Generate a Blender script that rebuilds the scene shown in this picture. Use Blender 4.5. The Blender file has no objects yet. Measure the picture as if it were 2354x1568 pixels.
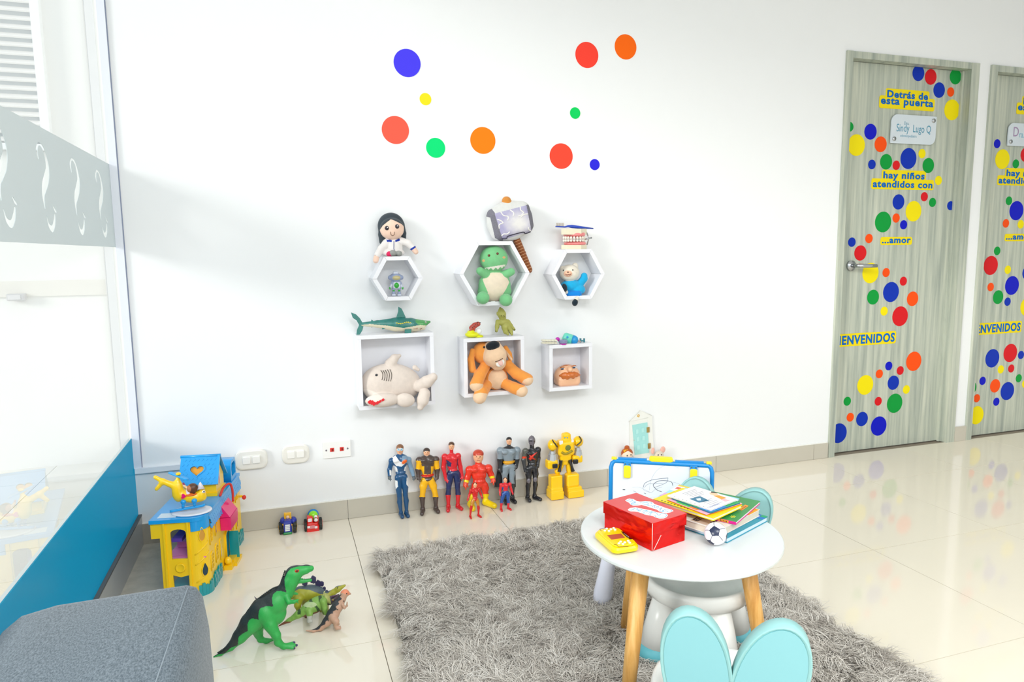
import bpy, bmesh, math, random
import numpy as np
from mathutils import Vector, Matrix
S = bpy.context.scene
COL = S.collection
random.seed(5); RNG = np.random.default_rng(7)

# ------------------------------------------------------------------ camera, sky, sun, added fill lamps, exposure
FPX, YAW, PITCH, ROLL, DIST, EYE = 1608.73, 0.3204, 0.1263, -0.0115, 2.9094, 1.1033
_cy, _sy, _cp, _sp = math.cos(YAW), math.sin(YAW), math.cos(PITCH), math.sin(PITCH)
FWD = np.array([_sy*_cp, _cy*_cp, -_sp]); _R = np.array([_cy, -_sy, 0.]); _U = np.cross(_R, FWD)
RGT = math.cos(ROLL)*_R + math.sin(ROLL)*_U; UPV = -math.sin(ROLL)*_R + math.cos(ROLL)*_U
EYEP = np.array([0., -DIST, EYE])
cam = bpy.data.cameras.new('camera'); camo = bpy.data.objects.new('camera', cam); COL.objects.link(camo)
cam.sensor_width = 36.0; cam.lens = FPX/2354*36.0; cam.clip_start = 0.05
camo.matrix_world = Matrix(((RGT[0], UPV[0], -FWD[0], 0), (RGT[1], UPV[1], -FWD[1], -DIST), (RGT[2], UPV[2], -FWD[2], EYE), (0, 0, 0, 1)))
S.camera = camo
w = bpy.data.worlds.new('sky'); S.world = w; w.use_nodes = True
bg = w.node_tree.nodes['Background']; bg.inputs['Color'].default_value = (0.86, 0.94, 1.0, 1); bg.inputs['Strength'].default_value = 0.75
sun = bpy.data.lights.new('sun', 'SUN'); sun.energy = 1.25; sun.angle = math.radians(16); sun.color = (1, .98, .95)
suno = bpy.data.objects.new('sun', sun); COL.objects.link(suno)
suno.rotation_euler = Vector((0.86, 0.42, -0.30)).to_track_quat('-Z', 'Y').to_euler()
def area(name, loc, sx, sy, e, col):
    l = bpy.data.lights.new(name, 'AREA'); l.shape = 'RECTANGLE'; l.size = sx; l.size_y = sy; l.energy = e; l.color = col
    o = bpy.data.objects.new(name, l); o.location = loc; COL.objects.link(o)
area('ceiling_fill_light', (0.6, -3.9, 2.63), 1.2, 1.2, 54, (.95, .98, 1))  # this and the next two: unseen lamps added to brighten the room
area('ceiling_fill_light.001', (2.8, -3.9, 2.63), 1.2, 1.2, 27, (.93, .98, 1))
area('ceiling_fill_light.002', (-0.0, -2.9, 2.63), 0.6, 0.6, 5, (.95, .98, 1))
vs = S.view_settings; S.display_settings.display_device = 'sRGB'
vs.view_transform = 'Standard'; vs.look = 'None'; vs.gamma = 1; vs.use_curve_mapping = False; vs.exposure = 0.50

# ------------------------------------------------------------------ measuring helpers: points of the room on a vertical or a level plane
def on(u, v, ax, val):
    d = FWD + (u-1177)/FPX*RGT - (v-784)/FPX*UPV
    return EYEP + (val-EYEP[ax])/d[ax]*d
def W(u, v, y=0.): return on(u, v, 1, y)
def F(u, v, z=0.): return on(u, v, 2, z)
class Fr:                                   # a sheet of measurements taken on the vertical plane y
    def __init__(s, ox, oy, sc, y): s.ox, s.oy, s.sc, s.y = ox, oy, sc, y
    def p(s, a, b, dy=0.):
        return W(s.ox+a*s.sc, s.oy+b*s.sc, s.y+dy)
    def r(s, c, a=None):
        q = s.p(700, 700) if a is None else s.p(*a); return c*s.sc*float((q-EYEP)@FWD)/FPX
    def q(s, P):                            # points back to sheet coordinates
        d = np.atleast_2d(P)-EYEP; z = d@FWD
        return (1177+FPX*(d@RGT)/z-s.ox)/s.sc, (784-FPX*(d@UPV)/z-s.oy)/s.sc

# ------------------------------------------------------------------ materials
def lin(h):
    h = h.lstrip('#'); c = [int(h[i:i+2], 16)/255 for i in (0, 2, 4)]
    return tuple(x/12.92 if x <= .04045 else ((x+.055)/1.055)**2.4 for x in c)+(1,)
_M = {}
def M(hexc, rough=.5, metal=0., var=0., vscale=40., bump=0., bscale=200., coat=0., spec=.5, sheen=0., trans=0.):
    key = (hexc, rough, metal, var, vscale, bump, bscale, coat, spec, sheen, trans)
    if key in _M: return _M[key]
    m = bpy.data.materials.new('paint_'+hexc.strip('#')); m.use_nodes = True
    nt = m.node_tree; b = nt.nodes['Principled BSDF']
    b.inputs['Base Color'].default_value = lin(hexc); b.inputs['Roughness'].default_value = rough
    b.inputs['Metallic'].default_value = metal; b.inputs['Specular IOR Level'].default_value = spec
    b.inputs['Coat Weight'].default_value = coat; b.inputs['Coat Roughness'].default_value = .05
    b.inputs['Sheen Weight'].default_value = sheen; b.inputs['Transmission Weight'].default_value = trans
    if var or bump: tc = nt.nodes.new('ShaderNodeTexCoord')
    if var:
        n = nt.nodes.new('ShaderNodeTexNoise'); n.inputs['Scale'].default_value = vscale; n.inputs['Detail'].default_value = 5
        mx = nt.nodes.new('ShaderNodeMix'); mx.data_type = 'RGBA'; c = lin(hexc)
        mx.inputs['A'].default_value = tuple(max(0, x*(1-var)) for x in c[:3])+(1,); mx.inputs['B'].default_value = tuple(min(1, x*(1+var)) for x in c[:3])+(1,)
        nt.links.new(tc.outputs['Object'], n.inputs['Vector']); nt.links.new(n.outputs['Fac'], mx.inputs['Factor']); nt.links.new(mx.outputs['Result'], b.inputs['Base Color'])
    if bump:
        n2 = nt.nodes.new('ShaderNodeTexNoise'); n2.inputs['Scale'].default_value = bscale; n2.inputs['Detail'].default_value = 3
        bp = nt.nodes.new('ShaderNodeBump'); bp.inputs['Strength'].default_value = bump; bp.inputs['Distance'].default_value = .002
        nt.links.new(tc.outputs['Object'], n2.inputs['Vector']); nt.links.new(n2.outputs['Fac'], bp.inputs['Height']); nt.links.new(bp.outputs['Normal'], b.inputs['Normal'])
    _M[key] = m; return m
def plastic(h, rough=.28): return M(h, rough, coat=.25)
def plush(h): return M(h, .95, var=.10, vscale=60, bump=.35, bscale=900, spec=.15, sheen=.25)
def sheet_mat(name, nodes):                 # custom node tree: nodes(nt, out)
    m = bpy.data.materials.new(name); m.use_nodes = True; nt = m.node_tree
    for n in list(nt.nodes):
        if n.type != 'OUTPUT_MATERIAL': nt.nodes.remove(n)
    nodes(nt, [n for n in nt.nodes if n.type == 'OUTPUT_MATERIAL'][0]); return m
def _glass(nt, out):
    t = nt.nodes.new('ShaderNodeBsdfTransparent'); t.inputs['Color'].default_value = (.97, .99, .98, 1)
    g = nt.nodes.new('ShaderNodeBsdfGlossy'); g.inputs['Roughness'].default_value = 0.0
    f = nt.nodes.new('ShaderNodeFresnel'); f.inputs['IOR'].default_value = 2.1
    x = nt.nodes.new('ShaderNodeMixShader'); nt.links.new(f.outputs[0], x.inputs[0]); nt.links.new(t.outputs[0], x.inputs[1]); nt.links.new(g.outputs[0], x.inputs[2]); nt.links.new(x.outputs[0], out.inputs[0])
def _film(c, tr, gloss, clear=0.):
    def f(nt, out):
        d = nt.nodes.new('ShaderNodeBsdfPrincipled'); d.inputs['Base Color'].default_value = lin(c); d.inputs['Roughness'].default_value = gloss
        t = nt.nodes.new('ShaderNodeBsdfTranslucent'); t.inputs['Color'].default_value = lin(c)
        x = nt.nodes.new('ShaderNodeMixShader'); x.inputs[0].default_value = tr
        nt.links.new(d.outputs[0], x.inputs[1]); nt.links.new(t.outputs[0], x.inputs[2])
        nt.links.new(x.outputs[0], out.inputs[0])
    return f
GLASS = sheet_mat('window_glass', _glass)
FROST = sheet_mat('frosted_film', _film('#e3e9ea', .42, .5))
BLUEF = sheet_mat('blue_film', _film('#2fb8d3', .72, .22))
def streak_wood(name, base, dark, light, axis=2, sc=(34, 34, 1.4)):
    def f(nt, out):
        b = nt.nodes.new('ShaderNodeBsdfPrincipled'); b.inputs['Roughness'].default_value = .45
        tc = nt.nodes.new('ShaderNodeTexCoord'); mp = nt.nodes.new('ShaderNodeMapping'); mp.inputs['Scale'].default_value = sc
        n = nt.nodes.new('ShaderNodeTexNoise'); n.inputs['Scale'].default_value = 1.0; n.inputs['Detail'].default_value = 7; n.inputs['Roughness'].default_value = .62; n.inputs['Distortion'].default_value = .25
        r = nt.nodes.new('ShaderNodeValToRGB'); e = r.color_ramp.elements
        e[0].position = .28; e[0].color = lin(dark); e[1].position = .74; e[1].color = lin(light); k = e.new(.5); k.color = lin(base)
        L = nt.links.new; L(tc.outputs['Object'], mp.inputs['Vector']); L(mp.outputs['Vector'], n.inputs['Vector']); L(n.outputs['Fac'], r.inputs['Fac']); L(r.outputs['Color'], b.inputs['Base Color']); L(b.outputs[0], out.inputs[0])
    return sheet_mat(name, f)
DOORW = streak_wood('streaked_door_laminate', '#b6bcae', '#8f9890', '#d3d5c4')
LEGW = streak_wood('pine_leg_wood', '#dba55a', '#bd823a', '#efc27e', sc=(60, 60, 5))
WHITE = M('#f4f5f6', .55); WALLW = M('#f3f4f5', .75, var=.012, vscale=2.5); SHELFW = M('#f1f1f6', .45)
BASEB = M('#c6c0b2', .3, var=.05, vscale=6)

# ------------------------------------------------------------------ object helpers
def link(name, me, mats, parent=None, loc=(0, 0, 0)):
    o = bpy.data.objects.new(name, me); COL.objects.link(o)
    for m in (mats if isinstance(mats, (list, tuple)) else [mats]): me.materials.append(m)
    if parent is not None: o.parent = parent
    else: o.location = loc
    return o
def tag(o, label=None, cat=None, group=None, kind=None):
    if label: o['label'] = label
    if cat: o['category'] = cat
    if group: o['group'] = group
    if kind: o['kind'] = kind
    return o
def thing(name, label, cat, loc, group=None):
    o = bpy.data.objects.new(name, None); o.empty_display_size = .05; COL.objects.link(o); o.location = Vector([float(x) for x in loc])
    return tag(o, label, cat, group)
def origin_of(p):                            # world place of a parent chain (no rotations are used on parents)
    v = Vector((0, 0, 0))
    while p is not None: v = v + p.location; p = p.parent
    return v
def struct(o): o['kind'] = 'structure'; return o
class MB:
    def __init__(s): s.b = bmesh.new(); s.mi = 0
    def _f(s, vs, faces, smooth=False):
        bv = [s.b.verts.new(Vector([float(x) for x in v])) for v in vs]
        for f in faces:
            try:
                q = s.b.faces.new([bv[i] for i in f]); q.material_index = s.mi; q.smooth = smooth
            except ValueError: pass
        return s
    def box(s, c, h, ax=None):               # centre, half sizes, optional 3 axes
        ax = ax or (np.array([1, 0, 0]), np.array([0, 1, 0]), np.array([0, 0, 1])); c = np.array(c, float)
        vs = [c+i*h[0]*np.array(ax[0])+j*h[1]*np.array(ax[1])+k*h[2]*np.array(ax[2]) for i in (-1, 1) for j in (-1, 1) for k in (-1, 1)]
        return s._f(vs, [(0, 1, 3, 2), (4, 6, 7, 5), (0, 4, 5, 1), (2, 3, 7, 6), (0, 2, 6, 4), (1, 5, 7, 3)])
    def bb(s, x0, x1, y0, y1, z0, z1): return s.box(((x0+x1)/2, (y0+y1)/2, (z0+z1)/2), ((x1-x0)/2, (y1-y0)/2, (z1-z0)/2))
    def rbox(s, c, h, r, ax=None, n=4, flat=None):   # box with its vertical edges (axis 2) rounded and a small top bevel
        ax = ax or (np.array([1, 0, 0]), np.array([0, 1, 0]), np.array([0, 0, 1])); c = np.array(c, float); ring = []
        r = min(r, h[0]*.999, h[1]*.999)
        for k, (sx, sy) in enumerate(((1, 1), (-1, 1), (-1, -1), (1, -1))):
            for i in range(n+1):
                t = math.pi/2*(k+i/n); ring.append((sx*(h[0]-r)+r*math.cos(t), sy*(h[1]-r)+r*math.sin(t)))
        bv = flat if flat is not None else min(r*.5, h[2]*.4)
        lv = [(-h[2], 1-bv/min(h[0], h[1])), (-h[2]+bv, 1), (h[2]-bv, 1), (h[2]-bv*.3, 1-bv*.3/min(h[0], h[1])), (h[2], 1-bv/min(h[0], h[1]))]
        vs = [c+x*q*np.array(ax[0])+y*q*np.array(ax[1])+z*np.array(ax[2]) for z, q in lv for x, y in ring]; N = len(ring)
        fs = [(l*N+i, l*N+(i+1) % N, (l+1)*N+(i+1) % N, (l+1)*N+i) for l in range(len(lv)-1) for i in range(N)]
        fs += [tuple(range(N))[::-1], tuple((len(lv)-1)*N+i for i in range(N))]
        return s._f(vs, fs, False)
    def tube(s, pts, rad, n=10, cap=True, smooth=True):
        pts = [np.array(p, float) for p in pts]; rad = rad if isinstance(rad, (list, tuple)) else [rad]*len(pts)
        vs = []; prev = None
        for i, p in enumerate(pts):
            t = pts[min(i+1, len(pts)-1)]-pts[max(i-1, 0)]; t = t/(np.linalg.norm(t)+1e-12)
            if prev is None: a = np.cross(t, (0, 0, 1.) if abs(t[2]) < .9 else (1., 0, 0))
            else: a = prev-t*(prev@t)
            a = a/(np.linalg.norm(a)+1e-12); prev = a; b = np.cross(t, a)
            vs += [p+rad[i]*(math.cos(2*math.pi*k/n)*a+math.sin(2*math.pi*k/n)*b) for k in range(n)]
        fs = [(i*n+k, i*n+(k+1) % n, (i+1)*n+(k+1) % n, (i+1)*n+k) for i in range(len(pts)-1) for k in range(n)]
        if cap: fs += [tuple(range(n))[::-1], tuple((len(pts)-1)*n+k for k in range(n))]
        return s._f(vs, fs, smooth)
    def lathe(s, c, prof, n=32, ax=None, smooth=True):     # prof: (radius, height) pairs along axis 2
        ax = ax or (np.array([1, 0, 0]), np.array([0, 1, 0]), np.array([0, 0, 1])); c = np.array(c, float)
        vs = [c+r*math.cos(2*math.pi*k/n)*np.array(ax[0])+r*math.sin(2*math.pi*k/n)*np.array(ax[1])+h*np.array(ax[2]) for r, h in prof for k in range(n)]
        fs = [(i*n+k, i*n+(k+1) % n, (i+1)*n+(k+1) % n, (i+1)*n+k) for i in range(len(prof)-1) for k in range(n)]
        fs += [tuple(range(n))[::-1], tuple((len(prof)-1)*n+k for k in range(n))]
        return s._f(vs, fs, smooth)
    def ball(s, c, r, nu=16, nv=10, ax=None):
        r = r if isinstance(r, (list, tuple)) else (r, r, r); ax = ax or (np.array([1, 0, 0]), np.array([0, 1, 0]), np.array([0, 0, 1])); c = np.array(c, float)
        vs = [c+r[2]*np.array(ax[2])]
        for j in range(1, nv):
            t = math.pi*j/nv
            vs += [c+r[0]*math.sin(t)*math.cos(2*math.pi*k/nu)*np.array(ax[0])+r[1]*math.sin(t)*math.sin(2*math.pi*k/nu)*np.array(ax[1])+r[2]*math.cos(t)*np.array(ax[2]) for k in range(nu)]
        vs.append(c-r[2]*np.array(ax[2])); L = len(vs)-1
        fs = [(0, 1+k, 1+(k+1) % nu) for k in range(nu)]+[(1+j*nu+k, 1+(j+1)*nu+k, 1+(j+1)*nu+(k+1) % nu, 1+j*nu+(k+1) % nu) for j in range(nv-2) for k in range(nu)]
        fs += [(L, 1+(nv-2)*nu+(k+1) % nu, 1+(nv-2)*nu+k) for k in range(nu)]
        return s._f(vs, fs, True)
    def prism(s, poly, d, smooth=False):     # polygon of 3-D points pushed along vector d
        n = len(poly); d = np.array(d, float); vs = [np.array(p, float) for p in poly]+[np.array(p, float)+d for p in poly]
        return s._f(vs, [tuple(range(n)), tuple(range(n, 2*n))[::-1]]+[(i, n+i, n+(i+1) % n, (i+1) % n) for i in range(n)], smooth)
    def quad(s, *vs): return s._f(vs, [tuple(range(len(vs)))])
    def done(s, name, mats, parent=None, loc=(0, 0, 0), norm=True, bevel=0.):
        if norm: bmesh.ops.recalc_face_normals(s.b, faces=s.b.faces)
        sh = Vector([-float(x) for x in (origin_of(parent) if parent is not None else loc)])
        bmesh.ops.translate(s.b, verts=s.b.verts, vec=sh)
        me = bpy.data.meshes.new(name); s.b.to_mesh(me); s.b.free()
        o = link(name, me, mats, parent, Vector([float(x) for x in loc]))
        if bevel:
            bm = o.modifiers.new('bevel', 'BEVEL'); bm.width = bevel; bm.segments = 2; bm.limit_method = 'ANGLE'
        return o
X3, Y3, Z3 = np.array([1., 0, 0]), np.array([0, 1., 0]), np.array([0, 0, 1.])
def rotax(deg):                              # axes turned about the vertical
    t = math.radians(deg); return (np.array([math.cos(t), math.sin(t), 0]), np.array([-math.sin(t), math.cos(t), 0]), Z3)
def smoothpath(pts, n=6):                    # Catmull-Rom through points
    P = [np.array(p, float) for p in pts]; P = [2*P[0]-P[1]]+P+[2*P[-1]-P[-2]]; out = []
    for i in range(1, len(P)-2):
        for k in range(n):
            t = k/n; a, b, c, d = P[i-1:i+3]
            out.append(.5*((2*b)+(c-a)*t+(2*a-5*b+4*c-d)*t*t+(3*b-a-3*c+d)*t**3))
    out.append(P[-2]); return out

# ------------------------------------------------------------------ soft bodies: blended shapes meshed as one continuous surface, split where the look changes
def cap(part, mat, a, b, ra, rb=None, k=None, bias=0.): return dict(t='c', a=np.array(a, float), b=np.array(b, float), ra=ra, rb=ra if rb is None else rb, part=part, mat=mat, k=k, bias=bias)
def ell(part, mat, c, r, ang=0., k=None, bias=0., tilt=0.):
    t = math.radians(ang); R = np.array([[math.cos(t), 0, math.sin(t)], [0, 1, 0], [-math.sin(t), 0, math.cos(t)]])
    if tilt: q = math.radians(tilt); R = R@np.array([[1, 0, 0], [0, math.cos(q), -math.sin(q)], [0, math.sin(q), math.cos(q)]])
    return dict(t='e', c=np.array(c, float), r=np.array(r, float), R=R, part=part, mat=mat, k=k, bias=bias)
def rbx(part, mat, c, h, r, ang=0., k=None, bias=0.):
    e = ell(part, mat, c, h, ang, k, bias); e['t'] = 'b'; e['rr'] = r; return e
def _sd(p, X):
    if p['t'] == 'c':
        ab = p['b']-p['a']; d = X-p['a']; t = np.clip((d@ab)/(ab@ab+1e-12), 0, 1)
        return np.sqrt(((d-t[..., None]*ab)**2).sum(-1))-(p['ra']+(p['rb']-p['ra'])*t)
    L = (X-p['c'])@p['R']
    if p['t'] == 'e':
        q = L/p['r']; k0 = np.sqrt((q*q).sum(-1)); k1 = np.sqrt(((q/p['r'])**2).sum(-1)); return k0*(k0-1)/(k1+1e-9)
    q = np.abs(L)-(p['r']-p['rr']); return np.sqrt((np.maximum(q, 0)**2).sum(-1))+np.minimum(q.max(-1), 0)-p['rr']
def _bb(p):
    if p['t'] == 'c':
        m = max(p['ra'], p['rb']); return np.minimum(p['a'], p['b'])-m, np.maximum(p['a'], p['b'])+m
    m = np.abs(p['R'])@p['r']; return p['c']-m, p['c']+m
SPLIT = {'hand', 'ear', 'foot', 'fin', 'shoe', 'arm', 'leg', 'paw', 'cuff', 'knee', 'fender', 'gum', 'fist', 'hair', 'sock', 'row', 'boot', 'glove', 'forearm', 'thigh', 'sleeve', 'piston', 'armband', 'ear_lining', 'bracer', 'shin', 'shoulder', 'gauntlet'}
def comps(q, nv):                            # connected pieces of a quad list
    lab = np.arange(nv)
    while True:
        m = lab[q].min(1); new = lab.copy()
        np.minimum.at(new, q.ravel(), np.repeat(m, 4)); new = new[new]
        if (new == lab).all(): return lab[q[:, 0]]
        lab = new
def soft(parent, prims, vox, k=.004, paint=None, main='body', floor=None):
    """paint(P, labels, names) may relabel faces; returns {part name: object}"""
    vox = vox*1.22
    lo = np.min([_bb(p)[0] for p in prims], 0)-3*vox; hi = np.max([_bb(p)[1] for p in prims], 0)+3*vox
    n = np.ceil((hi-lo)/vox).astype(int)+1; f = np.full(n, 1.0)
    ax = [lo[i]+vox*np.arange(n[i]) for i in range(3)]
    for p in prims:
        kk = p['k'] if p['k'] is not None else k; a, b = _bb(p); m = kk*1.5+2*vox
        i0 = np.maximum(((a-m-lo)/vox).astype(int), 0); i1 = np.minimum(((b+m-lo)/vox).astype(int)+2, n)
        sl = tuple(slice(i0[i], i1[i]) for i in range(3))
        X = np.stack(np.meshgrid(*[ax[i][sl[i]] for i in range(3)], indexing='ij'), -1)
        d = _sd(p, X); g = f[sl]
        h = np.clip(.5+.5*(g-d)/kk, 0, 1); f[sl] = np.where(g > .9, d, g*(1-h)+d*h-kk*h*(1-h))
    if floor is not None: f = np.maximum(f, floor-ax[2][None, None, :])
    s = f < 0
    c8 = [(i, j, l) for i in (0, 1) for j in (0, 1) for l in (0, 1)]
    sh = tuple(n-1); cnt = sum(s[i:i+sh[0], j:j+sh[1], l:l+sh[2]].astype(np.int8) for i, j, l in c8)
    act = (cnt > 0) & (cnt < 8); idx = np.argwhere(act); vid = -np.ones(sh, int); vid[act] = np.arange(len(idx))
    V = np.array([f[idx[:, 0]+i, idx[:, 1]+j, idx[:, 2]+l] for i, j, l in c8]); acc = np.zeros((len(idx), 3)); num = np.zeros(len(idx))
    for e0 in range(8):
        for e1 in range(e0+1, 8):
            if sum(abs(np.array(c8[e0])-np.array(c8[e1]))) != 1: continue
            x = (V[e0] < 0) != (V[e1] < 0); t = np.where(x, V[e0]/np.where(x, V[e0]-V[e1], 1), 0)
            acc += np.where(x[:, None], np.array(c8[e0])+t[:, None]*(np.array(c8[e1])-np.array(c8[e0])), 0); num += x
    P = lo+vox*(idx+acc/num[:, None]); Q = []
    for d in range(3):
        e = [0, 0, 0]; e[d] = 1; u, v = (d+1) % 3, (d+2) % 3
        A = s[tuple(slice(0, n[i]-e[i]) for i in range(3))]; B = s[tuple(slice(e[i], n[i]) for i in range(3))]
        ch = np.argwhere(A != B); ch = ch[(ch[:, u] > 0) & (ch[:, v] > 0) & (ch[:, u] < n[u]-1) & (ch[:, v] < n[v]-1)]
        q = []
        for du, dv in ((-1, -1), (0, -1), (0, 0), (-1, 0)):
            z = ch.copy(); z[:, u] += du; z[:, v] += dv; q.append(vid[z[:, 0], z[:, 1], z[:, 2]])
        q = np.stack(q, 1); fl = ~A[ch[:, 0], ch[:, 1], ch[:, 2]]; q[fl] = q[fl][:, ::-1]; Q.append(q)
    Q = np.concatenate(Q); Q = Q[(Q >= 0).all(1)]; C = P[Q].mean(1)
    names = []; lab = []
    for p in prims:
        key = (p['part'], p['mat'])
        if key not in names: names.append(key)
        lab.append(names.index(key))
    D = np.stack([_sd(p, C)-p['bias'] for p in prims], 1); L = np.array(lab)[D.argmin(1)]
    if paint is not None: L = paint(C, L, names)
    L = np.array(L); out = {}; org = np.array(origin_of(parent))
    for part in dict.fromkeys(k0 for k0, _ in names):
        ids = [i for i, kx in enumerate(names) if kx[0] == part]; sel = np.isin(L, ids)
        if not sel.any(): continue
        qs, ls = Q[sel], L[sel]
        groups = [np.arange(len(qs))]
        if part in SPLIT:
            cm = comps(qs, len(P)); ids_, ct = np.unique(cm, return_counts=True); big = [i for i, c_ in zip(ids_, ct) if c_ > 24]
            groups = [np.where(cm == i)[0] for i in big] or groups
        for gsel in groups:
            q = qs[gsel]; uv, inv = np.unique(q, return_inverse=True); q = inv.reshape(q.shape)
            me = bpy.data.meshes.new(part); vv = (P[uv]-org).astype(np.float32)
            me.vertices.add(len(vv)); me.vertices.foreach_set('co', vv.ravel())
            me.loops.add(q.size); me.loops.foreach_set('vertex_index', q.astype(np.int32).ravel())
            me.polygons.add(len(q)); me.polygons.foreach_set('loop_start', np.arange(0, q.size, 4, dtype=np.int32))
            me.polygons.foreach_set('material_index', np.searchsorted(ids, ls[gsel]).astype(np.int32)); me.polygons.foreach_set('use_smooth', np.ones(len(q), bool))
            me.update(calc_edges=True)
            ob_ = link(part, me, [names[i][1] for i in ids], parent)
            out.setdefault(part, ob_)
    return out

# ------------------------------------------------------------------ flat print: outlines and lettering turned into thin meshes
DG = bpy.context.evaluated_depsgraph_get
def curve_mesh(cu):
    o = bpy.data.objects.new('tmp', cu); COL.objects.link(o); bpy.context.view_layer.update()
    me = bpy.data.meshes.new_from_object(o.evaluated_get(DG())); bpy.data.objects.remove(o); return me
def outline_mesh(loops, ext=0.):             # 2-D loops, inner loops become holes
    cu = bpy.data.curves.new('outline', 'CURVE'); cu.dimensions = '2D'; cu.fill_mode = 'BOTH'; cu.extrude = ext
    for lp in loops:
        sp = cu.splines.new('POLY'); sp.points.add(len(lp)-1); sp.use_cyclic_u = True
        for i, (x, y) in enumerate(lp): sp.points[i].co = (x, y, 0, 1)
    return curve_mesh(cu)
def text_mesh(txt, size, off=0., ext=0., sx=1., space=1., shear=0., line=.8):
    cu = bpy.data.curves.new('lettering', 'FONT'); cu.body = txt; cu.size = size; cu.offset = off; cu.extrude = ext
    cu.align_x = 'CENTER'; cu.align_y = 'CENTER'; cu.space_character = space; cu.space_line = line; cu.shear = shear; cu.resolution_u = 3
    me = curve_mesh(cu)
    if sx != 1: me.transform(Matrix.Diagonal((sx, 1, 1, 1)))
    return me
def place(name, me, mat, parent, o, ax):     # lay a 2-D mesh on axes ax at world point o
    ax = [np.array(a, float) for a in ax]; nrm = np.cross(ax[0], ax[1])
    m = Matrix(((ax[0][0], ax[1][0], nrm[0], 0), (ax[0][1], ax[1][1], nrm[1], 0), (ax[0][2], ax[1][2], nrm[2], 0), (0, 0, 0, 1)))
    me.transform(m); me.transform(Matrix.Translation(Vector([float(x) for x in o])-origin_of(parent)))
    me.name = name; return link(name, me, mat, parent)

# ------------------------------------------------------------------ the room
XL = -0.556
fl = MB().bb(-.56, 6.2, -5.2, 0.12, -.05, -.0035).done('floor', M('#8d8272', .8)); struct(fl)
TILE = sheet_mat('polished_tile', lambda nt, out: _tile(nt, out)) if False else M('#efe6d4', .06, var=.012, vscale=3, spec=.55)
tm = None
for i in range(-1, 9):
    for j in range(0, 8):
        x0 = .2286+.6*i; y1 = 0.0 if j == 0 else -.393-.6*(j-1); y0 = -.393-.6*j
        if j == 0: o = MB().bb(x0+.0011, x0+.5989, y0+.0011, y1, -.012, 0).done('tile', TILE, fl)
        elif tm is None:
            o = MB().bb(x0+.0011, x0+.5989, y0+.0011, y1-.0011, -.012, 0).done('tile', TILE, fl, bevel=0); tm = (o, x0, y0)
        else:
            o = tm[0].copy(); COL.objects.link(o); o.parent = fl; o.location = (x0-tm[1], y0-tm[2], 0)
CEM = M('#b3afa2', .7, var=.3, vscale=22, bump=.5, bscale=60)
MB().bb(XL+.002, -.3725, -5.1, 0, -.012, .001).done('cement_strip', CEM, fl)
wb = MB(); wb.bb(XL, 2.727, 0, .12, 0, 2.66); wb.bb(2.727, 5.2, 0, .12, 2.0745, 2.66); wb.bb(3.613, 3.702, 0, .12, 0, 2.0745); wb.bb(4.6, 5.2, 0, .12, 0, 2.0745)
struct(wb.done('wall_back', WALLW))
struct(MB().bb(5.2, 5.32, -5.2, .12, 0, 2.66).done('wall_right', WALLW))
struct(MB().bb(-.68, 5.32, -5.32, -5.2, 0, 2.66).done('wall_front', WALLW))
struct(MB().bb(XL-.10, XL, -5.2, -4.2, 0, 2.66).done('wall_left', WALLW))
ceil = struct(MB().bb(-.68, 5.32, -5.32, .12, 2.66, 2.72).done('ceiling', WHITE))
for k, (x, y) in enumerate(((.6, -3.9), (2.8, -3.9), (0, -2.9))):  # frames for the added fill lamps, out of view
    t = thing('fill_light_frame', ['added white ceiling fill light nearest the glass wall', 'added white ceiling fill light nearest the wood doors', 'small added ceiling fill light above the glass wall side'][k], 'light', (x, y, 2.66))
    f = MB(); 
    e_ = .3 if k == 2 else .6
    for a, b, c, d in ((-e_-.04, -e_, -e_-.04, e_+.04), (e_, e_+.04, -e_-.04, e_+.04), (-e_, e_, e_, e_+.04), (-e_, e_, -e_-.04, -e_)): f.bb(x+a, x+b, y+c, y+d, 2.625, 2.66)
    f.done('frame', WHITE, t)
# skirting tiles
bs = struct(MB().bb(XL+.01, 2.70, -.004, 0, 0, .079).done('baseboard_back', M('#e9e6de', .7)))
xs = [-.5545, -.3714]+[.2286+.6*i for i in range(0, 5)]+[2.722]
for a, b in zip(xs[:-1], xs[1:]): MB().bb(a+.001, b-.001, -.011, 0, .001, .081).done('tile', BASEB if a > -.4 else M('#a39e92', .6, var=.2, vscale=25), bs)
b2 = struct(MB().bb(3.614, 3.70, -.013, 0, .0005, .085).done('baseboard_between_doors', BASEB))
MB().bb(XL+.01, 2.722, -.006, -.0005, .081, .0845).done('caulk_line', M('#f6f4ee', .8), bs)
# aluminium jamb and ledge in the corner
ALU = M('#e8ebf4', .35)
tr = struct(MB().bb(XL, -.5305, -.010, 0, .303, 2.66).done('trim_1', ALU))
MB().bb(-.5305, -.5275, -.004, 0, .303, 2.66).done('gap', M('#8d97b0', .6), tr)
struct(MB().bb(XL+.003, -.27, -.016, 0, .284, .304).done('trim_2', M('#eef1f6', .45)))
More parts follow.
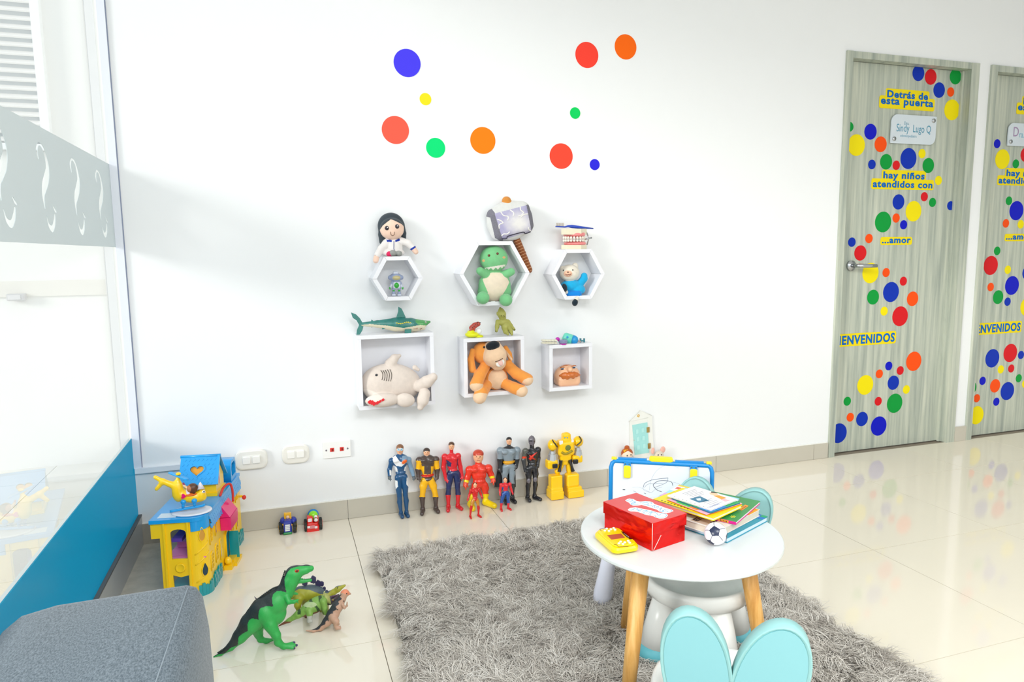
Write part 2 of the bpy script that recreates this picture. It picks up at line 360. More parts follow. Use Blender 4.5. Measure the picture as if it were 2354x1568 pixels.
# the glass wall
w1 = thing('window_1', None, None, (XL, -2.1, 0)); w1['kind'] = 'structure'
MB().quad((XL-.006, -4.2, .113), (XL-.006, 0, .113), (XL-.006, 0, 2.66), (XL-.006, -4.2, 2.66)).done('glass_pane', GLASS, w1, norm=False)
MB().bb(XL-.003, XL+.0004, -4.2, -.001, .1135, .42).done('blue_band', BLUEF, w1)
h = .218; gx = .115/84; gz = h/378
def stroke(cl, wd):
    P = smoothpath([(x, y, 0) for x, y in cl], 5); n = len(P); wv = np.interp(np.linspace(0, len(wd)-1, n), range(len(wd)), wd); Lf, Rt = [], []
    for i, p in enumerate(P):
        t = P[min(i+1, n-1)]-P[max(i-1, 0)]; t /= np.linalg.norm(t); nn = np.array([-t[1], t[0], 0])
        Lf.append((p+nn*wv[i]/2)[:2]); Rt.append((p-nn*wv[i]/2)[:2])
    return Lf+Rt[::-1]
px2 = lambda q: ((q[0]-356)*gx, 1.172+(1200-q[1])*gz)
S1 = stroke([px2(q) for q in [(362, 893), (357, 860), (365, 833), (378, 824), (397, 838), (410, 880), (412, 925), (400, 968), (380, 1010), (371, 1050), (374, 1106)]], [.006, .015, .009, .007, .012, .022, .029, .037, .034, .019, .004])
S2 = stroke([px2(q) for q in [(379, 1133), (390, 1175), (408, 1190), (424, 1163), (434, 1119)]], [.003, .013, .018, .018, .007])
S3 = [px2(q) for q in [(424, 1086), (429, 1082), (446, 1108), (442, 1115), (434, 1108)]]
loops = [[(-4.2, 1.138), (0, 1.138), (0, 1.434), (-4.2, 1.434)]]
yy = -.225
while yy > -4:
    loops += [[(x+yy, z) for x, z in L] for L in (S1, S2, S3)]; yy -= .303
place('frosted_band', outline_mesh(loops, .0006), FROST, w1, (XL-.0012, 0, 0), (Y3, Z3))
bl = struct(MB().bb(XL-.012, XL+.012, -4.2, 0, 0, .113).done('baseboard_left', M('#b2b5b7', .3)))
MB().bb(XL-.002, XL+.0125, -4.2, 0, .113, .119).done('lip', M('#5c5a5a', .5), bl)
# outside the glass
YO = 1.30
OW = M('#f2f1ee', .8, var=.02, vscale=3)
struct(MB().bb(-6, -.60, YO, YO+.2, -.02, 3.4).done('wall_outside', OW))
pr_ = MB(); a0, a1 = W(245, 565, YO), W(283, 1028, YO); pr_.prism([(XL-.0005, 0.0005, -.02), (XL-.0005, YO, -.02), (-.77, YO, -.02), (XL-.045, 0.0005, -.02)], (0, 0, 3.4))
struct(pr_.done('wall_outside_return', M('#f4f2ec', .8, var=.03, vscale=9)))
p0, p1 = W(0, 690, YO), W(250, 664, YO)
struct(MB().bb(-5, p1[0], YO-.012, YO, .905, .985).done('trim_outside', M('#eae6de', .8, var=.03, vscale=8)))
tb = thing('junction_box', 'small grey box on the beige band of the outside wall', 'box', W(40, 683, YO-.02))
q = W(40, 683, YO-.02)
MB().rbox((q[0], YO-.03, q[2]), (.04, .02, .018), .006).done('case', M('#c9c7c8', .5), tb); MB().rbox((q[0]-.005, YO-.051, q[2]), (.028, .002, .012), .003).done('lid', M('#dcdadb', .5), tb)
fo = struct(MB().bb(-6, XL-.012, -5, YO, -.06, -.004).done('floor_outside', M('#d9d8d4', .7)))
om = None; OT = M('#eceae4', .4, var=.02, vscale=4)
for i in range(7):
    for j in range(-2, 5):
        x1, y1 = -.572-.3*i, YO-.3*(4-j)
        if om is None:
            om = (MB().bb(x1-.297, x1, y1-.297, y1, -.014, 0).done('tile', OT, fo), x1, y1)
        else:
            o = om[0].copy(); COL.objects.link(o); o.parent = fo; o.location = (x1-om[1], y1-om[2], 0)
w2 = thing('window_2', None, None, (-1.1, YO, 1.9)); w2['kind'] = 'structure'
lt = W(88, 10, YO-.03); lb = W(112, 309, YO-.03); xr, zt, zb = lt[0], 2.50, lb[2]-.08
for a in ((xr-.035, xr+.004, zb, zt), (xr-1.3, xr-1.26, zb, zt), (xr-1.26, xr-.035, zt-.03, zt), (xr-1.26, xr-.035, zb, zb+.03)): MB().bb(a[0], a[1], YO-.05, YO, a[2], a[3]).done('frame', WHITE, w2)
MB().bb(xr-1.26, xr-.035, YO-.006, YO-.001, zb, zt).done('dark_opening', M('#eef3f5', .7), w2)
for i in range(24):
    z = zb+.05+i*.0415
    if z > zt-.05: break
    MB().box((xr-.6475, YO-.032, z), (.612, .016, .004), (X3, np.array([0, .75, .66]), np.array([0, -.66, .75]))).done('slat', M('#f3f1ee', .5), w2)

# ------------------------------------------------------------------ doors
DOT = dict(B='#0030b0', b='#0410c0', R='#d8141e', G='#00983a', O='#f85004', Y='#f4e000')
RAD = dict(S=.0245, M=.0400, L=.0545)
def door(name, xa, xb, yl, dots, texts, hinge):
    d = thing(name, None, None, (xa, yl, 0)); d['kind'] = 'structure'; xo0, xo1 = 2.727 if name == 'door_1' else xa-.043, xb+.058
    if name == 'door_2': xo0 = xa-.043
    MB().bb(xa, xb, yl, yl+.04, .004, 2.04).done('leaf', DOORW, d)
    MB().bb(xo0, xa, -.012, .12, 0, 2.0745).done('casing', DOORW, d); MB().bb(xb, xo1, -.012, .12, 0, 2.0745).done('casing', DOORW, d)
    MB().bb(xa, xb, -.010, .12, 2.042, 2.0745).done('head_casing', DOORW, d)
    ds = MB().bb(xb-.014, xb, yl-.012, yl, 0, 2.04).done('door_stop', DOORW, d)
    for (ox, oy, sc, lst) in dots:
        for a, b, sz, c in lst:
            q = W(ox+a*sc, oy+b*sc, yl); r = RAD[sz]; n = 30
            P = [(q[0]+r*math.cos(2*math.pi*k/n), yl-.0012, q[2]+r*math.sin(2*math.pi*k/n)) for k in range(n)]
            P = [(min(max(p[0], xa+.003), xb-.001), p[1], p[2]) for p in P]
            MB().prism(P, (0, .0011, 0)).done('dot_sticker', M(DOT[c], .55, spec=.2), d)
    for (txt, u0, u1, v, ch) in texts:          # between two measured ends, with a given capital height
        q0, q1 = W(u0, v, yl), W(u1, v, yl); size = ch/.70; bo = size*.034
        me = text_mesh(txt, size, bo, .0004, 1, 1.12); xs = [p.co.x for p in me.vertices]; sx = (q1[0]-q0[0])/(max(xs)-min(xs)); mid = (max(xs)+min(xs))/2
        ys = [p.co.y for p in me.vertices]; my = (max(ys)+min(ys))/2
        me.transform(Matrix.Translation((-mid, -my, 0))); me.transform(Matrix.Diagonal((sx, 1, 1, 1)))
        c = ((q0[0]+q1[0])/2, (q0[2]+q1[2])/2); hx, hz = (q1[0]-q0[0])/2+.010, (max(ys)-min(ys))/2+.009; n = 10
        lp = [(min(max(c[0]+sx_*(hx-.012)+.012*math.cos(math.pi/2*(k+i/n)), xa+.002), 9), c[1]+sz_*(hz-.012)+.012*math.sin(math.pi/2*(k+i/n))+(.0025*math.sin((c[0]+sx_*hx)*90+i) if i == 5 else 0)) for k, (sx_, sz_) in enumerate(((1, 1), (-1, 1), (-1, -1), (1, -1))) for i in range(n+1)]
        MB().prism([(x, yl-.0008-.0003*(len(txt) % 3), z) for x, z in lp], (0, .0006, 0)).done('lettering_backing', M('#f2da10', .55, spec=.2), d)
        place('lettering', me, M('#0068c0', .55, spec=.2), d, (c[0], yl-.0019, c[1]), (X3, Z3))
    return d
R5, R6, R7 = (1860, 80, 494/1844), (1860, 400, 494/1844), (1860, 700, 494/1936)
d1 = door('door_1', 2.764, 3.555, .04, [
    R5+([(937, 330, 'M', 'B'), (1043, 362, 'M', 'R'), (1255, 360, 'M', 'G'), (1115, 475, 'M', 'B'), (1214, 491, 'S', 'O'), (1225, 645, 'L', 'Y'), (347, 790, 'S', 'G'), (526, 832, 'M', 'b'), (405, 947, 'L', 'Y'), (613, 940, 'M', 'O'), (538, 1113, 'S', 'B'), (660, 1090, 'M', 'G'), (747, 1120, 'S', 'R'), (852, 1062, 'L', 'B'), (968, 1020, 'S', 'Y'), (1022, 1122, 'M', 'G'), (1109, 1250, 'S', 'Y')],),
    R6+([(766, 240, 'M', 'B'), (988, 195, 'S', 'R'), (1058, 244, 'S', 'G'), (1213, 272, 'S', 'B'), (895, 320, 'L', 'Y'), (634, 412, 'L', 'G'), (746, 378, 'S', 'O'), (810, 436, 'S', 'b'), (366, 585, 'S', 'B'), (513, 554, 'S', 'O'), (439, 678, 'M', 'R'), (526, 850, 'L', 'Y'), (660, 846, 'S', 'O'), (808, 920, 'S', 'R'), (702, 1013, 'L', 'B'), (548, 1057, 'M', 'G'), (887, 1071, 'M', 'O'), (643, 1177, 'S', 'Y'), (780, 1221, 'L', 'R')],),
    R7+([(942, 512, 'L', 'O'), (717, 554, 'S', 'b'), (820, 595, 'S', 'R'), (632, 625, 'S', 'O'), (505, 725, 'L', 'Y'), (758, 705, 'M', 'B'), (875, 766, 'S', 'Y'), (343, 872, 'S', 'G'), (622, 872, 'S', 'R'), (770, 890, 'L', 'G'), (370, 1016, 'S', 'O'), (476, 1032, 'M', 'B'), (626, 1095, 'L', 'b'), (265, 1160, 'L', 'B')],)],
    [('Detrás de', 2039, 2133, 219, .034), ('esta puerta', 2024, 2145, 238, .036), ('hay niños', 2030, 2125, 406, .034), ('atendidos con', 2006, 2143, 424, .034), ('...amor', 2027, 2093, 554, .032), ('IENVENIDOS', 1929, 2056, 779, .046)], 0)
d2 = door('door_2', 3.745, 4.54, .04, [
    R5+([(1613, 935, 'S', 'b'), (1538, 1023, 'S', 'O'), (1658, 1068, 'L', 'Y'), (1773, 1108, 'S', 'G'), (1858, 1030, 'M', 'R')],),
    R6+([(1714, 230, 'S', 'G'), (1778, 315, 'L', 'b'), (1688, 424, 'S', 'O'), (1815, 432, 'S', 'Y'), (1613, 660, 'S', 'G'), (1456, 730, 'S', 'b'), (1558, 785, 'L', 'R'), (1704, 822, 'S', 'Y'), (1557, 970, 'S', 'O'), (1740, 957, 'L', 'b'), (1621, 1057, 'M', 'G'), (1702, 1096, 'S', 'B'), (1870, 1140, 'L', 'Y'), (1872, 850, 'M', 'B')],),
    R7+([(1650, 485, 'L', 'B'), (1812, 437, 'L', 'R'), (1908, 455, 'S', 'B'), (1726, 585, 'S', 'Y'), (1820, 577, 'S', 'R'), (1562, 688, 'S', 'b'), (1888, 665, 'S', 'G'), (1675, 733, 'M', 'O'), (1785, 780, 'L', 'B'), (1460, 750, 'M', 'G'), (1510, 845, 'S', 'O'), (1686, 876, 'S', 'b'), (1508, 998, 'L', 'Y'), (1945, 715, 'S', 'Y')],)],
    [('Detrás de', 2352, 2440, 236, .034), ('esta puerta', 2339, 2450, 253, .036), ('hay niños', 2313, 2400, 401, .034), ('atendidos con', 2295, 2420, 416, .034), ('...amor', 2312, 2372, 546, .032), ('IENVENIDOS', 2239, 2345, 754, .046)], 0)
STEEL = M('#b9bcc0', .22, metal=.9)
q = W(1944, 611, .04)
MB().tube([(q[0]+.03, .04, q[2]), (q[0]+.03, .028, q[2])], .027, 20).done('handle_rose', STEEL, d1)
MB().tube([(q[0]+.03, .03, q[2]), (q[0]+.03, -.012, q[2]), (q[0]+.038, -.02, q[2]), (q[0]+.075, -.022, q[2]-.001), (q[0]+.145, -.02, q[2]-.002)], [.010, .010, .011, .0105, .009], 12).done('door_handle', STEEL, d1)
def plaque(d, u0, v0, u1, v1, lines):
    a, b = W(u0, v0, .035), W(u1, v1, .035); cx, cz = (a[0]+b[0])/2, (a[2]+b[2])/2; hx, hz = (b[0]-a[0])/2, abs(a[2]-b[2])/2; n = 8; P = []
    for k, (sx, sz, r) in enumerate(((1, 1, .004), (-1, 1, .04), (-1, -1, .004), (1, -1, .04))):
        for i in range(n+1):
            t = math.pi/2*(k+i/n); P.append((cx+sx*(hx-r)+r*math.cos(t), .031, cz+sz*(hz-r)+r*math.sin(t)))
    MB().prism(P, (0, .005, 0)).done('name_plate', M('#d6dfe6', .12), d)
    for sx, sz in ((1, 1), (-1, -1)): MB().tube([(cx+sx*(hx-.022), .04, cz+sz*(hz-.022)), (cx+sx*(hx-.022), .026, cz+sz*(hz-.022))], .011, 14).done('plate_screw', STEEL, d)
    for txt, dx, dz, s, sx, c in lines: place('plate_lettering', text_mesh(txt, s, 0, .0002, sx), M(c, .4), d, (cx+dx, .0305, cz+dz), (X3, Z3))
plaque(d1, 2049, 262, 2148, 334, [('Dra.', -.052, .030, .022, .9, '#5c9cb6'), ('Sindy  Lugo Q', .0, .004, .056, .74, '#4f97b3'), ('odontopediatra', -.035, -.034, .020, .9, '#7fb4cb')])
plaque(d2, 2318, 282, 2415, 340, [('D', -.115, .012, .075, .85, '#a48bb0'), ('ra.', -.07, .0, .05, .85, '#7fb4cb')])

# ------------------------------------------------------------------ things fixed to the wall
def sticker(u, v, r, c, label):
    q = W(u, v, 0); n = 40
    o = MB().prism([(q[0]+r*math.cos(2*math.pi*k/n), -.0011, q[2]+r*math.sin(2*math.pi*k/n)) for k in range(n)], (0, .001, 0)).done('dot_sticker', M(c, .6, spec=.15), None, (q[0], 0, q[2]))
    tag(o, label, 'sticker', 'round vinyl dots on the white wall')
for a in ((936, 145, .0545, '#4a3ff0', 'large violet-blue dot sticker high on the wall above the doll'), (978, 228, .0242, '#f6e321', 'small yellow dot sticker on the white wall, only yellow one there'), (909, 299, .0550, '#fb604c', 'large coral dot sticker left of the mint green dot'),
          (1001.5, 340, .0402, '#00e07a', 'medium mint green dot sticker between the coral and orange dots'), (1110, 323, .0550, '#fb820f', 'large amber orange dot sticker right of the mint green dot'), (1349, 126.5, .0545, '#fb4434', 'large red dot sticker next to the topmost orange dot'),
          (1438, 108, .0535, '#fb690b', 'large deep orange dot sticker, topmost on the white wall'), (1322, 260, .0245, '#0bd060', 'small green dot sticker below the upper red dot'), (1290, 359, .0545, '#fb4a35', 'large red dot sticker beside the small blue dot'), (1367, 378.5, .0242, '#2c27dc', 'small dark blue dot sticker, lowest on the white wall')): sticker(*a)
CREAM = M('#efece4', .3)
def switch(u0, u1, v0, v1, label, dep):
    a, b = W((u0+u1)/2, v0, 0), W((u0+u1)/2, v1, 0); l, r = W(u0, (v0+v1)/2, 0), W(u1, (v0+v1)/2, 0)
    cx, cz, hx, hz = (l[0]+r[0])/2, (a[2]+b[2])/2, (r[0]-l[0])/2, .039
    t = thing('light_switch', label, 'switch', (cx, 0, cz), 'white two-button switch plates'); ax = (X3, Z3, -Y3)
    MB().rbox((cx, -dep/2, cz), (hx, hz, dep/2), .026, ax, 6, .005).done('plate', CREAM, t)
    MB().rbox((cx, -dep, cz), (.033, .019, .0012), .002, ax, 2, .0004).done('inner_frame', M('#f4f2ec', .3), t)
    for s in (-1, 1): MB().rbox((cx+s*.0185, -dep-.002, cz), (.0145, .0145, .004), .004, ax, 3, .0015).done('button', M('#f6f4ef', .25), t)
switch(541, 615, 1034, 1076, 'cream two-button switch plate just behind the toy house roof', .016)
switch(648, 711, 1023, 1063, 'white two-button switch plate left of the red-socket plate', .010)
a, b = W(743, 1033, 0), W(805, 1033, 0); cx, cz = (a[0]+b[0])/2, W(774, 1032, 0)[2]
t = thing('socket_plate', 'white data plate with two red sockets and two screws', 'socket', (cx, 0, cz))
MB().rbox((cx, -.004, cz), (.056, .035, .004), .003, (X3, Z3, -Y3), 2, .001).done('plate', M('#f6f5f3', .3), t)
for s in (-1, 1):
    MB().bb(cx+s*.0195-.0078, cx+s*.0195+.0078, -.0098, -.007, cz-.0078, cz+.0078).done('red_socket', M('#d92a20', .35), t)
    MB().bb(cx+s*.0195-.001, cx+s*.0195+.0045, -.0102, -.0095, cz-.0058, cz+.004).done('socket_hole', M('#7c1712', .5), t)
    MB().tube([(cx+s*.043, -.007, cz), (cx+s*.043, -.0095, cz)], .0035, 12).done('screw', M('#8d8590', .35, metal=.7), t)

# ------------------------------------------------------------------ shelves
def hexshelf(name, label, c, Rr, dep, board=.0155, lean=0.):
    t = thing('hexagon_shelf', label, 'shelf', (c[0], 0, c[1]-Rr*.866), 'hexagon wall shelves')
    P = [np.array([c[0]+Rr*math.cos(math.radians(60*k+lean)), c[1]+Rr*math.sin(math.radians(60*k+lean))]) for k in range(6)]
    I = [np.array(c)+(p-np.array(c))*(1-board/(Rr*.866)) for p in P]
    for k in range(6):
        j = (k+1) % 6; g = .0004
        e = (P[j]-P[k])/np.linalg.norm(P[j]-P[k]); a, b, cc, d = P[k]+e*g, P[j]-e*g, I[j]-e*g, I[k]+e*g
        MB().prism([(p[0], -dep, p[1]) for p in (a, b, cc, d)], (0, dep, 0)).done('board', SHELFW, t)
    return t
hexshelf('a', 'small white hexagon shelf with the toy robot inside', (.454, 1.004), .1015, .10)
hexshelf('b', 'large white hexagon shelf with the plush green dinosaur inside', (.861, 1.0155), .154, .10)
hexshelf('c', 'medium white hexagon shelf with the blue plush doll inside', (1.2405, 1.004), .1255, .10)
def boxshelf(label, x0, x1, z0, z1, dep, bd=.0155):
    t = thing('box_shelf', label, 'shelf', ((x0+x1)/2, 0, z0), 'square wall shelves')
    for a in ((x0, x1, z1-bd, z1), (x0, x1, z0, z0+bd), (x0, x0+bd, z0+bd+.0003, z1-bd-.0003), (x1-bd, x1, z0+bd+.0003, z1-bd-.0003)): MB().bb(a[0], a[1], -dep, 0, a[2], a[3]).done('board', SHELFW, t)
    MB().bb(x0+bd, x1-bd, -.004, 0, z0+bd, z1-bd).done('back_panel', SHELFW, t)
boxshelf('large square white shelf holding the cream plush shark', .284, .593, .479, .781, .10)
boxshelf('middle square white shelf holding the orange plush dog', .719, .987, .497, .747, .10)
boxshelf('small square white shelf holding the moustached toy head', 1.103, 1.307, .495, .700, .10)

# ------------------------------------------------------------------ shag rug
RX0, RX1, RY0, RY1 = .285, 1.50, -2.15, -.445
t = thing('shag_rug', 'grey long-pile shag rug under the round table', 'rug', ((RX0+RX1)/2, (RY0+RY1)/2, 0))
MB().rbox(((RX0+RX1)/2, (RY0+RY1)/2, .004), ((RX1-RX0)/2, (RY1-RY0)/2, .0038), .02).done('backing', M('#8c877f', .95), t)
def shag():
    nt = 7600; per = 26; sg = 3
    cx = RNG.uniform(RX0, RX1, nt); cy = RNG.uniform(-1.98, RY1, nt)
    th = 1.3*np.sin(cx*9+1.3*np.sin(cy*7))+1.6*np.cos(cy*11-cx*5)+RNG.normal(0, .75, nt)+2.6
    ln = RNG.uniform(.05, .095, nt); lift = RNG.uniform(.25, .85, nt); tone = RNG.normal(0, 1, nt)
    curl = RNG.normal(0, 1.8, nt); N = nt*per; ti = np.repeat(np.arange(nt), per)
    bx = cx[ti]+RNG.normal(0, .0075, N); by = cy[ti]+RNG.normal(0, .0075, N)
    bx = np.clip(bx, RX0-.004, RX1+.004); by = np.clip(by, RY0, RY1+.004)
    a = th[ti]+RNG.normal(0, .20, N); L = ln[ti]*RNG.uniform(.7, 1.15, N); cu = curl[ti]+RNG.normal(0, .5, N); z0 = RNG.uniform(.004, .014, N); lf = lift[ti]*RNG.uniform(.7, 1.2, N)
    P = np.zeros((N, sg+1, 3)); x, y = bx.copy(), by.copy(); wig = RNG.normal(0, .40, (N, sg+1))
    for s in range(sg+1):
        q = s/sg; P[:, s, 0] = x; P[:, s, 1] = y; P[:, s, 2] = z0+.034*lf*np.sin(math.pi*(.12+.62*q))+.004*q
        aa = a+cu*q+wig[:, s]; st = L/sg*(.55+.6*q); x = x+np.cos(aa)*st; y = y+np.sin(aa)*st
    T = np.gradient(P, axis=1); side = np.stack([-T[..., 1], T[..., 0], RNG.normal(0, .004, T.shape[:2])], -1); side /= np.linalg.norm(side, axis=-1, keepdims=True)+1e-9
    wd = (.00078*np.array([1., 1, .9, .3]))[None, :, None]*RNG.uniform(.7, 1.3, (N, 1, 1))
    V = np.stack([P-side*wd/1.0, P+side*wd/1.0], 2).reshape(-1, 3)-np.array([(RX0+RX1)/2, (RY0+RY1)/2, 0])
    base = np.arange(N)[:, None]*(2*(sg+1)); s = np.arange(sg)[None, :]*2
    Q = np.stack([base+s, base+s+1, base+s+3, base+s+2], -1).reshape(-1, 4)
    me = bpy.data.meshes.new('pile'); me.vertices.add(len(V)); me.vertices.foreach_set('co', V.astype(np.float32).ravel())
    me.loops.add(Q.size); me.loops.foreach_set('vertex_index', Q.astype(np.int32).ravel()); me.polygons.add(len(Q)); me.polygons.foreach_set('loop_start', np.arange(0, Q.size, 4, dtype=np.int32))
    me.polygons.foreach_set('use_smooth', np.ones(len(Q), bool)); me.update(calc_edges=True)
    at = me.attributes.new('tone', 'FLOAT', 'POINT'); tv = .5+.16*tone[ti]+RNG.normal(0, .10, N); at.data.foreach_set('value', np.repeat(tv, 2*(sg+1)).astype(np.float32))
    def f(nt, out):
        b = nt.nodes.new('ShaderNodeBsdfPrincipled'); b.inputs['Roughness'].default_value = .7; b.inputs['Specular IOR Level'].default_value = .25
        an = nt.nodes.new('ShaderNodeAttribute'); an.attribute_name = 'tone'; r = nt.nodes.new('ShaderNodeValToRGB'); e = r.color_ramp.elements
        e[0].position = .1; e[0].color = lin('#aaa198'); e[1].position = .95; e[1].color = lin('#efeae2'); k = e.new(.5); k.color = lin('#d6cfc5')
        nt.links.new(an.outputs['Fac'], r.inputs[0]); nt.links.new(r.outputs[0], b.inputs['Base Color']); nt.links.new(b.outputs[0], out.inputs[0])
    return link('pile', me, sheet_mat('shag_yarn', f), t)
tag(shag(), kind='stuff')

# ------------------------------------------------------------------ round table
TC = np.array([.93, -1.433]); TZ = .400
t = thing('round_table', 'round white kids table with three wooden legs', 'table', (TC[0], TC[1], 0))
MB().lathe((TC[0], TC[1], 0), [(.01, TZ-.018), (.243, TZ-.018), (.2475, TZ-.014), (.2485, TZ-.008), (.2475, TZ-.002), (.245, TZ), (.01, TZ)], 72, smooth=False).done('tabletop', M('#dde2e1', .3), t)
for ang, rt, rb in ((-151, .176, .240), (-30, .156, .224), (98, .165, .228)):
    c, s_ = math.cos(math.radians(ang)), math.sin(math.radians(ang))
    MB().tube([(TC[0]+rt*c, TC[1]+rt*s_, TZ-.017), (TC[0]+rb*c, TC[1]+rb*s_, .006)], [.0215, .0150], 20).done('leg', LEGW, t)
    MB().tube([(TC[0]+rt*c, TC[1]+rt*s_, TZ-.026), (TC[0]+rt*c, TC[1]+rt*s_, TZ-.018)], .032, 18).done('leg_plate', M('#8f9295', .4, metal=.6), t)

# ------------------------------------------------------------------ bunny stools
TEAL, TEALD, SW = M('#93c4c3', .5), M('#84bdc3', .5), M('#e9e9e5', .3)
def stool(label, c, sz, rad, head, ears, foot=.16, earl=.26, earw=.062):
    t = thing('bunny_stool', label, 'stool', (c[0], c[1], 0), 'white bunny stools with teal ears')
    hx = np.array([math.cos(math.radians(head)), math.sin(math.radians(head)), 0]); hy = np.array([-hx[1], hx[0], 0])
    MB().lathe((c[0], c[1], 0), [(.02, sz-.05), (rad*.80, sz-.052), (rad*.93, sz-.045), (rad*.99, sz-.028), (rad, sz-.014), (rad*.975, sz-.003), (rad*.93, sz), (rad*.87, sz-.003), (rad*.78, sz-.011), (rad*.5, sz-.016), (.01, sz-.017)], 56).done('seat', SW, t)
    for a in (45, 135, 225, 315):
        d = hx*math.cos(math.radians(a))+hy*math.sin(math.radians(a)); top = np.array([c[0], c[1], sz-.045])+d*rad*.66; bot = np.array([c[0], c[1], .012])+d*foot
        P = [top+(bot-top)*q for q in (0, .35, .74)]; leg = MB().tube(P, [.030, .036, .040], 20).done('leg', SW, t)
        P2 = [top+(bot-top)*q for q in (.741, .88, .97, 1.0)]; MB().tube(P2, [.0402, .0405, .036, .026], 20).done('foot', M('#5fb0bb', .5), leg)
    for s, tip in zip((-1, 1), ears):
        tip = np.array(tip); base = np.array([c[0], c[1], sz-.02])-hx*rad*.86+hy*s*(-.036); up = tip-base; L = np.linalg.norm(up); up /= L
        nrm = hx-up*(hx@up); nrm /= np.linalg.norm(nrm); sd = np.cross(up, nrm); n = 40; a = L/2+.012; mid = base+up*(L/2-.012); P = []
        prof = lambda th: (earw*math.cos(th)*(1+.16*math.sin(th)), a*math.sin(th))
        ring = [prof(2*math.pi*k/n) for k in range(n)]; lv = [(-.011, .90), (-.015, .96), (-.0135, .995), (.0, 1.0), (.0135, .995), (.0155, .96), (.0145, .905), (.0115, .895)]
        vs = [mid+nrm*z+sd*x*q+up*y*(1-(1-q)*earw/a) for z, q in lv for x, y in ring]; m = MB()
        fs = [(l*n+i, l*n+(i+1) % n, (l+1)*n+(i+1) % n, (l+1)*n+i) for l in range(len(lv)-1) for i in range(n)]+[tuple(range(n))[::-1], tuple((len(lv)-1)*n+i for i in range(n))]
        ear = m._f(vs, fs, False).done('ear', TEAL, t)
        for f_ in ear.data.polygons: f_.use_smooth = len(f_.vertices) == 4
        vs = [mid-nrm*(.0112+.0022)+sd*x*.885+up*y*(1-.115*earw/a) for x, y in ring]
        MB().prism(vs, nrm*.003).done('inner_ear', TEALD, ear)
    return t
stool('bunny stool pushed under the far side of the round table', (1.032, -1.362), .238, .146, 225, [(1.236, -1.366, .446), (1.126, -1.211, .451)], .138)
stool('bunny stool in front of the table, its two teal ears nearest', (.818, -1.785), .228, .145, 57, [(.668, -1.880, .462), (.813, -1.976, .458)], .150)

# ------------------------------------------------------------------ grey ottoman
t = thing('ottoman', 'grey-blue fabric ottoman in the near left corner', 'ottoman', (-.36, -1.9, 0))
def fabric(nt, out):
    b = nt.nodes.new('ShaderNodeBsdfPrincipled'); b.inputs['Roughness'].default_value = .95; b.inputs['Sheen Weight'].default_value = .2; b.inputs['Specular IOR Level'].default_value = .1
    tc = nt.nodes.new('ShaderNodeTexCoord'); n = nt.nodes.new('ShaderNodeTexNoise'); n.inputs['Scale'].default_value = 420; n.inputs['Detail'].default_value = 4
    mp = nt.nodes.new('ShaderNodeMapping'); mp.inputs['Scale'].default_value = (1, .45, 1)
    r = nt.nodes.new('ShaderNodeValToRGB'); e = r.color_ramp.elements; e[0].position = .3; e[0].color = lin('#4f5a63'); e[1].position = .72; e[1].color = lin('#828d95')
    L = nt.links.new; L(tc.outputs['Object'], mp.inputs[0]); L(mp.outputs[0], n.inputs['Vector']); L(n.outputs['Fac'], r.inputs[0]); L(r.outputs[0], b.inputs['Base Color'])
    bp = nt.nodes.new('ShaderNodeBump'); bp.inputs['Strength'].default_value = .4; bp.inputs['Distance'].default_value = .001; L(n.outputs['Fac'], bp.inputs['Height']); L(bp.outputs[0], b.inputs['Normal']); L(b.outputs[0], out.inputs[0])
FAB = sheet_mat('grey_weave', fabric)
OX0, OX1, OY0, OY1, OZ = -.553, -.182, -2.45, -1.360, .418
def cushion():
    pts = [(OX0, .05), (OX0-.001, .25), (OX0, .35), (OX0+.010, .382), (OX0+.038, .404), (OX0+.10, .4155), (OX1-.09, OZ), (OX1-.032, OZ), (OX1-.014, OZ-.007), (OX1-.002, OZ-.03), (OX1+.006, OZ-.10), (OX1+.008, .2), (OX1, .05)]
    m = MB(); n = len(pts); lv = [(OY1-.035, .93), (OY1-.006, .985), (OY1, .995), (OY1-.0, 1.0)]
    rows = []
    for y, q in [(OY1, .90), (OY1, .97), (OY1-.006, .99), (OY1-.02, 1.0), (OY0, 1.0)]: rows.append([((x-(OX0+OX1)/2)*q+(OX0+OX1)/2, y, (z-.2)*q+.2 if z > .2 else z) for x, z in pts])
    vs = [p for r in rows for p in r]; fs = [(l*n+i, l*n+i+1, (l+1)*n+i+1, (l+1)*n+i) for l in range(len(rows)-1) for i in range(n-1)]+[tuple(range(n)), tuple((len(rows)-1)*n+i for i in range(n))[::-1]]
    return m._f(vs, fs, True).done('upholstery', FAB, t)
cushion()
MB().tube([(OX1-.029, OY1-.014, OZ-.004), (OX1-.029, OY1-.03, OZ+.0004), (OX1-.062, OY0, OZ+.0004)], .0012, 8).done('seam_piping', M('#8f9aa2', .9), t)
for x in (OX0+.05, OX1-.05):
    for y in (OY0+.06, OY1-.06): MB().tube([(x, y, .055), (x, y, 0)], [.018, .014], 14).done('foot', M('#3a3a3c', .5), t)

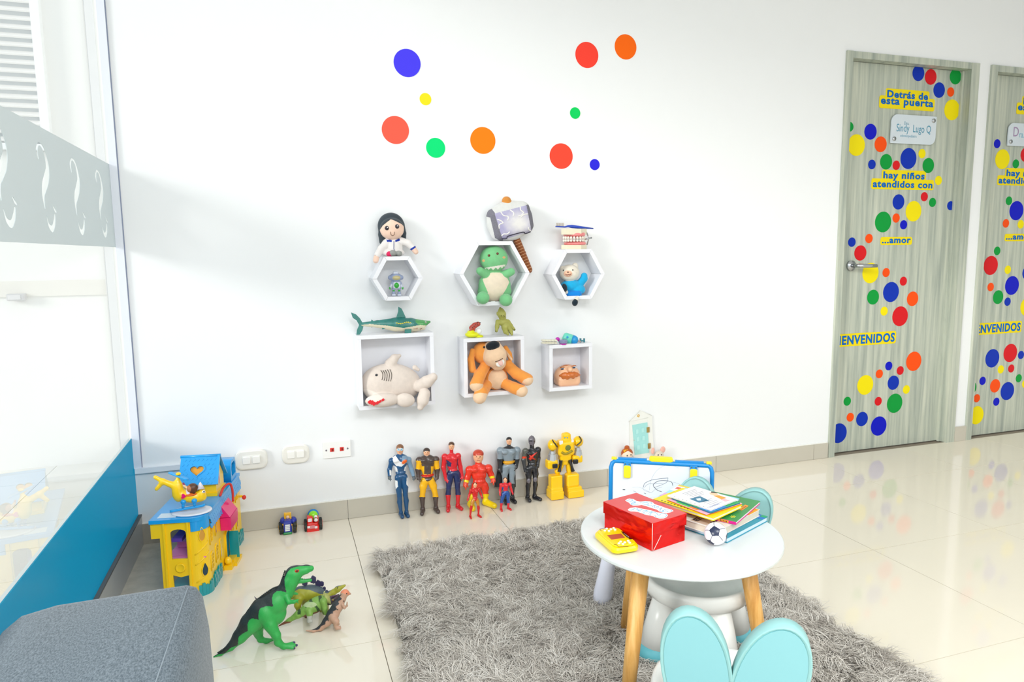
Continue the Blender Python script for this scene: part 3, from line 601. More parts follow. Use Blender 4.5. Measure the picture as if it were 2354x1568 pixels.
# ------------------------------------------------------------------ drawing easel
EA, EB = F(1405, 1059, .466), F(1637, 1071, .464)
ed = (EB-EA)/np.linalg.norm(EB-EA); en = np.array([ed[1], -ed[0], 0]); en = en if en[1] < 0 else -en; ew = np.linalg.norm(EB-EA)
eu = np.array([0, 0, 1.])*.985-en*.17; eu /= np.linalg.norm(eu)
BLU, YEL = M('#1187cf', .35), M('#f0d713', .35)
t = thing('drawing_easel', 'kids drawing board with blue frame, yellow clips and pencil scribbles', 'easel', (EA[0]+.13, EA[1]-.06, 0))
E0 = EA-eu*.29
BZ = .075
P = lambda a, b, c=0.: E0+ed*(a*ew)+eu*b+en*c
fr = [P(0, BZ), P(0, .27), P(.012, .283), P(.04, .29), P(.96, .29), P(.988, .283), P(1, .27), P(1, BZ), P(0, BZ)]
MB().tube(fr, .0068, 12).done('frame', BLU, t)
MB().box(P(.5, (.286+BZ)/2), (ew/2-.004, .002, (.286-BZ)/2), (ed, en, eu)).done('board', M('#dfe5ee', .25), t)
for a in (.165, .82):
    cl = MB().rbox(P(a, .262, .009), (.0105, .019, .0035), .005, (ed, eu, en), 3).done('clip', YEL, t)
    MB().box(P(a, .283, .0075), (.0105, .008, .0035), (ed, eu, en)).done('clip_mount', BLU, cl)
    for s in (-1, 1): MB().tube([P(a, .2855, .010)+ed*s*.006, P(a, .2855, .0125)+ed*s*.006], .0018, 8).done('clip_rivet', M('#6d6a44', .4), cl)
MB().rbox(P(.5, .302, 0), (.035, .008, .006), .006, (ed, eu, en), 3).done('handle', YEL, t)
for a in (.03, .97): MB().rbox(P(a, .2985, 0), (.008, .0035, .006), .002, (ed, eu, en), 2).done('corner_stop', YEL, t)
for a0, a1 in ((.07, .36), (.64, .92)): MB().box(P((a0+a1)/2, .299, -.002), ((a1-a0)*ew/2, .002, .004), (ed, eu, en)).done('hinge_rail', BLU, t)
def scrib(name, pts, r, c): MB().tube(smoothpath([P(a, b, .0022) for a, b in pts], 5), r, 5).done(name, M(c, .7), t)
ez = (1380, 930, 280/1756)
def eb(a, b):                               # sheet coordinates on the board plane
    u, v = ez[0]+a*ez[2], ez[1]+b*ez[2]; d = FWD + (u-1177)/FPX*RGT - (v-784)/FPX*UPV; nb = np.cross(ed, eu)
    X = EYEP+d*(((E0-EYEP)@nb)/(d@nb)); return (X-E0)@ed/ew, (X-E0)@eu
for pts, r, c in (([(985, 1050), (850, 1065), (740, 1085), (650, 1130), (625, 1190)], .0007, '#6b7280'), ([(985, 1050), (965, 1110), (880, 1155), (780, 1190)], .0006, '#7a808a'), ([(1052, 1160), (1035, 1110), (960, 1090), (850, 1095), (770, 1150), (820, 1220), (890, 1250)], .0008, '#59606c'), ([(640, 1190), (700, 1140), (800, 1138), (910, 1125)], .0005, '#8c929b'),
                  ([(1140, 910), (1050, 870), (950, 870), (840, 930), (770, 1020), (730, 1120), (715, 1230)], .0004, '#b7bcc4'), ([(470, 1190), (560, 1185), (640, 1215), (730, 1260)], .0005, '#c3c7cd'), ([(1060, 1110), (1130, 1130), (1180, 1160)], .0004, '#b0b5bd'), ([(330, 1222), (365, 1223)], .0012, '#50545c'), ([(480, 1238), (525, 1258)], .0006, '#8f949c'), ([(635, 1270), (665, 1280)], .0008, '#6a7078'), ([(620, 1190), (640, 1230), (740, 1260), (800, 1215), (900, 1180)], .0004, '#aab0b8')):
    scrib('scribble', [eb(*q) for q in pts], r, c)
LAV = M('#e6e8f6', .35)
f0 = np.array([.900, -1.045, .014])
MB().tube([P(.04, BZ+.012, .0), P(.04, BZ+.012, .0)*.5+f0*.5, P(.04, BZ+.012)*.15+f0*.85, f0], [.019, .023, .029, .026], 18).done('leg', LAV, t)
f1 = f0+ed*.26; MB().tube([P(.96, BZ+.012), P(.96, BZ+.012)*.5+f1*.5, f1], [.020, .023, .028], 16).done('leg', LAV, t)
for a, o_ in ((.04, .0), (.96, .26)):
    MB().tube([P(a, .285, -.006), P(a, .06, -.07), np.array([f0[0], f0[1], .01])+ed*o_-en*.20], [.006, .018, .026], 14).done('rear_leg', LAV, t)

# ------------------------------------------------------------------ yellow toy house in the corner
HA = np.array([-.414, -.511, 0.]); HL = np.array([.178, .984, 0]); HL /= np.linalg.norm(HL); HW = np.array([HL[1], -HL[0], 0])
def H(w_, l, z): return HA+HW*w_+HL*l+Z3*z
HX = (HW, HL, Z3)
HY, HYD, HBL, HTE, HPK, HPU = plastic('#ffd012'), M('#d99a10', .5), plastic('#1c9fe6'), plastic('#0d9aa2'), plastic('#ec1074'), plastic('#6a4ac0')
th = thing('toy_house', 'yellow toy house with blue shingle roof in the room corner', 'toy house', H(.075, .23, 0))
HW_, HLn, HT = .150, .460, .255
def hbox(m, w0, w1, l0, l1, z0, z1): return m.box(H((w0+w1)/2, (l0+l1)/2, (z0+z1)/2), ((w1-w0)/2, (l1-l0)/2, (z1-z0)/2), HX)
def harch(w0, w1, z0, z1, n=8):
    c = (w0+w1)/2; r = (w1-w0)/2; return [(w0, z0)]+[(c+r*math.cos(math.pi*(1-i/n)), z1-r*.55+r*.55*math.sin(math.pi*i/n)) for i in range(n+1)]+[(w1, z0)]
# end wall with an arched opening
outl = [(-.004, .205), (.012, .205), (.012, 0), (.108, 0), (.108, HT), (-.014, HT), (-.014, .205)]
em = outline_mesh([outl, harch(.044, .092, .132, .232), [(.044, .022), (.092, .022), (.092, .075), (.068, .070), (.044, .078)]], .003)
place('end_wall', em, HY, th, H(0, .003, 0), (HW, Z3))
m = MB(); hbox(m, .024, .030, -.005, .001, 0, .262); hbox(m, .096, .102, -.005, .001, 0, .262); m.done('pilaster', HY, th)
MB().lathe(H(.068, -.0005, .102), [(.015, 0), (.016, .002), (.013, .0035), (.011, .002), (.002, .002)], 24, (HW, Z3, -HL)).done('round_emblem', HY, th)
# rounded corner and long front
arc = [(.108+.042*math.sin(t), .042-.042*math.cos(t)) for t in np.linspace(0, math.pi/2, 12)]
ow = arc+[(.150, HLn), (.012, HLn), (.012, HLn-.005), (.145, HLn-.005)]+[(a-.005 if a > .1 else a, b+.004) for a, b in arc[::-1]]
fw = MB().prism([H(a, b, 0) for a, b in ow], (0, 0, HT)).done('front_wall', HY, th)
def hp(a, b, w_=.151, ox=320, oy=1020, sc=320/1394):
    u, v = ox+a*sc, oy+b*sc; d = FWD+(u-1177)/FPX*RGT-(v-784)/FPX*UPV; X = EYEP+d*(((H(w_, 0, 0)-EYEP)@HW)/(d@HW)); return (X-HA)@HL, X[2]
def arch_window(a, b, hl=.014, hz=.030, inner=HYD, bars=True, wo=0.):
    l, z = hp(a, b); P = [(q[0]-hl, q[1]-hz) for q in harch(0, 2*hl, 0, 2*hz)]
    f = place('window_frame', outline_mesh([[(x*1.22, y*1.12) for x, y in P], [(x*.84, y*.88) for x, y in P]], .0018), HY, fw, H(.1513+wo, l, z), (HL, Z3))
    place('window_opening', outline_mesh([[(x*.84, y*.88) for x, y in P]], .0004), inner, fw, H(.1504+wo, l, z), (HL, Z3))
    if bars:
        mb = MB(); hbox(mb, .1508, .1525, l-.0013, l+.0013, z-hz*.86, z+hz*.8)
        for k in (-.4, .05, .45): hbox(mb, .1508, .1524, l-hl*.8, l+hl*.8, z+k*hz-.001, z+k*hz+.001)
        mb.done('lattice', HY, fw)
DK = M('#7c5a20', .6); VI = M('#8d4f9e', .5)
for a, b, i, br in ((718, 905, HYD, True), (735, 1165, DK, True), (780, 1085, DK, True), (932, 810, HYD, True), (937, 535, HYD, True), (968, 500, HYD, True)): arch_window(a, b, .013, .028, i, br)
for a, b in ((765, 830), (978, 775)): arch_window(a, b, .009, .026, VI, False)
MT = M('#b9bcc9', .4)
arch_window(820, 1050, .009, .034, MT, False)
# drop shaped windows in the rounded corner
for (ang, z, c) in ((42, .205, M('#d59a3c', .5)), (46, .085, M('#1d3c4e', .4))):
    tt = math.radians(ang); cc = H(.108+.0425*math.sin(tt), .042-.0425*math.cos(tt), z); nn = HW*math.sin(tt)-HL*math.cos(tt); sd = HW*math.cos(tt)+HL*math.sin(tt)
    dp = [(.010*math.sin(t)*(1 if math.cos(t) < 0 else 1-.55*math.cos(t)), .020*math.cos(t)*(1.15 if math.cos(t) > 0 else 1)) for t in np.linspace(0, 2*math.pi, 25)[:-1]]
    place('drop_window', outline_mesh([dp], .0015), c, fw, cc+nn*.0004, (sd, Z3))
    place('drop_window_rim', outline_mesh([[(x*1.2, y*1.14) for x, y in dp], dp], .003), HY, fw, cc+nn*.0002, (sd, Z3))
for z in (.16, .125, .065):
    MB().tube([H(.108+.0425*math.sin(t), .042-.0425*math.cos(t), z+.028*(t-.8)) for t in np.linspace(.15, 1.35, 8)], .0022, 6).done('stair_moulding', HY, fw)
# door, steps, balcony, base stones
l, z = hp(885, 1020); P = harch(-.023, .023, -.055, .055)
place('doorway', outline_mesh([P], .0006), M('#0b6f86', .4), fw, H(.1504, l, z), (HL, Z3))
place('door_surround', outline_mesh([[(x*1.2, y*1.07) for x, y in P], P], .003), HY, fw, H(.152, l, z), (HL, Z3))
dl = MB(); hbox(dl, .153, .185, l+.019, l+.023, z-.058, z+.045); dl.done('teal_door', HTE, th)
m = MB(); hbox(m, .183, .187, l+.012, l+.019, z-.012, z+.004); m.done('teal_handle', HTE, th)
m = MB(); hbox(m, .151, .188, l-.032, l+.045, 0, .012); m.done('step', HY, th)
m = MB(); hbox(m, .151, .176, l-.024, l+.035, .0121, .022); m.done('step', HY, th)
m = MB(); hbox(m, .151, .178, l-.062, l-.034, 0, .016); m.done('planter_step', HY, th)
for dl_ in (-.048, -.042): MB().ball(H(.162, l+dl_, .030 if dl_ < -.045 else .024), (.012, .012, .014), 12, 8).done('shrub', HY, th)
for l0, l1 in ((.056, .150), (.395, .462)):
    m = MB(); n = 7
    for i in range(n):
        for j in range(3): hbox(m, .1505, .156+.001*((i+j) % 2), l0+(l1-l0)*i/n+.0004, l0+(l1-l0)*(i+1)/n-.0004, .015*j+.0004, .015*(j+1)-.0004+(.006*math.sin(i*2.1) if j == 2 else 0))
    m.done('base_stones', HTE, th)
m = MB()
for i in range(6):
    t0 = .3+i*.22; t1 = t0+.21
    m.prism([H(.108+r*math.sin(t), .042-r*math.cos(t), 0) for r, t in ((.0425, t0), (.0425, t1), (.048, t1), (.048, t0))], (0, 0, .036+.006*math.sin(i*1.7)))
m.done('corner_stones', HTE, th)
(lA, zA), (lB, zB) = hp(800, 800, .165), hp(930, 640, .165)
lc = .225
m = MB(); hbox(m, .151, .185, lc-.050, lc+.050, .150, .166); m.done('balcony_floor', HPK, th)
m = MB(); hbox(m, .178, .186, lc-.050, lc+.050, .1662, .195); m.done('balcony_rail', HPK, th)
for s in (-1, 1):
    m = MB(); hbox(m, .151, .1778, lc+s*.047-.003, lc+s*.047+.003, .1662, .195); m.done('balcony_side', HPK, th)
MB().prism([H(.151, lc-.048, .196), H(.184, lc-.048, .196), H(.151, lc-.048, .245)], HL*.096).done('pink_canopy', HPK, th)
MB().tube(smoothpath([H(.15, lc-.03, .268), H(.158, lc-.005, .292), H(.170, lc+.03, .292), H(.176, lc+.036, .262), H(.176, lc+.034, .225)], 5), .0042, 8).done('red_rope', M('#d5382e', .6), th)
# deck and shingle eave
dk = [(-.016, -.006), (.108, -.006)]+[(.108+.046*math.sin(t), .042-.048*math.cos(t)) for t in np.linspace(.15, math.pi/2, 9)]+[(.154, HLn+.004), (-.016, HLn+.004)]
MB().prism([H(a, b, HT+.0005) for a, b in dk], (0, 0, .012)).done('deck', HBL, th)
bd = [(.108+.0455*math.sin(t), .042-.0455*math.cos(t)) for t in np.linspace(.02, math.pi/2, 12)]
MB().prism([H(a, b, .222) for a, b in bd]+[][:0]+[H(a-.002, b+.002, .222) for a, b in bd[::-1]], (0, 0, .033)).done('corner_band', HBL, th)
m = MB()
for r in range(3):
    for i in range(24):
        l0 = .043+i*.0177+(.009 if r % 2 else 0)
        if l0 > .447: continue
        z1 = .256-r*.0145; o_ = .1515+r*.0016
        m.prism([H(o_, l0, z1), H(o_, l0+.0172, z1), H(o_+.002, l0+.0172, z1-.012), H(o_+.003, l0+.0086, z1-.0165), H(o_+.002, l0, z1-.012)], HW*.003-Z3*.001)
o = m.done('shingle_eave', HBL, th); o['kind'] = 'stuff'
PADW = M('#e9e9ef', .35)
MB().lathe(H(.097, .056, HT+.0127), [(.01, 0), (.056, 0), (.060, .002), (.060, .005), (.054, .0062), (.048, .0052), (.01, .005)], 40, (HW*1.05, HL*.80, Z3)).done('landing_pad', PADW, th)
m = MB(); hbox(m, .004, .060, .012, .052, HT+.0126, HT+.0142); m.done('white_inset', M('#d3e2ee', .4), th)
# inside: rooms seen through the end opening
m = MB(); hbox(m, .02, .144, .012, .45, .126, .130); m.done('pink_floor', M('#ea83c0', .5), th)
m = MB()
for i in range(5): hbox(m, .02, .144, .03+.06*i, .0305+.06*i, .1301, .1306)
m.done('floor_groove', M('#c55a9a', .5), th)
m = MB(); hbox(m, .03, .09, .10, .20, .131, .150); m.done('pink_block', M('#ea83c0', .5), th)
m = MB(); m.prism([H(.03, .05, .170), H(.062, .05, .170), H(.10, .30, .205), H(.068, .30, .205)], (0, 0, .012)); m.done('purple_slide', HPU, th)
m = MB(); hbox(m, .02, .144, .012, .45, .003, .020); m.done('teal_floor', HTE, th)
m = MB(); hbox(m, .10, .11, .10, .16, .03, .055); m.done('red_block', M('#c4162a', .4), th)
# upper storey with gable roof
zE, zR, lE, lR, lB_ = .312, .402, .195, .245, .320
gw0, gw1 = .020, .138
gb = MB(); gb.prism([H(gw0+.01, l_, z_) for l_, z_ in ((lE+.014, HT+.0127), (lB_-.014, HT+.0127), (lB_-.014, .320), (lR, .390), (lE+.014, .320))], HW*(gw1-gw0-.012)); gb.done('upper_storey', HY, th)
m = MB(); hbox(m, gw0+.004, gw1+.002, lE+.006, lB_-.006, HT+.0127, HT+.024); m.done('storey_plinth', HY, th)
sv = H(0, lR, zR)-H(0, lE, zE); sl = np.linalg.norm(sv); sv /= sl; sn = np.cross(HW, sv)
ht = [(.020*(16*math.sin(t)**3)/16, .020*(13*math.cos(t)-5*math.cos(2*t)-2*math.cos(3*t)-math.cos(4*t))/16) for t in np.linspace(0, 2*math.pi, 33)[:-1]]
rw = gw1+.008-gw0+.004
hc = (rw*.44, sl*.50)
rf = place('roof_slope', outline_mesh([[(0, 0), (rw, 0), (rw, sl), (0, sl)], [(x*1.15+hc[0], y+hc[1]) for x, y in ht]], .003), HBL, th, H(gw0-.004, lE, zE), (HW, sv))
place('heart_rim', outline_mesh([[(x*1.45+hc[0], y*1.28+hc[1]) for x, y in ht], [(x*1.15+hc[0], y+hc[1]) for x, y in ht]], .0016), HBL, rf, H(gw0-.004, lE, zE)+sn*.0042*(1 if sn[2] > 0 else -1), (HW, sv))
hin = place('heart_window', outline_mesh([[(x*1.12+hc[0], y*.97+hc[1]) for x, y in ht]], .0006), M('#e79b22', .5), rf, H(gw0-.004, lE, zE)-sn*.0022*(1 if sn[2] > 0 else -1), (HW, sv))
m = MB(); sg = 1 if sn[2] > 0 else -1; R0 = H(gw0-.004, lE, zE)
for r in range(6):
    for i in range(9):
        x, y = rw*(i+.5+(.5 if r % 2 else 0))/9.2, sl*(r+.45)/6.2
        if ((x-hc[0])/.031)**2+((y-hc[1])/.026)**2 < 1 or x > rw-.012: continue
        q = R0+HW*x+sv*y+sn*sg*.003; d_ = [(-.0066, 0), (0, -.0066), (.0066, 0), (0, .0066)]
        m.prism([q+HW*a+sv*b for a, b in d_], sn*sg*.0011)
o = m.done('roof_scales', HBL, rf); o['kind'] = 'stuff'
sv2 = H(0, lB_, zE)-H(0, lR, zR); m = MB(); n2 = np.cross(HW, sv2); n2 /= np.linalg.norm(n2)
m.prism([H(gw0-.004, lR, zR), H(gw1+.008, lR, zR), H(gw1+.008, lB_, zE), H(gw0-.004, lB_, zE)], n2*.005); m.done('roof_slope', HBL, th)
MB().tube([H(gw0-.006, lR, zR), H(gw1+.010, lR, zR)], .0055, 10).done('ridge', HBL, th)
m = MB(); m.box((H(gw1+.005, lE, zE)+H(gw1+.005, lR, zR))/2+sn*sg*.004, (.004, sl/2, .003), (HW, sv, sn)); m.done('barge_board', HBL, th)
m = MB(); hbox(m, gw1-.001, gw1+.001, lR-.020, lR+.008, .30, .36); m.done('gable_sticker', M('#ddd6b4', .5), th)
m = MB(); hbox(m, gw1+.0012, gw1+.0022, lR-.012, lR-.006, .325, .352); hbox(m, gw1+.0012, gw1+.0022, lR-.009, lR-.0075, .302, .325); m.done('pink_flower_print', HPK, th)
dm = [(.355, HT+.0127), (.430, HT+.0127), (.430, .325), (.418, .345), (.367, .345), (.355, .325)]
di = [(.366, .285), (.419, .285), (.419, .320), (.411, .333), (.374, .333), (.366, .320)]
place('blue_dormer', outline_mesh([dm, di], .038), HBL, th, H(.112, 0, 0), (HL, Z3))
m = MB(); hbox(m, .09, .10, .366, .419, .286, .332); m.done('dormer_back', M('#5b4634', .6), th)
m = MB(); hbox(m, .151, .162, .452, .458, .172, .180); m.done('wall_bracket', HY, th)
MB().ball(H(.168, .452, .172), (.008, .007, .009), 10, 7).done('red_tassel', M('#df3a34', .7), th)

# helicopter standing on the deck
fh = Fr(400, 1075, 120/1568, -.462)
tc_ = thing('toy_helicopter', 'yellow fish-shaped toy helicopter with blue skids on the toy house deck', 'toy helicopter', fh.p(450, 1250))
r = lambda c: fh.r(c)
soft(tc_, [ell('fuselage', HY, fh.p(480, 860), (r(460), r(190), r(190)), 12), ell('fuselage', HY, fh.p(120, 700), (r(170), r(150), r(340))), ell('fuselage', HY, fh.p(820, 800), (r(130), r(160), r(190))),
           cap('fuselage', HY, fh.p(60, 560), fh.p(-330, 420), r(110), r(75)), cap('fuselage', HY, fh.p(-330, 420), fh.p(-560, 290), r(70), r(55)), cap('fuselage', HY, fh.p(-330, 420), fh.p(-520, 640), r(70), r(55)), cap('fuselage', HY, fh.p(100, 420), fh.p(120, 330), r(70), r(55))], .0012, .006)
MB().ball(fh.p(500, 790, -.004), (r(215), r(175), r(60)), 18, 8).done('cockpit', M('#e2680f', .5), tc_)
MB().tube([fh.p(790, 640, -.004), fh.p(790, 430, 0)], [r(130), r(8)], 14).done('windscreen', M('#e8dfe6', .2), tc_)
ht2 = [(x, y) for x, y in ht]
place('pink_heart', outline_mesh([[(x*.42, y*.42) for x, y in ht]], .001), HPK, tc_, fh.p(285, 865, -r(195)), (np.array([.2, 0, .98]), np.array([-.98, 0, .2])))
MB().ball(fh.p(890, 725, -r(140)), (r(45), r(20), r(45)), 12, 8).done('eye', M('#f6f6f6', .3), tc_)
MB().ball(fh.p(900, 725, -r(158)), (r(22), r(12), r(24)), 10, 6).done('pupil', M('#202020', .3), tc_)
for dy in (-.017, .017):
    MB().tube(smoothpath([fh.p(-120, 1320, dy), fh.p(250, 1250, dy), fh.p(700, 1170, dy), fh.p(860, 1140, dy), fh.p(930, 1090, dy)], 4), r(42), 10).done('skid', HBL, tc_)
    for a in ((280, 1030, 270, 1230), (610, 990, 620, 1170)):
        MB().ball(fh.p(a[0], a[1], dy), r(80), 14, 9).done('skid_knob', HBL, tc_); MB().tube([fh.p(a[0], a[1], dy), fh.p(a[2], a[3], dy)], [r(50), r(38)], 10).done('skid_post', HBL, tc_)
MB().rbox(fh.p(130, 250), (r(330), r(60), r(22)), r(50), (np.array([.82, -.5, -.28]), np.array([.5, .86, 0]), np.array([.27, -.1, .95])), 3).done('rotor_blade', HBL, tc_)
MB().ball(fh.p(130, 190), (r(75), r(75), r(45)), 12, 8).done('rotor_hub', HY, tc_)
tp = thing('pilot_doll', 'small doll with dark brown hair and white shirt in the yellow helicopter', 'doll', fh.p(470, 860, -.008))
soft(tp, [cap('body', M('#efe8f2', .6), fh.p(440, 860, -.011), fh.p(420, 680, -.011), r(70), r(55)), ell('hair', M('#5b3620', .45), fh.p(560, 620, -.009), (r(150), r(130), r(150))), cap('hair', M('#3a2518', .45), fh.p(640, 560, -.014), fh.p(590, 790, -.013), r(50), r(40)),
           ell('face', M('#b9744a', .5), fh.p(470, 630, -.013), (r(75), r(110), r(100))), cap('arm', M('#f0c79f', .5), fh.p(440, 650, -.014), fh.p(300, 540, -.013), r(36), r(28)), cap('arm', M('#8d2f63', .5), fh.p(320, 560, -.012), fh.p(280, 470, -.011), r(34), r(26))], .0009, .0025)

# ------------------------------------------------------------------ things on the round table
def quad_axes(Fc, Rc, Lc, z):
    f, r_, l = F(Fc[0], Fc[1], z), F(Rc[0], Rc[1], z), F(Lc[0], Lc[1], z); e1 = r_-f; e2 = l-f; a = np.linalg.norm(e1); u1 = e1/a; u2 = np.array([-u1[1], u1[0], 0]); b = e2@u2
    if b < 0: u2 = -u2; b = -b
    return f, u1, u2, a, b
def book(label, Fc, Rc, Lc, z0, z1, cover, pages='#efe9db', spine=None, cat='book', top=None, rr=.003, pb=True):
    f, u1, u2, a, b = quad_axes(Fc, Rc, Lc, z1); c = f+u1*a/2+u2*b/2; c[2] = (z0+z1)/2; hz = (z1-z0)/2; t = thing('book' if cat == 'book' else 'magazine', label, cat, (c[0], c[1], z0), 'books stacked on the round table')
    ct = .0008 if hz < .004 else .0013
    MB().box((c[0], c[1], z1-ct/2-.0001), (a/2, b/2, ct/2), (u1, u2, Z3)).done('cover', top or cover, t)
    MB().box((c[0], c[1], z0+ct/2+.0001), (a/2, b/2, ct/2), (u1, u2, Z3)).done('back_cover', cover, t)
    if pb: MB().box((c[0], c[1], (z0+z1)/2), (a/2-.002, b/2-.002, hz-ct-.0002), (u1, u2, Z3)).done('pages', M(pages, .8), t)
    return t, f, u1, u2, a, b, z1
Q = lambda B, x, y, dz=.0002: B[1]*np.array([1, 1, 0])+B[2]*x*B[4]+B[3]*y*B[5]+Z3*(B[6]+dz)
def patch(B, pts, c, name='print', h=.0003, dz=.0001): MB().prism([Q(B, x, y, dz) for x, y in pts], (0, 0, h)).done(name, M(c, .45), B[0])
z = TZ+.0003
B1 = book('teal-edged book with pale blue pages, bottom of the stack', (1672, 1237), (1765, 1188), (1560, 1212), z, z+.013, M('#0a93ad', .35), '#cfe0ee')
patch(B1, [(.86, 0), (1, 0), (1, .3), (.86, .3)], '#1f76c8'); patch(B1, [(.93, .0), (1, 0), (1, .12), (.93, .12)], '#0fa86a', 'green_corner', .0003, .0005)
B2 = book('thick white book with black lettering under the green book', (1655, 1219), (1747, 1171), (1545, 1198), z+.0135, z+.032, M('#ece6df', .5), '#ded3c0')
patch(B2, [(.70, .0), (.98, .0), (.98, .35), (.70, .35)], '#f2a91c', 'orange_print'); patch(B2, [(.02, .35), (.55, .35), (.55, .75), (.02, .75)], '#cfb4a4', 'tan_print')
for i in range(7): patch(B2, [(.12+.045*i, .30+.012*(i % 2)), (.145+.045*i, .30), (.155+.045*i, .37), (.125+.045*i, .37-.01*(i % 3))], '#33262c', 'black_letter', .0003, .0004)
for y in (.60, .655, .71): patch(B2, [(.05, y), (.16, y), (.16, y+.022), (.05, y+.022)], '#33262c', 'black_letter', .0003, .0004)
patch(B2, [(.05, .60), (.075, .60), (.075, .73), (.05, .73)], '#33262c', 'black_letter', .0003, .0005)
B3 = book('green picture book with yellow flowers and magenta spine', (1692, 1200), (1748, 1152), (1560, 1168), z+.0325, z+.0405, M('#d40f86', .4), '#eadfe4', top=M('#2f9048', .4, var=.25, vscale=30))
for x, y, s in ((.16, .12, .05), (.33, .30, .035), (.62, .16, .03), (.80, .55, .035)):
    for k in range(6):
        a_ = k*math.pi/3; patch(B3, [(x, y), (x+s*math.cos(a_-.25)*.8, y+s*.7*math.sin(a_-.25)), (x+s*1.25*math.cos(a_), y+s*.9*math.sin(a_)), (x+s*.8*math.cos(a_+.25), y+s*.7*math.sin(a_+.25))], '#d9e04a', 'flower_petal')
    patch(B3, [(x-.01, y-.008), (x+.01, y-.008), (x+.01, y+.008), (x-.01, y+.008)], '#f0a020', 'flower_centre', .0003, .0005)
for x, y in ((.25, .42), (.45, .62), (.70, .75)): patch(B3, [(x, y), (x+.08, y-.02), (x+.14, y+.03), (x+.06, y+.06)], '#7cc63a', 'leaf_print')
patch(B3, [(.46, .10), (.70, .08), (.72, .15), (.48, .17)], '#f39a16', 'orange_label'); patch(B3, [(.50, .115), (.66, .10), (.665, .115), (.505, .13)], '#b55a10', 'label_lettering', .0003, .0005)
f3 = B3[1]; sp = lambda x, zz: f3*np.array([1, 1, 0])+B3[3]*x*B3[5]-B3[2]*.0006+Z3*zz
MB().prism([sp(.0, z+.033), sp(1, z+.033), sp(1, z+.0402), sp(0, z+.0402)], B3[2]*.0007).done('spine', M('#d40f86', .4), B3[0])
MB().prism([sp(.12, z+.0340)-B3[2]*.0004, sp(.30, z+.0340)-B3[2]*.0004, sp(.30, z+.0394)-B3[2]*.0004, sp(.12, z+.0394)-B3[2]*.0004], B3[2]*.0003).done('spine_label', M('#f2a018', .4), B3[0])
for x in (.145, .17, .195, .22, .245): MB().prism([sp(x, z+.0350)-B3[2]*.0008, sp(x+.014, z+.0350)-B3[2]*.0008, sp(x+.014, z+.0385)-B3[2]*.0008, sp(x+.004, z+.0385)-B3[2]*.0008], B3[2]*.0003).done('spine_lettering', M('#4a2a10', .5), B3[0])
for x in (.36, .39, .42, .45, .49): MB().prism([sp(x, z+.0350)-B3[2]*.0004, sp(x+.012, z+.0350)-B3[2]*.0004, sp(x+.012, z+.0385)-B3[2]*.0004, sp(x+.005, z+.0385)-B3[2]*.0004], B3[2]*.0003).done('spine_lettering', M('#f5d9ea', .5), B3[0])
B5 = book('pastel book with yellow and sky blue top edge, sticking out at the back', (1655, 1176), (1700, 1146), (1497, 1150), z+.041, z+.0455, M('#cfe9f4', .4), top=M('#9adcf0', .4))
patch(B5, [(.90, .36), (1, .36), (1, 1), (.90, 1)], '#e8cf3c', 'yellow_strip'); patch(B5, [(.55, .86), (.90, .86), (.90, 1), (.55, 1)], '#f4eef2', 'white_panel'); patch(B5, [(.70, .90), (.82, .90), (.82, .97), (.70, .97)], '#e2513c', 'red_print', .0003, .0005); patch(B5, [(.05, .80), (.32, .80), (.32, 1), (.05, 1)], '#d7a9dc', 'lilac_panel')
B4 = book('yellow activity book with dark dotted edge under the thin magazines', (1640, 1191), (1706, 1161), (1502, 1147), z+.046, z+.054, M('#f4dc0a', .4), '#efeadf')
patch(B4, [(.02, .15), (.85, .10), (.80, .30), (.10, .34)], '#7eb824', 'grass_print'); 
for i in range(9): patch(B4, [(.03+.01*(i % 2), .42+.055*i), (.07, .42+.055*i), (.07, .445+.055*i), (.03, .44+.055*i)], '#6c7a10', 'dotted_print')
for i in range(5): patch(B4, [(.5+.08*i, .80), (.507+.08*i, .80), (.507+.08*i, .99), (.5+.08*i, .99)], '#d6bd08', 'grid_print')
B6 = book('thin pink and orange booklet just above the yellow book', (1624, 1183), (1706, 1157), (1527, 1150), z+.0545, z+.0575, M('#f28a24', .4), top=M('#f3b3c4', .4))
patch(B6, [(.02, .45), (.25, .45), (.25, .8), (.02, .8)], '#5ac64a', 'green_print'); patch(B6, [(.02, .25), (.2, .25), (.2, .45), (.02, .45)], '#f28a24', 'orange_print')
B8 = book('thin blue and green booklet beneath the white magazine', (1634, 1178), (1702, 1155), (1530, 1149), z+.058, z+.061, M('#1769b8', .4), top=M('#19a35a', .4))
patch(B8, [(0, 0), (.55, 0), (.45, .2), (0, .3)], '#1f7fd0', 'blue_print')
B7 = book('white magazine with text and blue photo, topmost of the stack', (1634, 1172), (1696, 1148), (1519, 1144), z+.0615, z+.0648, M('#f3f2f0', .45), cat='magazine')
for i in range(6):
    y = .86-.055*i; patch(B7, [(.35, y), (.85-.07*(i % 3), y), (.85-.07*(i % 3), y+.010), (.35, y+.010)], '#a9a6b4', 'text_line')
for i in range(5):
    y = .44-.06*i; patch(B7, [(.22, y-.10), (.60-.05*(i % 2), y-.10), (.60-.05*(i % 2), y-.09), (.22, y-.09)], '#b3b0bc', 'text_line')
for i in range(9): patch(B7, [(.03, .08+.095*i), (.05, .08+.095*i), (.05, .10+.095*i), (.03, .10+.095*i)], '#8d9a93', 'margin_dot')
patch(B7, [(.16, .36), (.44, .30), (.52, .56), (.20, .60)], '#2b7597', 'blue_photo'); patch(B7, [(.24, .44), (.30, .40), (.42, .49), (.30, .52)], '#dfe8ef', 'photo_highlight', .0003, .0005)
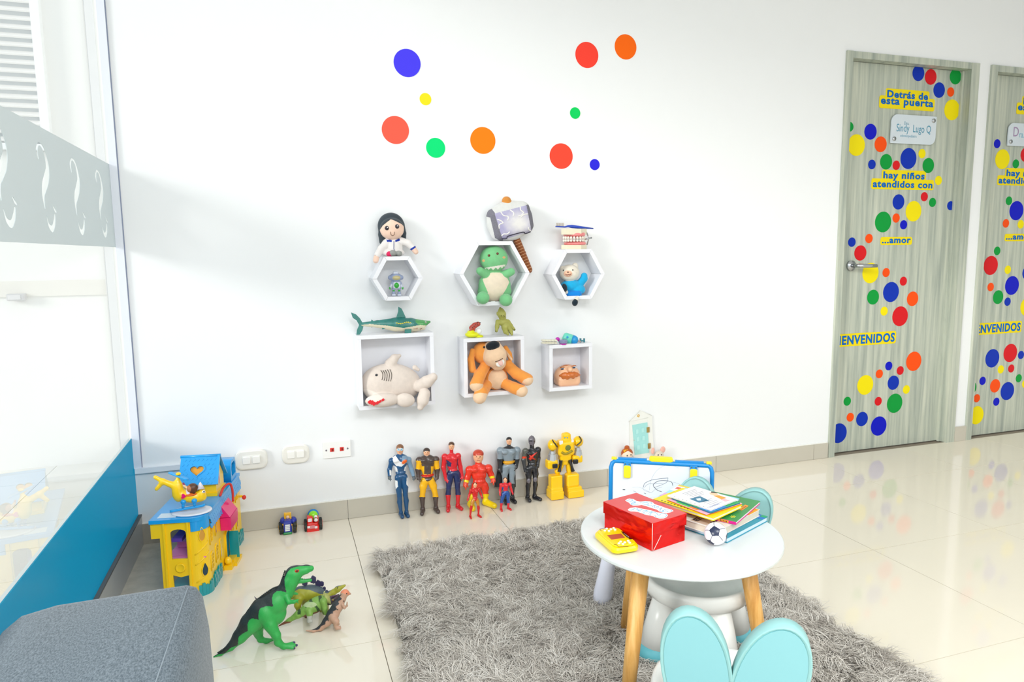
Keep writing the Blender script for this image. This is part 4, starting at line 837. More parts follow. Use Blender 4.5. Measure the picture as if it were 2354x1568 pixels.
patch(B7, [(.80, .40), (.90, .38), (.97, .44), (.96, .54), (.86, .56), (.80, .50)], '#f7c9a4', 'face_print'); patch(B7, [(.90, .54), (.98, .44), (1.0, .5), (.97, .58)], '#3a2a2c', 'hair_print', .0003, .0005); patch(B7, [(.72, .20), (.88, .18), (.90, .36), (.78, .40)], '#f6a022', 'orange_shirt_print'); patch(B7, [(.66, .08), (.80, .05), (.80, .18), (.70, .20)], '#eeb8c0', 'pink_print')
for i in range(6): patch(B7, [(.10+.06*i, .10), (.13+.06*i, .06), (.14+.06*i, .08), (.11+.06*i, .12)], '#8b95c4', 'pen_doodle')
# red foil box
fx = F(1498, 1267, TZ); zt = TZ+.0705
tl, tr_, tb, tf = (F(1387, 1153, zt), F(1590, 1184, zt), F(1473, 1136, zt), F(1500, 1203, zt))
e1 = tl-tf; L1 = np.linalg.norm(e1); e1 /= L1; e2 = np.array([e1[1], -e1[0], 0]); e2 = e2 if e2@(tr_-tf) > 0 else -e2; L2 = (tr_-tf)@e2
RED, FOIL = M('#d94a4a', .38), M('#e3130c', .16, metal=.55, var=.05, vscale=20)
cb = tf+e1*L1/2+e2*L2/2
t = thing('red_gift_box', 'red foil box with two white cloud stickers on its lid', 'box', (cb[0], cb[1], TZ))
BX = (e1, e2, Z3)
mb = MB(); nn = 9
def foil_wall(p, d, L, nrm, z0, z1, seed):   # slightly crumpled sheet
    rr = np.random.default_rng(seed); m = MB(); nx, nz = 14, 5; vs = []
    for i in range(nx+1):
        for j in range(nz+1):
            b_ = (.0016 if 0 < i < nx and 0 < j < nz else 0)*rr.normal(); vs.append(p+d*L*i/nx+Z3*(z0+(z1-z0)*j/nz)*1.+nrm*b_)
    vs = [v-Z3*0 for v in vs]; return m._f(vs, [(i*(nz+1)+j, (i+1)*(nz+1)+j, (i+1)*(nz+1)+j+1, i*(nz+1)+j+1) for i in range(nx) for j in range(nz)], True)
base0 = np.array([tf[0], tf[1], 0])+e1*.0025+e2*.0025
MB().box((cb[0], cb[1], TZ+.0345), (L1/2-.0032, L2/2-.0032, .034), BX).done('carton', FOIL, t)
for p, d, L, nrm, sd in ((base0, e1, L1-.005, -e2, 3), (base0, e2, L2-.005, -e1, 4)): foil_wall(p, d, L, nrm, TZ+.0005, TZ+.05, sd).done('foil_side', FOIL, t, norm=False)
lid = MB().box((cb[0], cb[1], zt-.0006), (L1/2, L2/2, .0006), BX).done('lid', RED, t)
ld0 = np.array([tf[0], tf[1], 0]); WHT = M('#f2d9d2', .6)
for p, d, L, nrm, sd in ((ld0, e1, L1, -e2, 5), (ld0, e2, L2, -e1, 6), (ld0+e1*L1, e2, L2, e1, 7), (ld0+e2*L2, e1, L1, e2, 8)): foil_wall(p, d, L, nrm, zt-.030, zt-.0008, sd).done('lid_flap', FOIL, lid, norm=False)
MB().tube([ld0+Z3*(TZ+.001), ld0+Z3*(zt-.001)], .0007, 6).done('white_edge', WHT, t)
MB().tube([ld0+e2*.004-e1*.0006+Z3*(TZ+.003), ld0+e2*.028-e1*.0006+Z3*(TZ+.035)], .0007, 6).done('flap_slit', WHT, t)
fb = lambda a, b, dz=0.: F(1428+a*130/2354, 1138+b*130/2354, zt+dz)
for pts in ([(165, 230), (250, 175), (350, 155), (520, 180), (650, 260), (790, 280), (1000, 262), (1200, 275), (1320, 320), (1390, 385), (1650, 470), (1900, 560), (2100, 615), (2180, 670), (2050, 725), (1900, 755), (1720, 735), (1590, 690), (1480, 610), (1250, 540), (1050, 470), (850, 415), (700, 440), (500, 445), (390, 400), (330, 330), (220, 270)],
            [(280, 600), (380, 545), (600, 515), (760, 555), (1000, 600), (1250, 650), (1500, 730), (1750, 760), (1900, 790), (1945, 850), (1900, 920), (1780, 975), (1600, 985), (1420, 930), (1330, 880), (1150, 850), (980, 815), (880, 770), (700, 710), (560, 690), (400, 685), (300, 650)]):
    MB().prism([fb(a, b, .0001) for a, b in pts], (0, 0, .0004)).done('cloud_sticker', M('#f3f7fa', .5), lid)
INK = M('#3f9ccb', .5)
for pts in ([(210, 235), (260, 250), (330, 190), (420, 175), (490, 215), (430, 245)], [(330, 295), (440, 255), (560, 270), (600, 300), (540, 320)], [(410, 370), (480, 320), (600, 330), (470, 360), (420, 400), (560, 405), (720, 385)], [(800, 340), (850, 300), (1000, 285), (1180, 295), (1280, 340), (1230, 360)], [(880, 350), (960, 320), (1080, 320), (1130, 370), (1080, 410), (930, 380)], [(1090, 440), (1130, 420), (1180, 440), (1290, 430)],
            [(1290, 510), (1330, 460), (1420, 430), (1380, 480), (1400, 545)], [(1430, 540), (1500, 480), (1560, 490), (1500, 560)], [(1590, 600), (1640, 550), (1700, 535), (1640, 600), (1620, 680), (1720, 700)], [(1730, 640), (1790, 690), (1700, 680), (1850, 590)], [(1830, 660), (1920, 680), (1960, 720)], [(1870, 600), (2030, 620), (2110, 660), (2050, 690)],
            [(360, 625), (420, 640), (490, 590), (600, 560), (690, 575), (620, 610)], [(500, 630), (510, 600)], [(660, 640), (740, 595), (880, 610), (800, 640), (690, 655), (800, 680)], [(880, 690), (960, 650), (1090, 650), (1000, 690), (930, 755), (1010, 770)], [(1060, 720), (1120, 690), (1300, 690), (1130, 760)], [(1190, 830), (1220, 790), (1310, 715), (1460, 750), (1500, 790)], [(1180, 835), (1250, 850)], [(1400, 850), (1450, 910), (1600, 940), (1770, 930), (1880, 870), (1870, 810), (1760, 785), (1640, 800), (1570, 850), (1500, 800)]):
    MB().tube(smoothpath([fb(a, b, .0006) for a, b in pts], 4), .00055, 5).done('blue_lettering', INK, lid)
# yellow hand-held game
zc = TZ+.0003; fg = lambda a, b, zz=.0215: F(1356+a*130/2146, 1195+b*130/2146, TZ+zz)
TLc, TRc, BRc, BLc = fg(190, 400), fg(1030, 225), fg(1850, 880), fg(960, 1090)
gx_ = (BRc-TRc+BLc-TLc)/2; gl = np.linalg.norm(gx_); gx_ = gx_/gl; gy_ = np.array([-gx_[1], gx_[0], 0]); gy_ = gy_ if gy_@(TRc-TLc) > 0 else -gy_
gw = ((TRc-TLc)@gy_+(BRc-BLc)@gy_)/2; gc = (TLc+TRc+BRc+BLc)/4; GX = (gx_, gy_, Z3 if np.cross(gx_, gy_)[2] > 0 else Z3)
t = thing('handheld_game', 'yellow hand-held game with white buttons beside the red box', 'game', (gc[0], gc[1], TZ))
GY = plastic('#fbd500', .3)
MB().rbox((gc[0], gc[1], zc+.0095), (gl/2+.002, gw/2+.002, .0095), .016, GX, 6, .006).done('body', GY, t)
MB().rbox((gc[0], gc[1], zc+.0200), (gl/2-.004, gw/2-.003, .0018), .014, GX, 6, .001).done('face_plate', GY, t)
ctr = lambda a, b, dz=0.: fg(a, b, .0222+dz)
MB().prism([ctr(*q) for q in ((655, 595), (1180, 525), (1340, 685), (820, 755))], (0, 0, .0005)).done('screen', M('#b05c3e', .2), t)
MB().prism([ctr(*q) for q in ((1180, 450), (1275, 450), (1605, 735), (1510, 745))], (0, 0, .0005)).done('black_strip', M('#1d0d08', .35), t)
for q0, q1 in (((1290, 510), (1480, 660)),): MB().tube([ctr(*q0, .0006), ctr(*q1, .0006)], .0006, 5).done('strip_lettering', M('#b9a9a0', .5), t)
for a, b in ((570, 410), (640, 335), (800, 355), (725, 420), (905, 315), (960, 375), (1105, 895), (1170, 830), (1255, 920), (1325, 855), (1455, 800), (1515, 870)): MB().ball(ctr(a, b, .0008), (.0034, .0034, .0022), 12, 7).done('button', M('#f6f4ee', .3), t)
for pts in ([(660, 290), (370, 360), (440, 430)], [(920, 930), (1000, 940), (1090, 1025), (1470, 1010)], [(1240, 520), (1410, 670)]): MB().tube([ctr(a, b, .0002) for a, b in pts], .0006, 5).done('printed_line', M('#6b3a10', .5), t)
for a, b in ((715, 290), (770, 290), (825, 290), (1520, 1005), (1570, 995), (1620, 975)): MB().ball(ctr(a, b, .0002), .0008, 6, 4).done('speaker_hole', M('#7a5a08', .6), t)
# toy football
bc = F(1648, 1254, TZ); BR = .0268; bc = np.array([bc[0], bc[1]+.006, TZ+BR+.0003])
t = thing('toy_football', 'small black and white football toy in front of the books', 'ball', (bc[0], bc[1], TZ))
def football():
    vd = EYEP-bc; vd /= np.linalg.norm(vd); c0 = vd+.26*UPV-.10*RGT; c0 /= np.linalg.norm(c0)
    ux = RGT-c0*(RGT@c0); ux /= np.linalg.norm(ux); uy = np.cross(c0, ux)
    spots = [(c0, 0)]+[(c0*math.cos(q)+math.sin(q)*(ux*math.cos(t_)+uy*math.sin(t_)), 1) for t_, q in ((math.radians(234), 1.42), (math.radians(-18), 1.62), (math.radians(54), 1.6), (math.radians(126), 1.6), (math.radians(162+36), 1.75))]+[(-c0, 0)]
    m = MB(); m.ball(bc, BR, 180, 120)
    for f in m.b.faces:
        d = np.array(f.calc_center_median())-bc; d /= np.linalg.norm(d)
        for c, kind in spots:
            if d@c < .75: continue
            e = (ux*(c@c0 > -2)-c*(ux@c)); e /= np.linalg.norm(e); g = np.cross(c, e); x, y = d@e, d@g; al = math.atan2(y, x); al = (al-math.pi/2+math.pi/5) % (2*math.pi/5)-math.pi/5
            if math.hypot(x, y)*math.cos(math.pi/5-abs(al)) < (.40 if kind == 0 else .34): f.material_index = 1
        if f.material_index == 0 and d@c0 > -.2:
            al = math.atan2(d@uy, d@ux); a5 = (al-math.pi/2+math.pi/5) % (2*math.pi/5)-math.pi/5; ra = math.sqrt(max(0, 1-(d@c0)**2))
            if abs(a5)*ra < .026 and math.acos(max(-1, min(1, d@c0))) < 1.15: f.material_index = 1
    return m.done('shell', [M('#f1eef4', .25), M('#252e4a', .25)], t)
football()

# ------------------------------------------------------------------ toys: helpers
C1, C2, C3, C4 = (780, 440, 320/1792), (1020, 440, 400/2240), (790, 690, 240/1394), (1030, 690, 370/2321)
C5, C6, C7, CD, CT = (860, 970, 270/1693), (1100, 970, 270/1841), (1380, 930, 280/1756), (480, 1270, 360/2171), (520, 980, 340/2050)
def chain(fr, part, mat, pts, k=None, bias=0.):      # (a, b, radius, depth shift) joined by rounded cones
    return [cap(part, mat, fr.p(p[0], p[1], p[3] if len(p) > 3 else 0), fr.p(q[0], q[1], q[3] if len(q) > 3 else 0), fr.r(p[2]), fr.r(q[2]), k, bias) for p, q in zip(pts[:-1], pts[1:])]
def blob(fr, part, mat, a, b, ra, rb, rd, dy=0., ang=0., k=None, bias=0.): return ell(part, mat, fr.p(a, b, dy), (fr.r(ra), fr.r(rd), fr.r(rb)), ang, k, bias)
def block(fr, part, mat, a, b, ra, rb, rd, rr, dy=0., ang=0., k=None, bias=0.): return rbx(part, mat, fr.p(a, b, dy), (fr.r(ra), fr.r(rd), fr.r(rb)), fr.r(rr), ang, k, bias)
def inside(a, b, poly):
    r = np.zeros(len(a), bool); n = len(poly)
    for i in range(n):
        (x0, y0), (x1, y1) = poly[i], poly[(i+1) % n]
        c = ((y0 > b) != (y1 > b)) & (a < (x1-x0)*(b-y0)/((y1-y0) or 1e-9)+x0); r ^= c
    return r
def painter(fr, rules, front=None):                 # rules: (from part or None, to (part, mat), test(a, b, P))
    def f(P, L, names):
        a, b = fr.q(P); L = L.copy()
        for src, dst, test in rules:
            if dst not in names: names.append(dst)
            m = test(a, b, P)
            if src is not None: m &= np.isin(L, [i for i, n_ in enumerate(names) if n_[0] == src])
            L[m] = names.index(dst)
        return L
    return f
def dot(fr, par, name, mat, a, b, ra, dy, rb=None, rd=None): return MB().ball(fr.p(a, b, dy), (fr.r(ra), fr.r(rd or ra*.5), fr.r(rb or ra)), 14, 8).done(name, mat, par)
def line(fr, par, name, mat, pts, rad, dy=0., n=5): return MB().tube(smoothpath([fr.p(p[0], p[1], p[2] if len(p) > 2 else dy) for p in pts], n), fr.r(rad), 6).done(name, mat, par)
def surf_y(obj, par, x, z, lim=None):                # foremost point of a body at (x, z)
    V = np.empty(len(obj.data.vertices)*3, np.float32); obj.data.vertices.foreach_get('co', V); V = V.reshape(-1, 3)+np.array(origin_of(par))
    d = np.hypot(V[:, 0]-x, V[:, 2]-z); m = d < max(.004, d.min()+.0015); return V[m, 1].min()
def on_body(fr, parts, par, a, b, dy0=-.03):         # depth shift that puts (a, b) on the front of the body
    best = 0.; dy = dy0
    for _ in range(4):
        q = fr.p(a, b, dy); ys = [surf_y(o, par, q[0], q[2]) for o in parts]; dy = min(ys)-fr.y
    return dy

# ------------------------------------------------------------------ plush toys and models on the wall shelves
fr = Fr(*C1, -.055)
t = thing('rag_doll', 'rag doll with dark grey hair and white shirt sitting on the small hexagon shelf', 'doll', fr.p(700, 828))
SK, DH, WS = plush('#f6d2bd'), plush('#3c454c'), plush('#ece7e4')
ps = [blob(fr, 'head', SK, 678, 480, 152, 142, 105, -.004), blob(fr, 'hair', DH, 668, 448, 172, 172, 95, .012, k=.002)]
ps += chain(fr, 'hair', DH, [(560, 430, 55, .012), (550, 560, 48, .012), (545, 650, 30, .012)], .003)+chain(fr, 'hair', DH, [(790, 430, 50, .012), (820, 540, 42, .012), (835, 600, 26, .012)], .003)
ps += [blob(fr, 'shirt', WS, 710, 725, 105, 115, 75, 0), blob(fr, 'shirt', WS, 690, 790, 150, 60, 80, -.008)]
ps += chain(fr, 'shirt', WS, [(610, 660, 48, 0), (540, 740, 45, -.01), (490, 820, 40, -.022)])+chain(fr, 'shirt', WS, [(800, 640, 48, 0), (890, 670, 45, -.006), (945, 725, 40, -.012)])
ps += chain(fr, 'hand', SK, [(478, 850, 36, -.024), (470, 890, 36, -.026)], .003)+chain(fr, 'hand', SK, [(962, 748, 36, -.013), (985, 778, 34, -.014)], .003)
GRP = plush('#9a9c98')
ps += [blob(fr, 'shoe', M('#e0225e', .8), 650, 806, 42, 34, 50, -.026), blob(fr, 'shoe', GRP, 690, 795, 42, 38, 50, -.034), blob(fr, 'shoe', GRP, 768, 800, 42, 36, 50, -.034)]
o = soft(t, ps, .0013, .004, painter(fr, [('head', ('hair', DH), lambda a, b, P: (inside(a, b, [(500, 300), (850, 300), (850, 470), (800, 420), (730, 385), (665, 358), (610, 400), (560, 440), (520, 500), (490, 500)]))),
     ('shirt', ('cuff', M('#1138a8', .8)), lambda a, b, P: inside(a, b, [(430, 825), (440, 812), (525, 850), (525, 872), (436, 842)]) | inside(a, b, [(905, 745), (985, 695), (1000, 722), (920, 765)]) | inside(a, b, [(605, 620), (680, 628), (675, 652), (615, 650)]) | inside(a, b, [(718, 628), (778, 606), (778, 636), (725, 652)]))]))
hd = [o['head']]
for a, b in ((613, 472), (744, 452)):
    d = on_body(fr, hd, t, a, b); e = dot(fr, t, 'eye', M('#2c2630', .3), a, b, 28, d, rd=10); dot(fr, e, 'eye_glint', M('#f5f3f0', .3), a+8, b-8, 7, d-.0026, rd=3)
line(fr, t, 'smile', M('#8a6a58', .7), [(660, 520, on_body(fr, hd, t, 660, 520)), (662, 552, on_body(fr, hd, t, 662, 552)), (685, 570, on_body(fr, hd, t, 685, 570)), (708, 555, on_body(fr, hd, t, 708, 555)), (711, 520, on_body(fr, hd, t, 711, 520))], 4)
line(fr, t, 'button_seam', M('#2f3d86', .7), [(702, y, on_body(fr, [o['shirt']], t, 702, y)-.0005) for y in (640, 690, 740)]+[(712, 758, on_body(fr, [o['shirt']], t, 712, 758)-.0005)], 3.5)

fr = Fr(*C1, -.055)
t = thing('toy_robot', 'small blue-grey toy robot with green chest inside the small hexagon shelf', 'robot', fr.p(735, 1345))
RB, RG, RL = plastic('#9aa7c6'), plastic('#27a82a'), plastic('#c9cfdd')
ps = [blob(fr, 'head', RB, 725, 1108, 82, 58, 60), blob(fr, 'ear', RB, 650, 1110, 24, 30, 30), blob(fr, 'ear', RB, 801, 1108, 24, 30, 30), block(fr, 'cap', RL, 722, 1050, 32, 20, 30, 8), blob(fr, 'visor', M('#c9bd8c', .25), 732, 1112, 52, 30, 40, -.010, k=.001, bias=.001)]
ps += [block(fr, 'torso', RL, 735, 1208, 50, 46, 40, 20), blob(fr, 'gem', RG, 735, 1210, 32, 36, 30, -.008, k=.001, bias=.001)]
for s, x in ((-1, 685), (1, 782)):
    ps += chain(fr, 'arm', RB, [(x, 1175, 18), (x+s*14, 1205, 15)], .002)+chain(fr, 'arm', RL, [(x+s*14, 1205, 17), (x+s*26, 1235, 15, -.004)], .002)+chain(fr, 'hand', RG, [(x+s*33, 1243, 13, -.006), (x+s*34, 1256, 9, -.008)], .001)
for x in (700, 771):
    ps += chain(fr, 'leg', RB, [(x, 1250, 22), (x, 1270, 18)], .002)+chain(fr, 'knee', RG, [(x, 1276, 13, -.003), (x, 1278, 13, -.003)], .001)+chain(fr, 'leg', RB, [(x, 1295, 19), (x, 1320, 23)], .002)+[block(fr, 'foot', RL, x-2, 1333, 27, 13, 36, 8, -.005)]
soft(t, ps, .0010, .0015)

fr = Fr(*C2, -.058)
t = thing('plush_dinosaur', 'green plush dinosaur with cream belly inside the large hexagon shelf', 'plush toy', fr.p(655, 1440))
GN, CB = plush('#7cc489'), plush('#ecdcc5')
ps = [blob(fr, 'body', GN, 645, 870, 186, 170, 135, -.004), blob(fr, 'body', GN, 655, 1215, 215, 205, 130), blob(fr, 'body', GN, 655, 1290, 228, 122, 115)]
ps += chain(fr, 'arm', GN, [(540, 1075, 60, -.01), (468, 1025, 50, -.024)])+chain(fr, 'arm', GN, [(780, 1075, 60, -.01), (868, 1035, 50, -.024)])
ps += [blob(fr, 'foot', GN, 505, 1370, 82, 80, 95, -.058), blob(fr, 'foot', GN, 800, 1398, 82, 80, 95, -.062)]
tz = [(520, 985), (795, 940), (792, 970), (770, 965), (752, 992), (728, 972), (697, 1008), (672, 980), (635, 1014), (607, 985), (577, 1012), (556, 986), (535, 1008)]
o = soft(t, ps, .00125, .006, painter(fr, [('body', ('teeth', M('#f2eee4', .9)), lambda a, b, P: inside(a, b, tz) & (P[:, 1] < fr.y)), ('body', ('belly', CB), lambda a, b, P: inside(a, b, [(500, 1135), (545, 1070), (620, 1045), (720, 1045), (800, 1080), (845, 1170), (800, 1265), (745, 1350), (720, 1412), (580, 1412), (565, 1290), (525, 1200)]) & (P[:, 1] < fr.y)),
    ('body', ('body', plush('#dfb27c')), lambda a, b, P: ((((a-512)/18)**2+((b-892)/16)**2 < 1) | (((a-776)/20)**2+((b-850)/14)**2 < 1)) & (P[:, 1] < fr.y))]))
for a, b in ((583, 825), (693, 801)): dot(fr, t, 'eye', M('#6d3420', .3), a, b, 16, on_body(fr, [o['body']], t, a, b), rd=8)
MB().box(fr.p(635, 1432, -.040), (fr.r(28), .0006, fr.r(18))).done('care_tag', M('#f4f4f2', .7), t)

fr = Fr(*C2, -.045)
t = thing('plush_hammer', 'grey plush hammer with brown striped handle leaning on the large hexagon shelf', 'plush toy', fr.p(870, 650))
G1, G2 = plush('#d9d9d6'), M('#77757f', .9, var=.5, vscale=420, bump=.4, bscale=700)
def _burst(nt, out):
    b = nt.nodes.new('ShaderNodeBsdfPrincipled'); b.inputs['Roughness'].default_value = .9; tc = nt.nodes.new('ShaderNodeTexCoord'); mp = nt.nodes.new('ShaderNodeMapping'); mp.vector_type = 'POINT'
    c = fr.p(930, 415)-fr.p(870, 650); mp.inputs['Location'].default_value = (-c[0]*13, 0, -c[2]*16); mp.inputs['Scale'].default_value = (13, 6, 16)
    g = nt.nodes.new('ShaderNodeTexGradient'); g.gradient_type = 'SPHERICAL'; n = nt.nodes.new('ShaderNodeTexNoise'); n.inputs['Scale'].default_value = 45; ad = nt.nodes.new('ShaderNodeMath'); ad.operation = 'MULTIPLY_ADD'; ad.inputs[1].default_value = .35
    r = nt.nodes.new('ShaderNodeValToRGB'); e = r.color_ramp.elements; e[0].position = .12; e[0].color = lin('#a9a4c6'); e[1].position = .85; e[1].color = lin('#e9e6e4')
    L = nt.links.new; L(tc.outputs['Object'], mp.inputs[0]); L(mp.outputs[0], g.inputs[0]); L(tc.outputs['Object'], n.inputs['Vector']); L(n.outputs['Fac'], ad.inputs[0]); L(g.outputs['Fac'], ad.inputs[2]); L(ad.outputs[0], r.inputs[0]); L(r.outputs[0], b.inputs['Base Color']); L(b.outputs[0], out.inputs[0])
G3 = sheet_mat('burst_print', _burst)
ps = [block(fr, 'head', G1, 855, 380, 292, 214, 120, 112, 0, -14), blob(fr, 'head', G1, 850, 378, 312, 252, 135, 0, -14)]
ps += chain(fr, 'knob', plush('#d28a3f'), [(818, 160, 66), (808, 125, 60)], .002)+chain(fr, 'handle', plush('#8f5230'), [(945, 640, 50, .014), (1010, 800, 50, .016), (1095, 1010, 47, .018)], .003)
fp = [(655, 285), (1065, 178), (1130, 515), (760, 622)]
def stripe(a, b, P):
    s = (a-945)*.38+(b-640)*.925; return (np.abs((s % 38)-19) > 15.5)
o = soft(t, ps, .0014, .006, painter(fr, [('head', ('print', G3), lambda a, b, P: inside(a, b, fp) & (P[:, 1] < fr.y)), ('head', ('glitter_band', G2), lambda a, b, P: inside(a, b, [(598, 330), (660, 285), (765, 625), (745, 650), (660, 600)]) | inside(a, b, [(1060, 178), (1090, 165), (1165, 300), (1160, 440), (1128, 520)]) | inside(a, b, [(570, 240), (620, 225), (660, 280), (610, 340), (545, 325)])), ('handle', ('handle', plush('#c99a72')), stripe)]))
pr0 = [o['print']]; CRM = M('#efece6', .9)
for pts in ([(735, 265), (770, 310), (830, 325), (825, 375)], [(855, 240), (900, 275), (895, 320)], [(985, 200), (990, 240), (1025, 270), (1005, 305), (960, 320)], [(690, 360), (740, 380), (770, 410)], [(715, 480), (715, 430), (770, 405)], [(745, 575), (770, 550), (820, 548), (850, 520)], [(1085, 290), (1030, 300), (990, 335)], [(1090, 460), (1095, 490), (1120, 510)]):
    line(fr, t, 'swirl', CRM, [(a, b, on_body(fr, pr0, t, a, b)+.0012) for a, b in pts], 8, n=4)
line(fr, t, 'dark_groove', M('#2f2b3c', .8), [(750, 612, on_body(fr, [o['head'], o['print']], t, 752, 605)), (810, 608, on_body(fr, pr0, t, 810, 600)), (835, 575, on_body(fr, pr0, t, 835, 572)), (1020, 525, on_body(fr, pr0, t, 1020, 525)), (1050, 545, on_body(fr, pr0, t, 1050, 535)), (1120, 520, on_body(fr, pr0, t, 1115, 510))], 6, n=4)

fr = Fr(*C2, -.055)
t = thing('teeth_model', 'dental teeth model with pink gums standing on the medium hexagon shelf', 'model', fr.p(1680, 745))
CRE, GUM, TO = M('#e9e1c6', .5), plastic('#f08a8a', .3), plastic('#f2ecdc', .2)
for b, hb, z in ((520, 40, 1), (718, 28, -1)):
    m = MB(); m.prism([fr.p(1515, b-hb, .02), fr.p(1515, b-hb, -.012), fr.p(1590, b-hb, -.04), fr.p(1770, b-hb, -.04), fr.p(1842, b-hb, -.012), fr.p(1842, b-hb, .02)], fr.p(0, b+hb)-fr.p(0, b-hb)); m.done('plaster_base', CRE, t)
ps = [blob(fr, 'gum', GUM, 1678, 562, 158, 46, 120, -.002)]
o = soft(t, [blob(fr, 'gum', GUM, 1680, 560, 150, 44, 125, -.002), blob(fr, 'gum', GUM, 1680, 545, 152, 40, 110, -.004), blob(fr, 'gum', GUM, 1690, 672, 155, 40, 125, -.002)], .0012, .003)
for b, rr in ((598, 20), (634, 16)):
    for i in range(9):
        q = math.radians(-62+15.5*i); MB().ball(fr.p(1680+150*math.sin(q), b, -.006-.040*math.cos(q)), (fr.r(17), fr.r(15), fr.r(rr)), 10, 8).done('tooth', TO, t)
MB().tube([fr.p(1835, 520, .0), fr.p(1870, 600, -.004), fr.p(1845, 690, .0)], fr.r(9), 8).done('hinge_wire', STEEL, t)
MB().tube([fr.p(1815, 615, -.012), fr.p(1905, 598, -.012)], [fr.r(9), fr.r(12)], 8).done('hinge_screw', STEEL, t)
t = thing('toothbrush', 'blue toothbrush lying across the top of the dental teeth model', 'toothbrush', fr.p(1680, 468))
BB = plastic('#1340b4')
MB().tube([fr.p(a, b, -.012) for a, b in ((1440, 452), (1560, 458), (1600, 448), (1650, 452), (1760, 464), (1925, 478))], [fr.r(x) for x in (9, 10, 14, 22, 19, 8)], 12).done('brush_handle', BB, t)
m = MB()
for i in range(9):
    for j in range(3): m.tube([fr.p(1452+11.5*i, 445, -.016+.004*j), fr.p(1452+11.5*i, 405, -.016+.004*j)], fr.r(4.2), 6)
o = m.done('bristles', M('#b9ad9f', .8), t); o['kind'] = 'stuff'

fr = Fr(*C2, -.055)
t = thing('plush_toy', 'cream-headed plush toy in a blue shirt lying in the medium hexagon shelf', 'plush toy', fr.p(1660, 1350))
HB, BLP, NV, BK = plush('#efe6d6'), plush('#22aee2'), plush('#1a86dc'), plush('#22303a')
ps = [blob(fr, 'head', HB, 1620, 1050, 138, 112, 105, -.004), blob(fr, 'ear', HB, 1690, 968, 46, 52, 34, 0), blob(fr, 'ear', HB, 1530, 995, 36, 38, 30, 0), blob(fr, 'shirt', BLP, 1640, 1215, 150, 85, 95, 0), blob(fr, 'shirt', BLP, 1720, 1265, 110, 75, 90, -.006)]
ps += chain(fr, 'shirt', BLP, [(1750, 1190, 55, -.006), (1805, 1125, 48, -.016), (1808, 1088, 44, -.018)])+chain(fr, 'shorts', NV, [(1610, 1320, 42, -.02), (1730, 1325, 50, -.03)])+chain(fr, 'sock', HB, [(1715, 1375, 27, -.052), (1705, 1400, 27, -.058)], .002)
ps += [blob(fr, 'shoe', BK, 1690, 1432, 38, 46, 42, -.060, 18), blob(fr, 'shoe', BK, 1555, 1240, 34, 56, 44, -.034, -12)]+chain(fr, 'sock', HB, [(1572, 1285, 22, -.030), (1580, 1300, 22, -.024)], .002)
ps += [blob(fr, 'muzzle', plush('#f4c3a4'), 1602, 1058, 62, 46, 50, -.026, k=.003)]
o = soft(t, ps, .0012, .004)
fc = [o['head']]; mf = [o['muzzle']]
for a, b in ((1540, 1015), (1662, 1012)): dot(fr, t, 'eye', M('#15181c', .3), a, b, 9, on_body(fr, fc, t, a, b), rb=10, rd=5)
dot(fr, t, 'nose', M('#5a3a34', .4), 1600, 1040, 13, on_body(fr, mf, t, 1600, 1040), rb=9, rd=6)
line(fr, t, 'smile', M('#7d3a34', .6), [(a, b, on_body(fr, mf, t, a, b)) for a, b in ((1565, 1062), (1585, 1076), (1603, 1070), (1622, 1075), (1640, 1060))], 4)

fr = Fr(*C3, -.058)
t = thing('toy_shark', 'green rubber toy shark lying on top of the large square shelf', 'toy animal', fr.p(640, 455))
SG, SC = M('#2f7c74', .25, var=.35, vscale=45, coat=.4), M('#e6dcc0', .35)
ps = chain(fr, 'body', SG, [(255, 322, 26), (450, 318, 48), (690, 325, 92), (900, 330, 92), (1040, 325, 62), (1145, 290, 16)], .004)
ps += chain(fr, 'body', SC, [(950, 375, 48), (1080, 380, 14)], .003)
o = soft(t, ps, .0012, .004, painter(fr, [(None, ('body', SC), lambda a, b, P: b > np.interp(a, [200, 350, 560, 800, 950, 1040, 1150], [335, 320, 338, 372, 345, 330, 330])), (None, ('body', M('#4f9f5a', .25, coat=.4)), lambda a, b, P: (b < np.interp(a, [900, 1000, 1160], [240, 330, 345])) & (a > 960))]))
def fin(pts, th, dy, mat, name='fin'): MB().prism([fr.p(a, b, dy+th/2) for a, b in pts], (0, -th, 0)).done(name, mat, t, bevel=th*.4)
fin([(700, 235), (725, 150), (728, 85), (775, 115), (830, 235)], .006, 0, SG, 'dorsal_fin'); fin([(362, 300), (370, 255), (410, 288)], .005, 0, SG, 'rear_fin'); fin([(365, 345), (370, 368), (410, 345)], .005, 0, SG, 'rear_fin')
fin([(250, 300), (215, 240), (165, 190), (95, 162), (120, 235), (170, 270), (205, 330), (175, 400), (168, 465), (215, 460), (250, 400), (265, 340)], .006, 0, SG, 'tail_fin')
fin([(815, 390), (905, 385), (900, 440), (850, 462), (812, 455)], .005, -.030, SG, 'side_fin'); fin([(515, 355), (580, 375), (510, 392)], .005, -.01, SG, 'belly_fin')
for i in range(5): line(fr, t, 'gill', M('#b06a4a', .6), [(930+13*i, 345, -.0265+.0012*i), (932+13*i, 390, -.0245+.0012*i)], 2.6)
dot(fr, t, 'eye', M('#e8e0d8', .3), 1095, 297, 13, -.0115, rd=7); dot(fr, t, 'eye', M('#3a2c28', .3), 1098, 297, 6, -.0135, rd=4)
for i in range(4): MB().tube([fr.p(1045+13*i, 366, -.011), fr.p(1048+13*i, 378, -.011)], [fr.r(5), .0002], 6).done('tooth', M('#f4f0e0', .4), t)
line(fr, t, 'mouth', M('#6a3c30', .6), [(1100, 352, -.006), (1060, 362, -.013), (1020, 392, -.016)], 4)
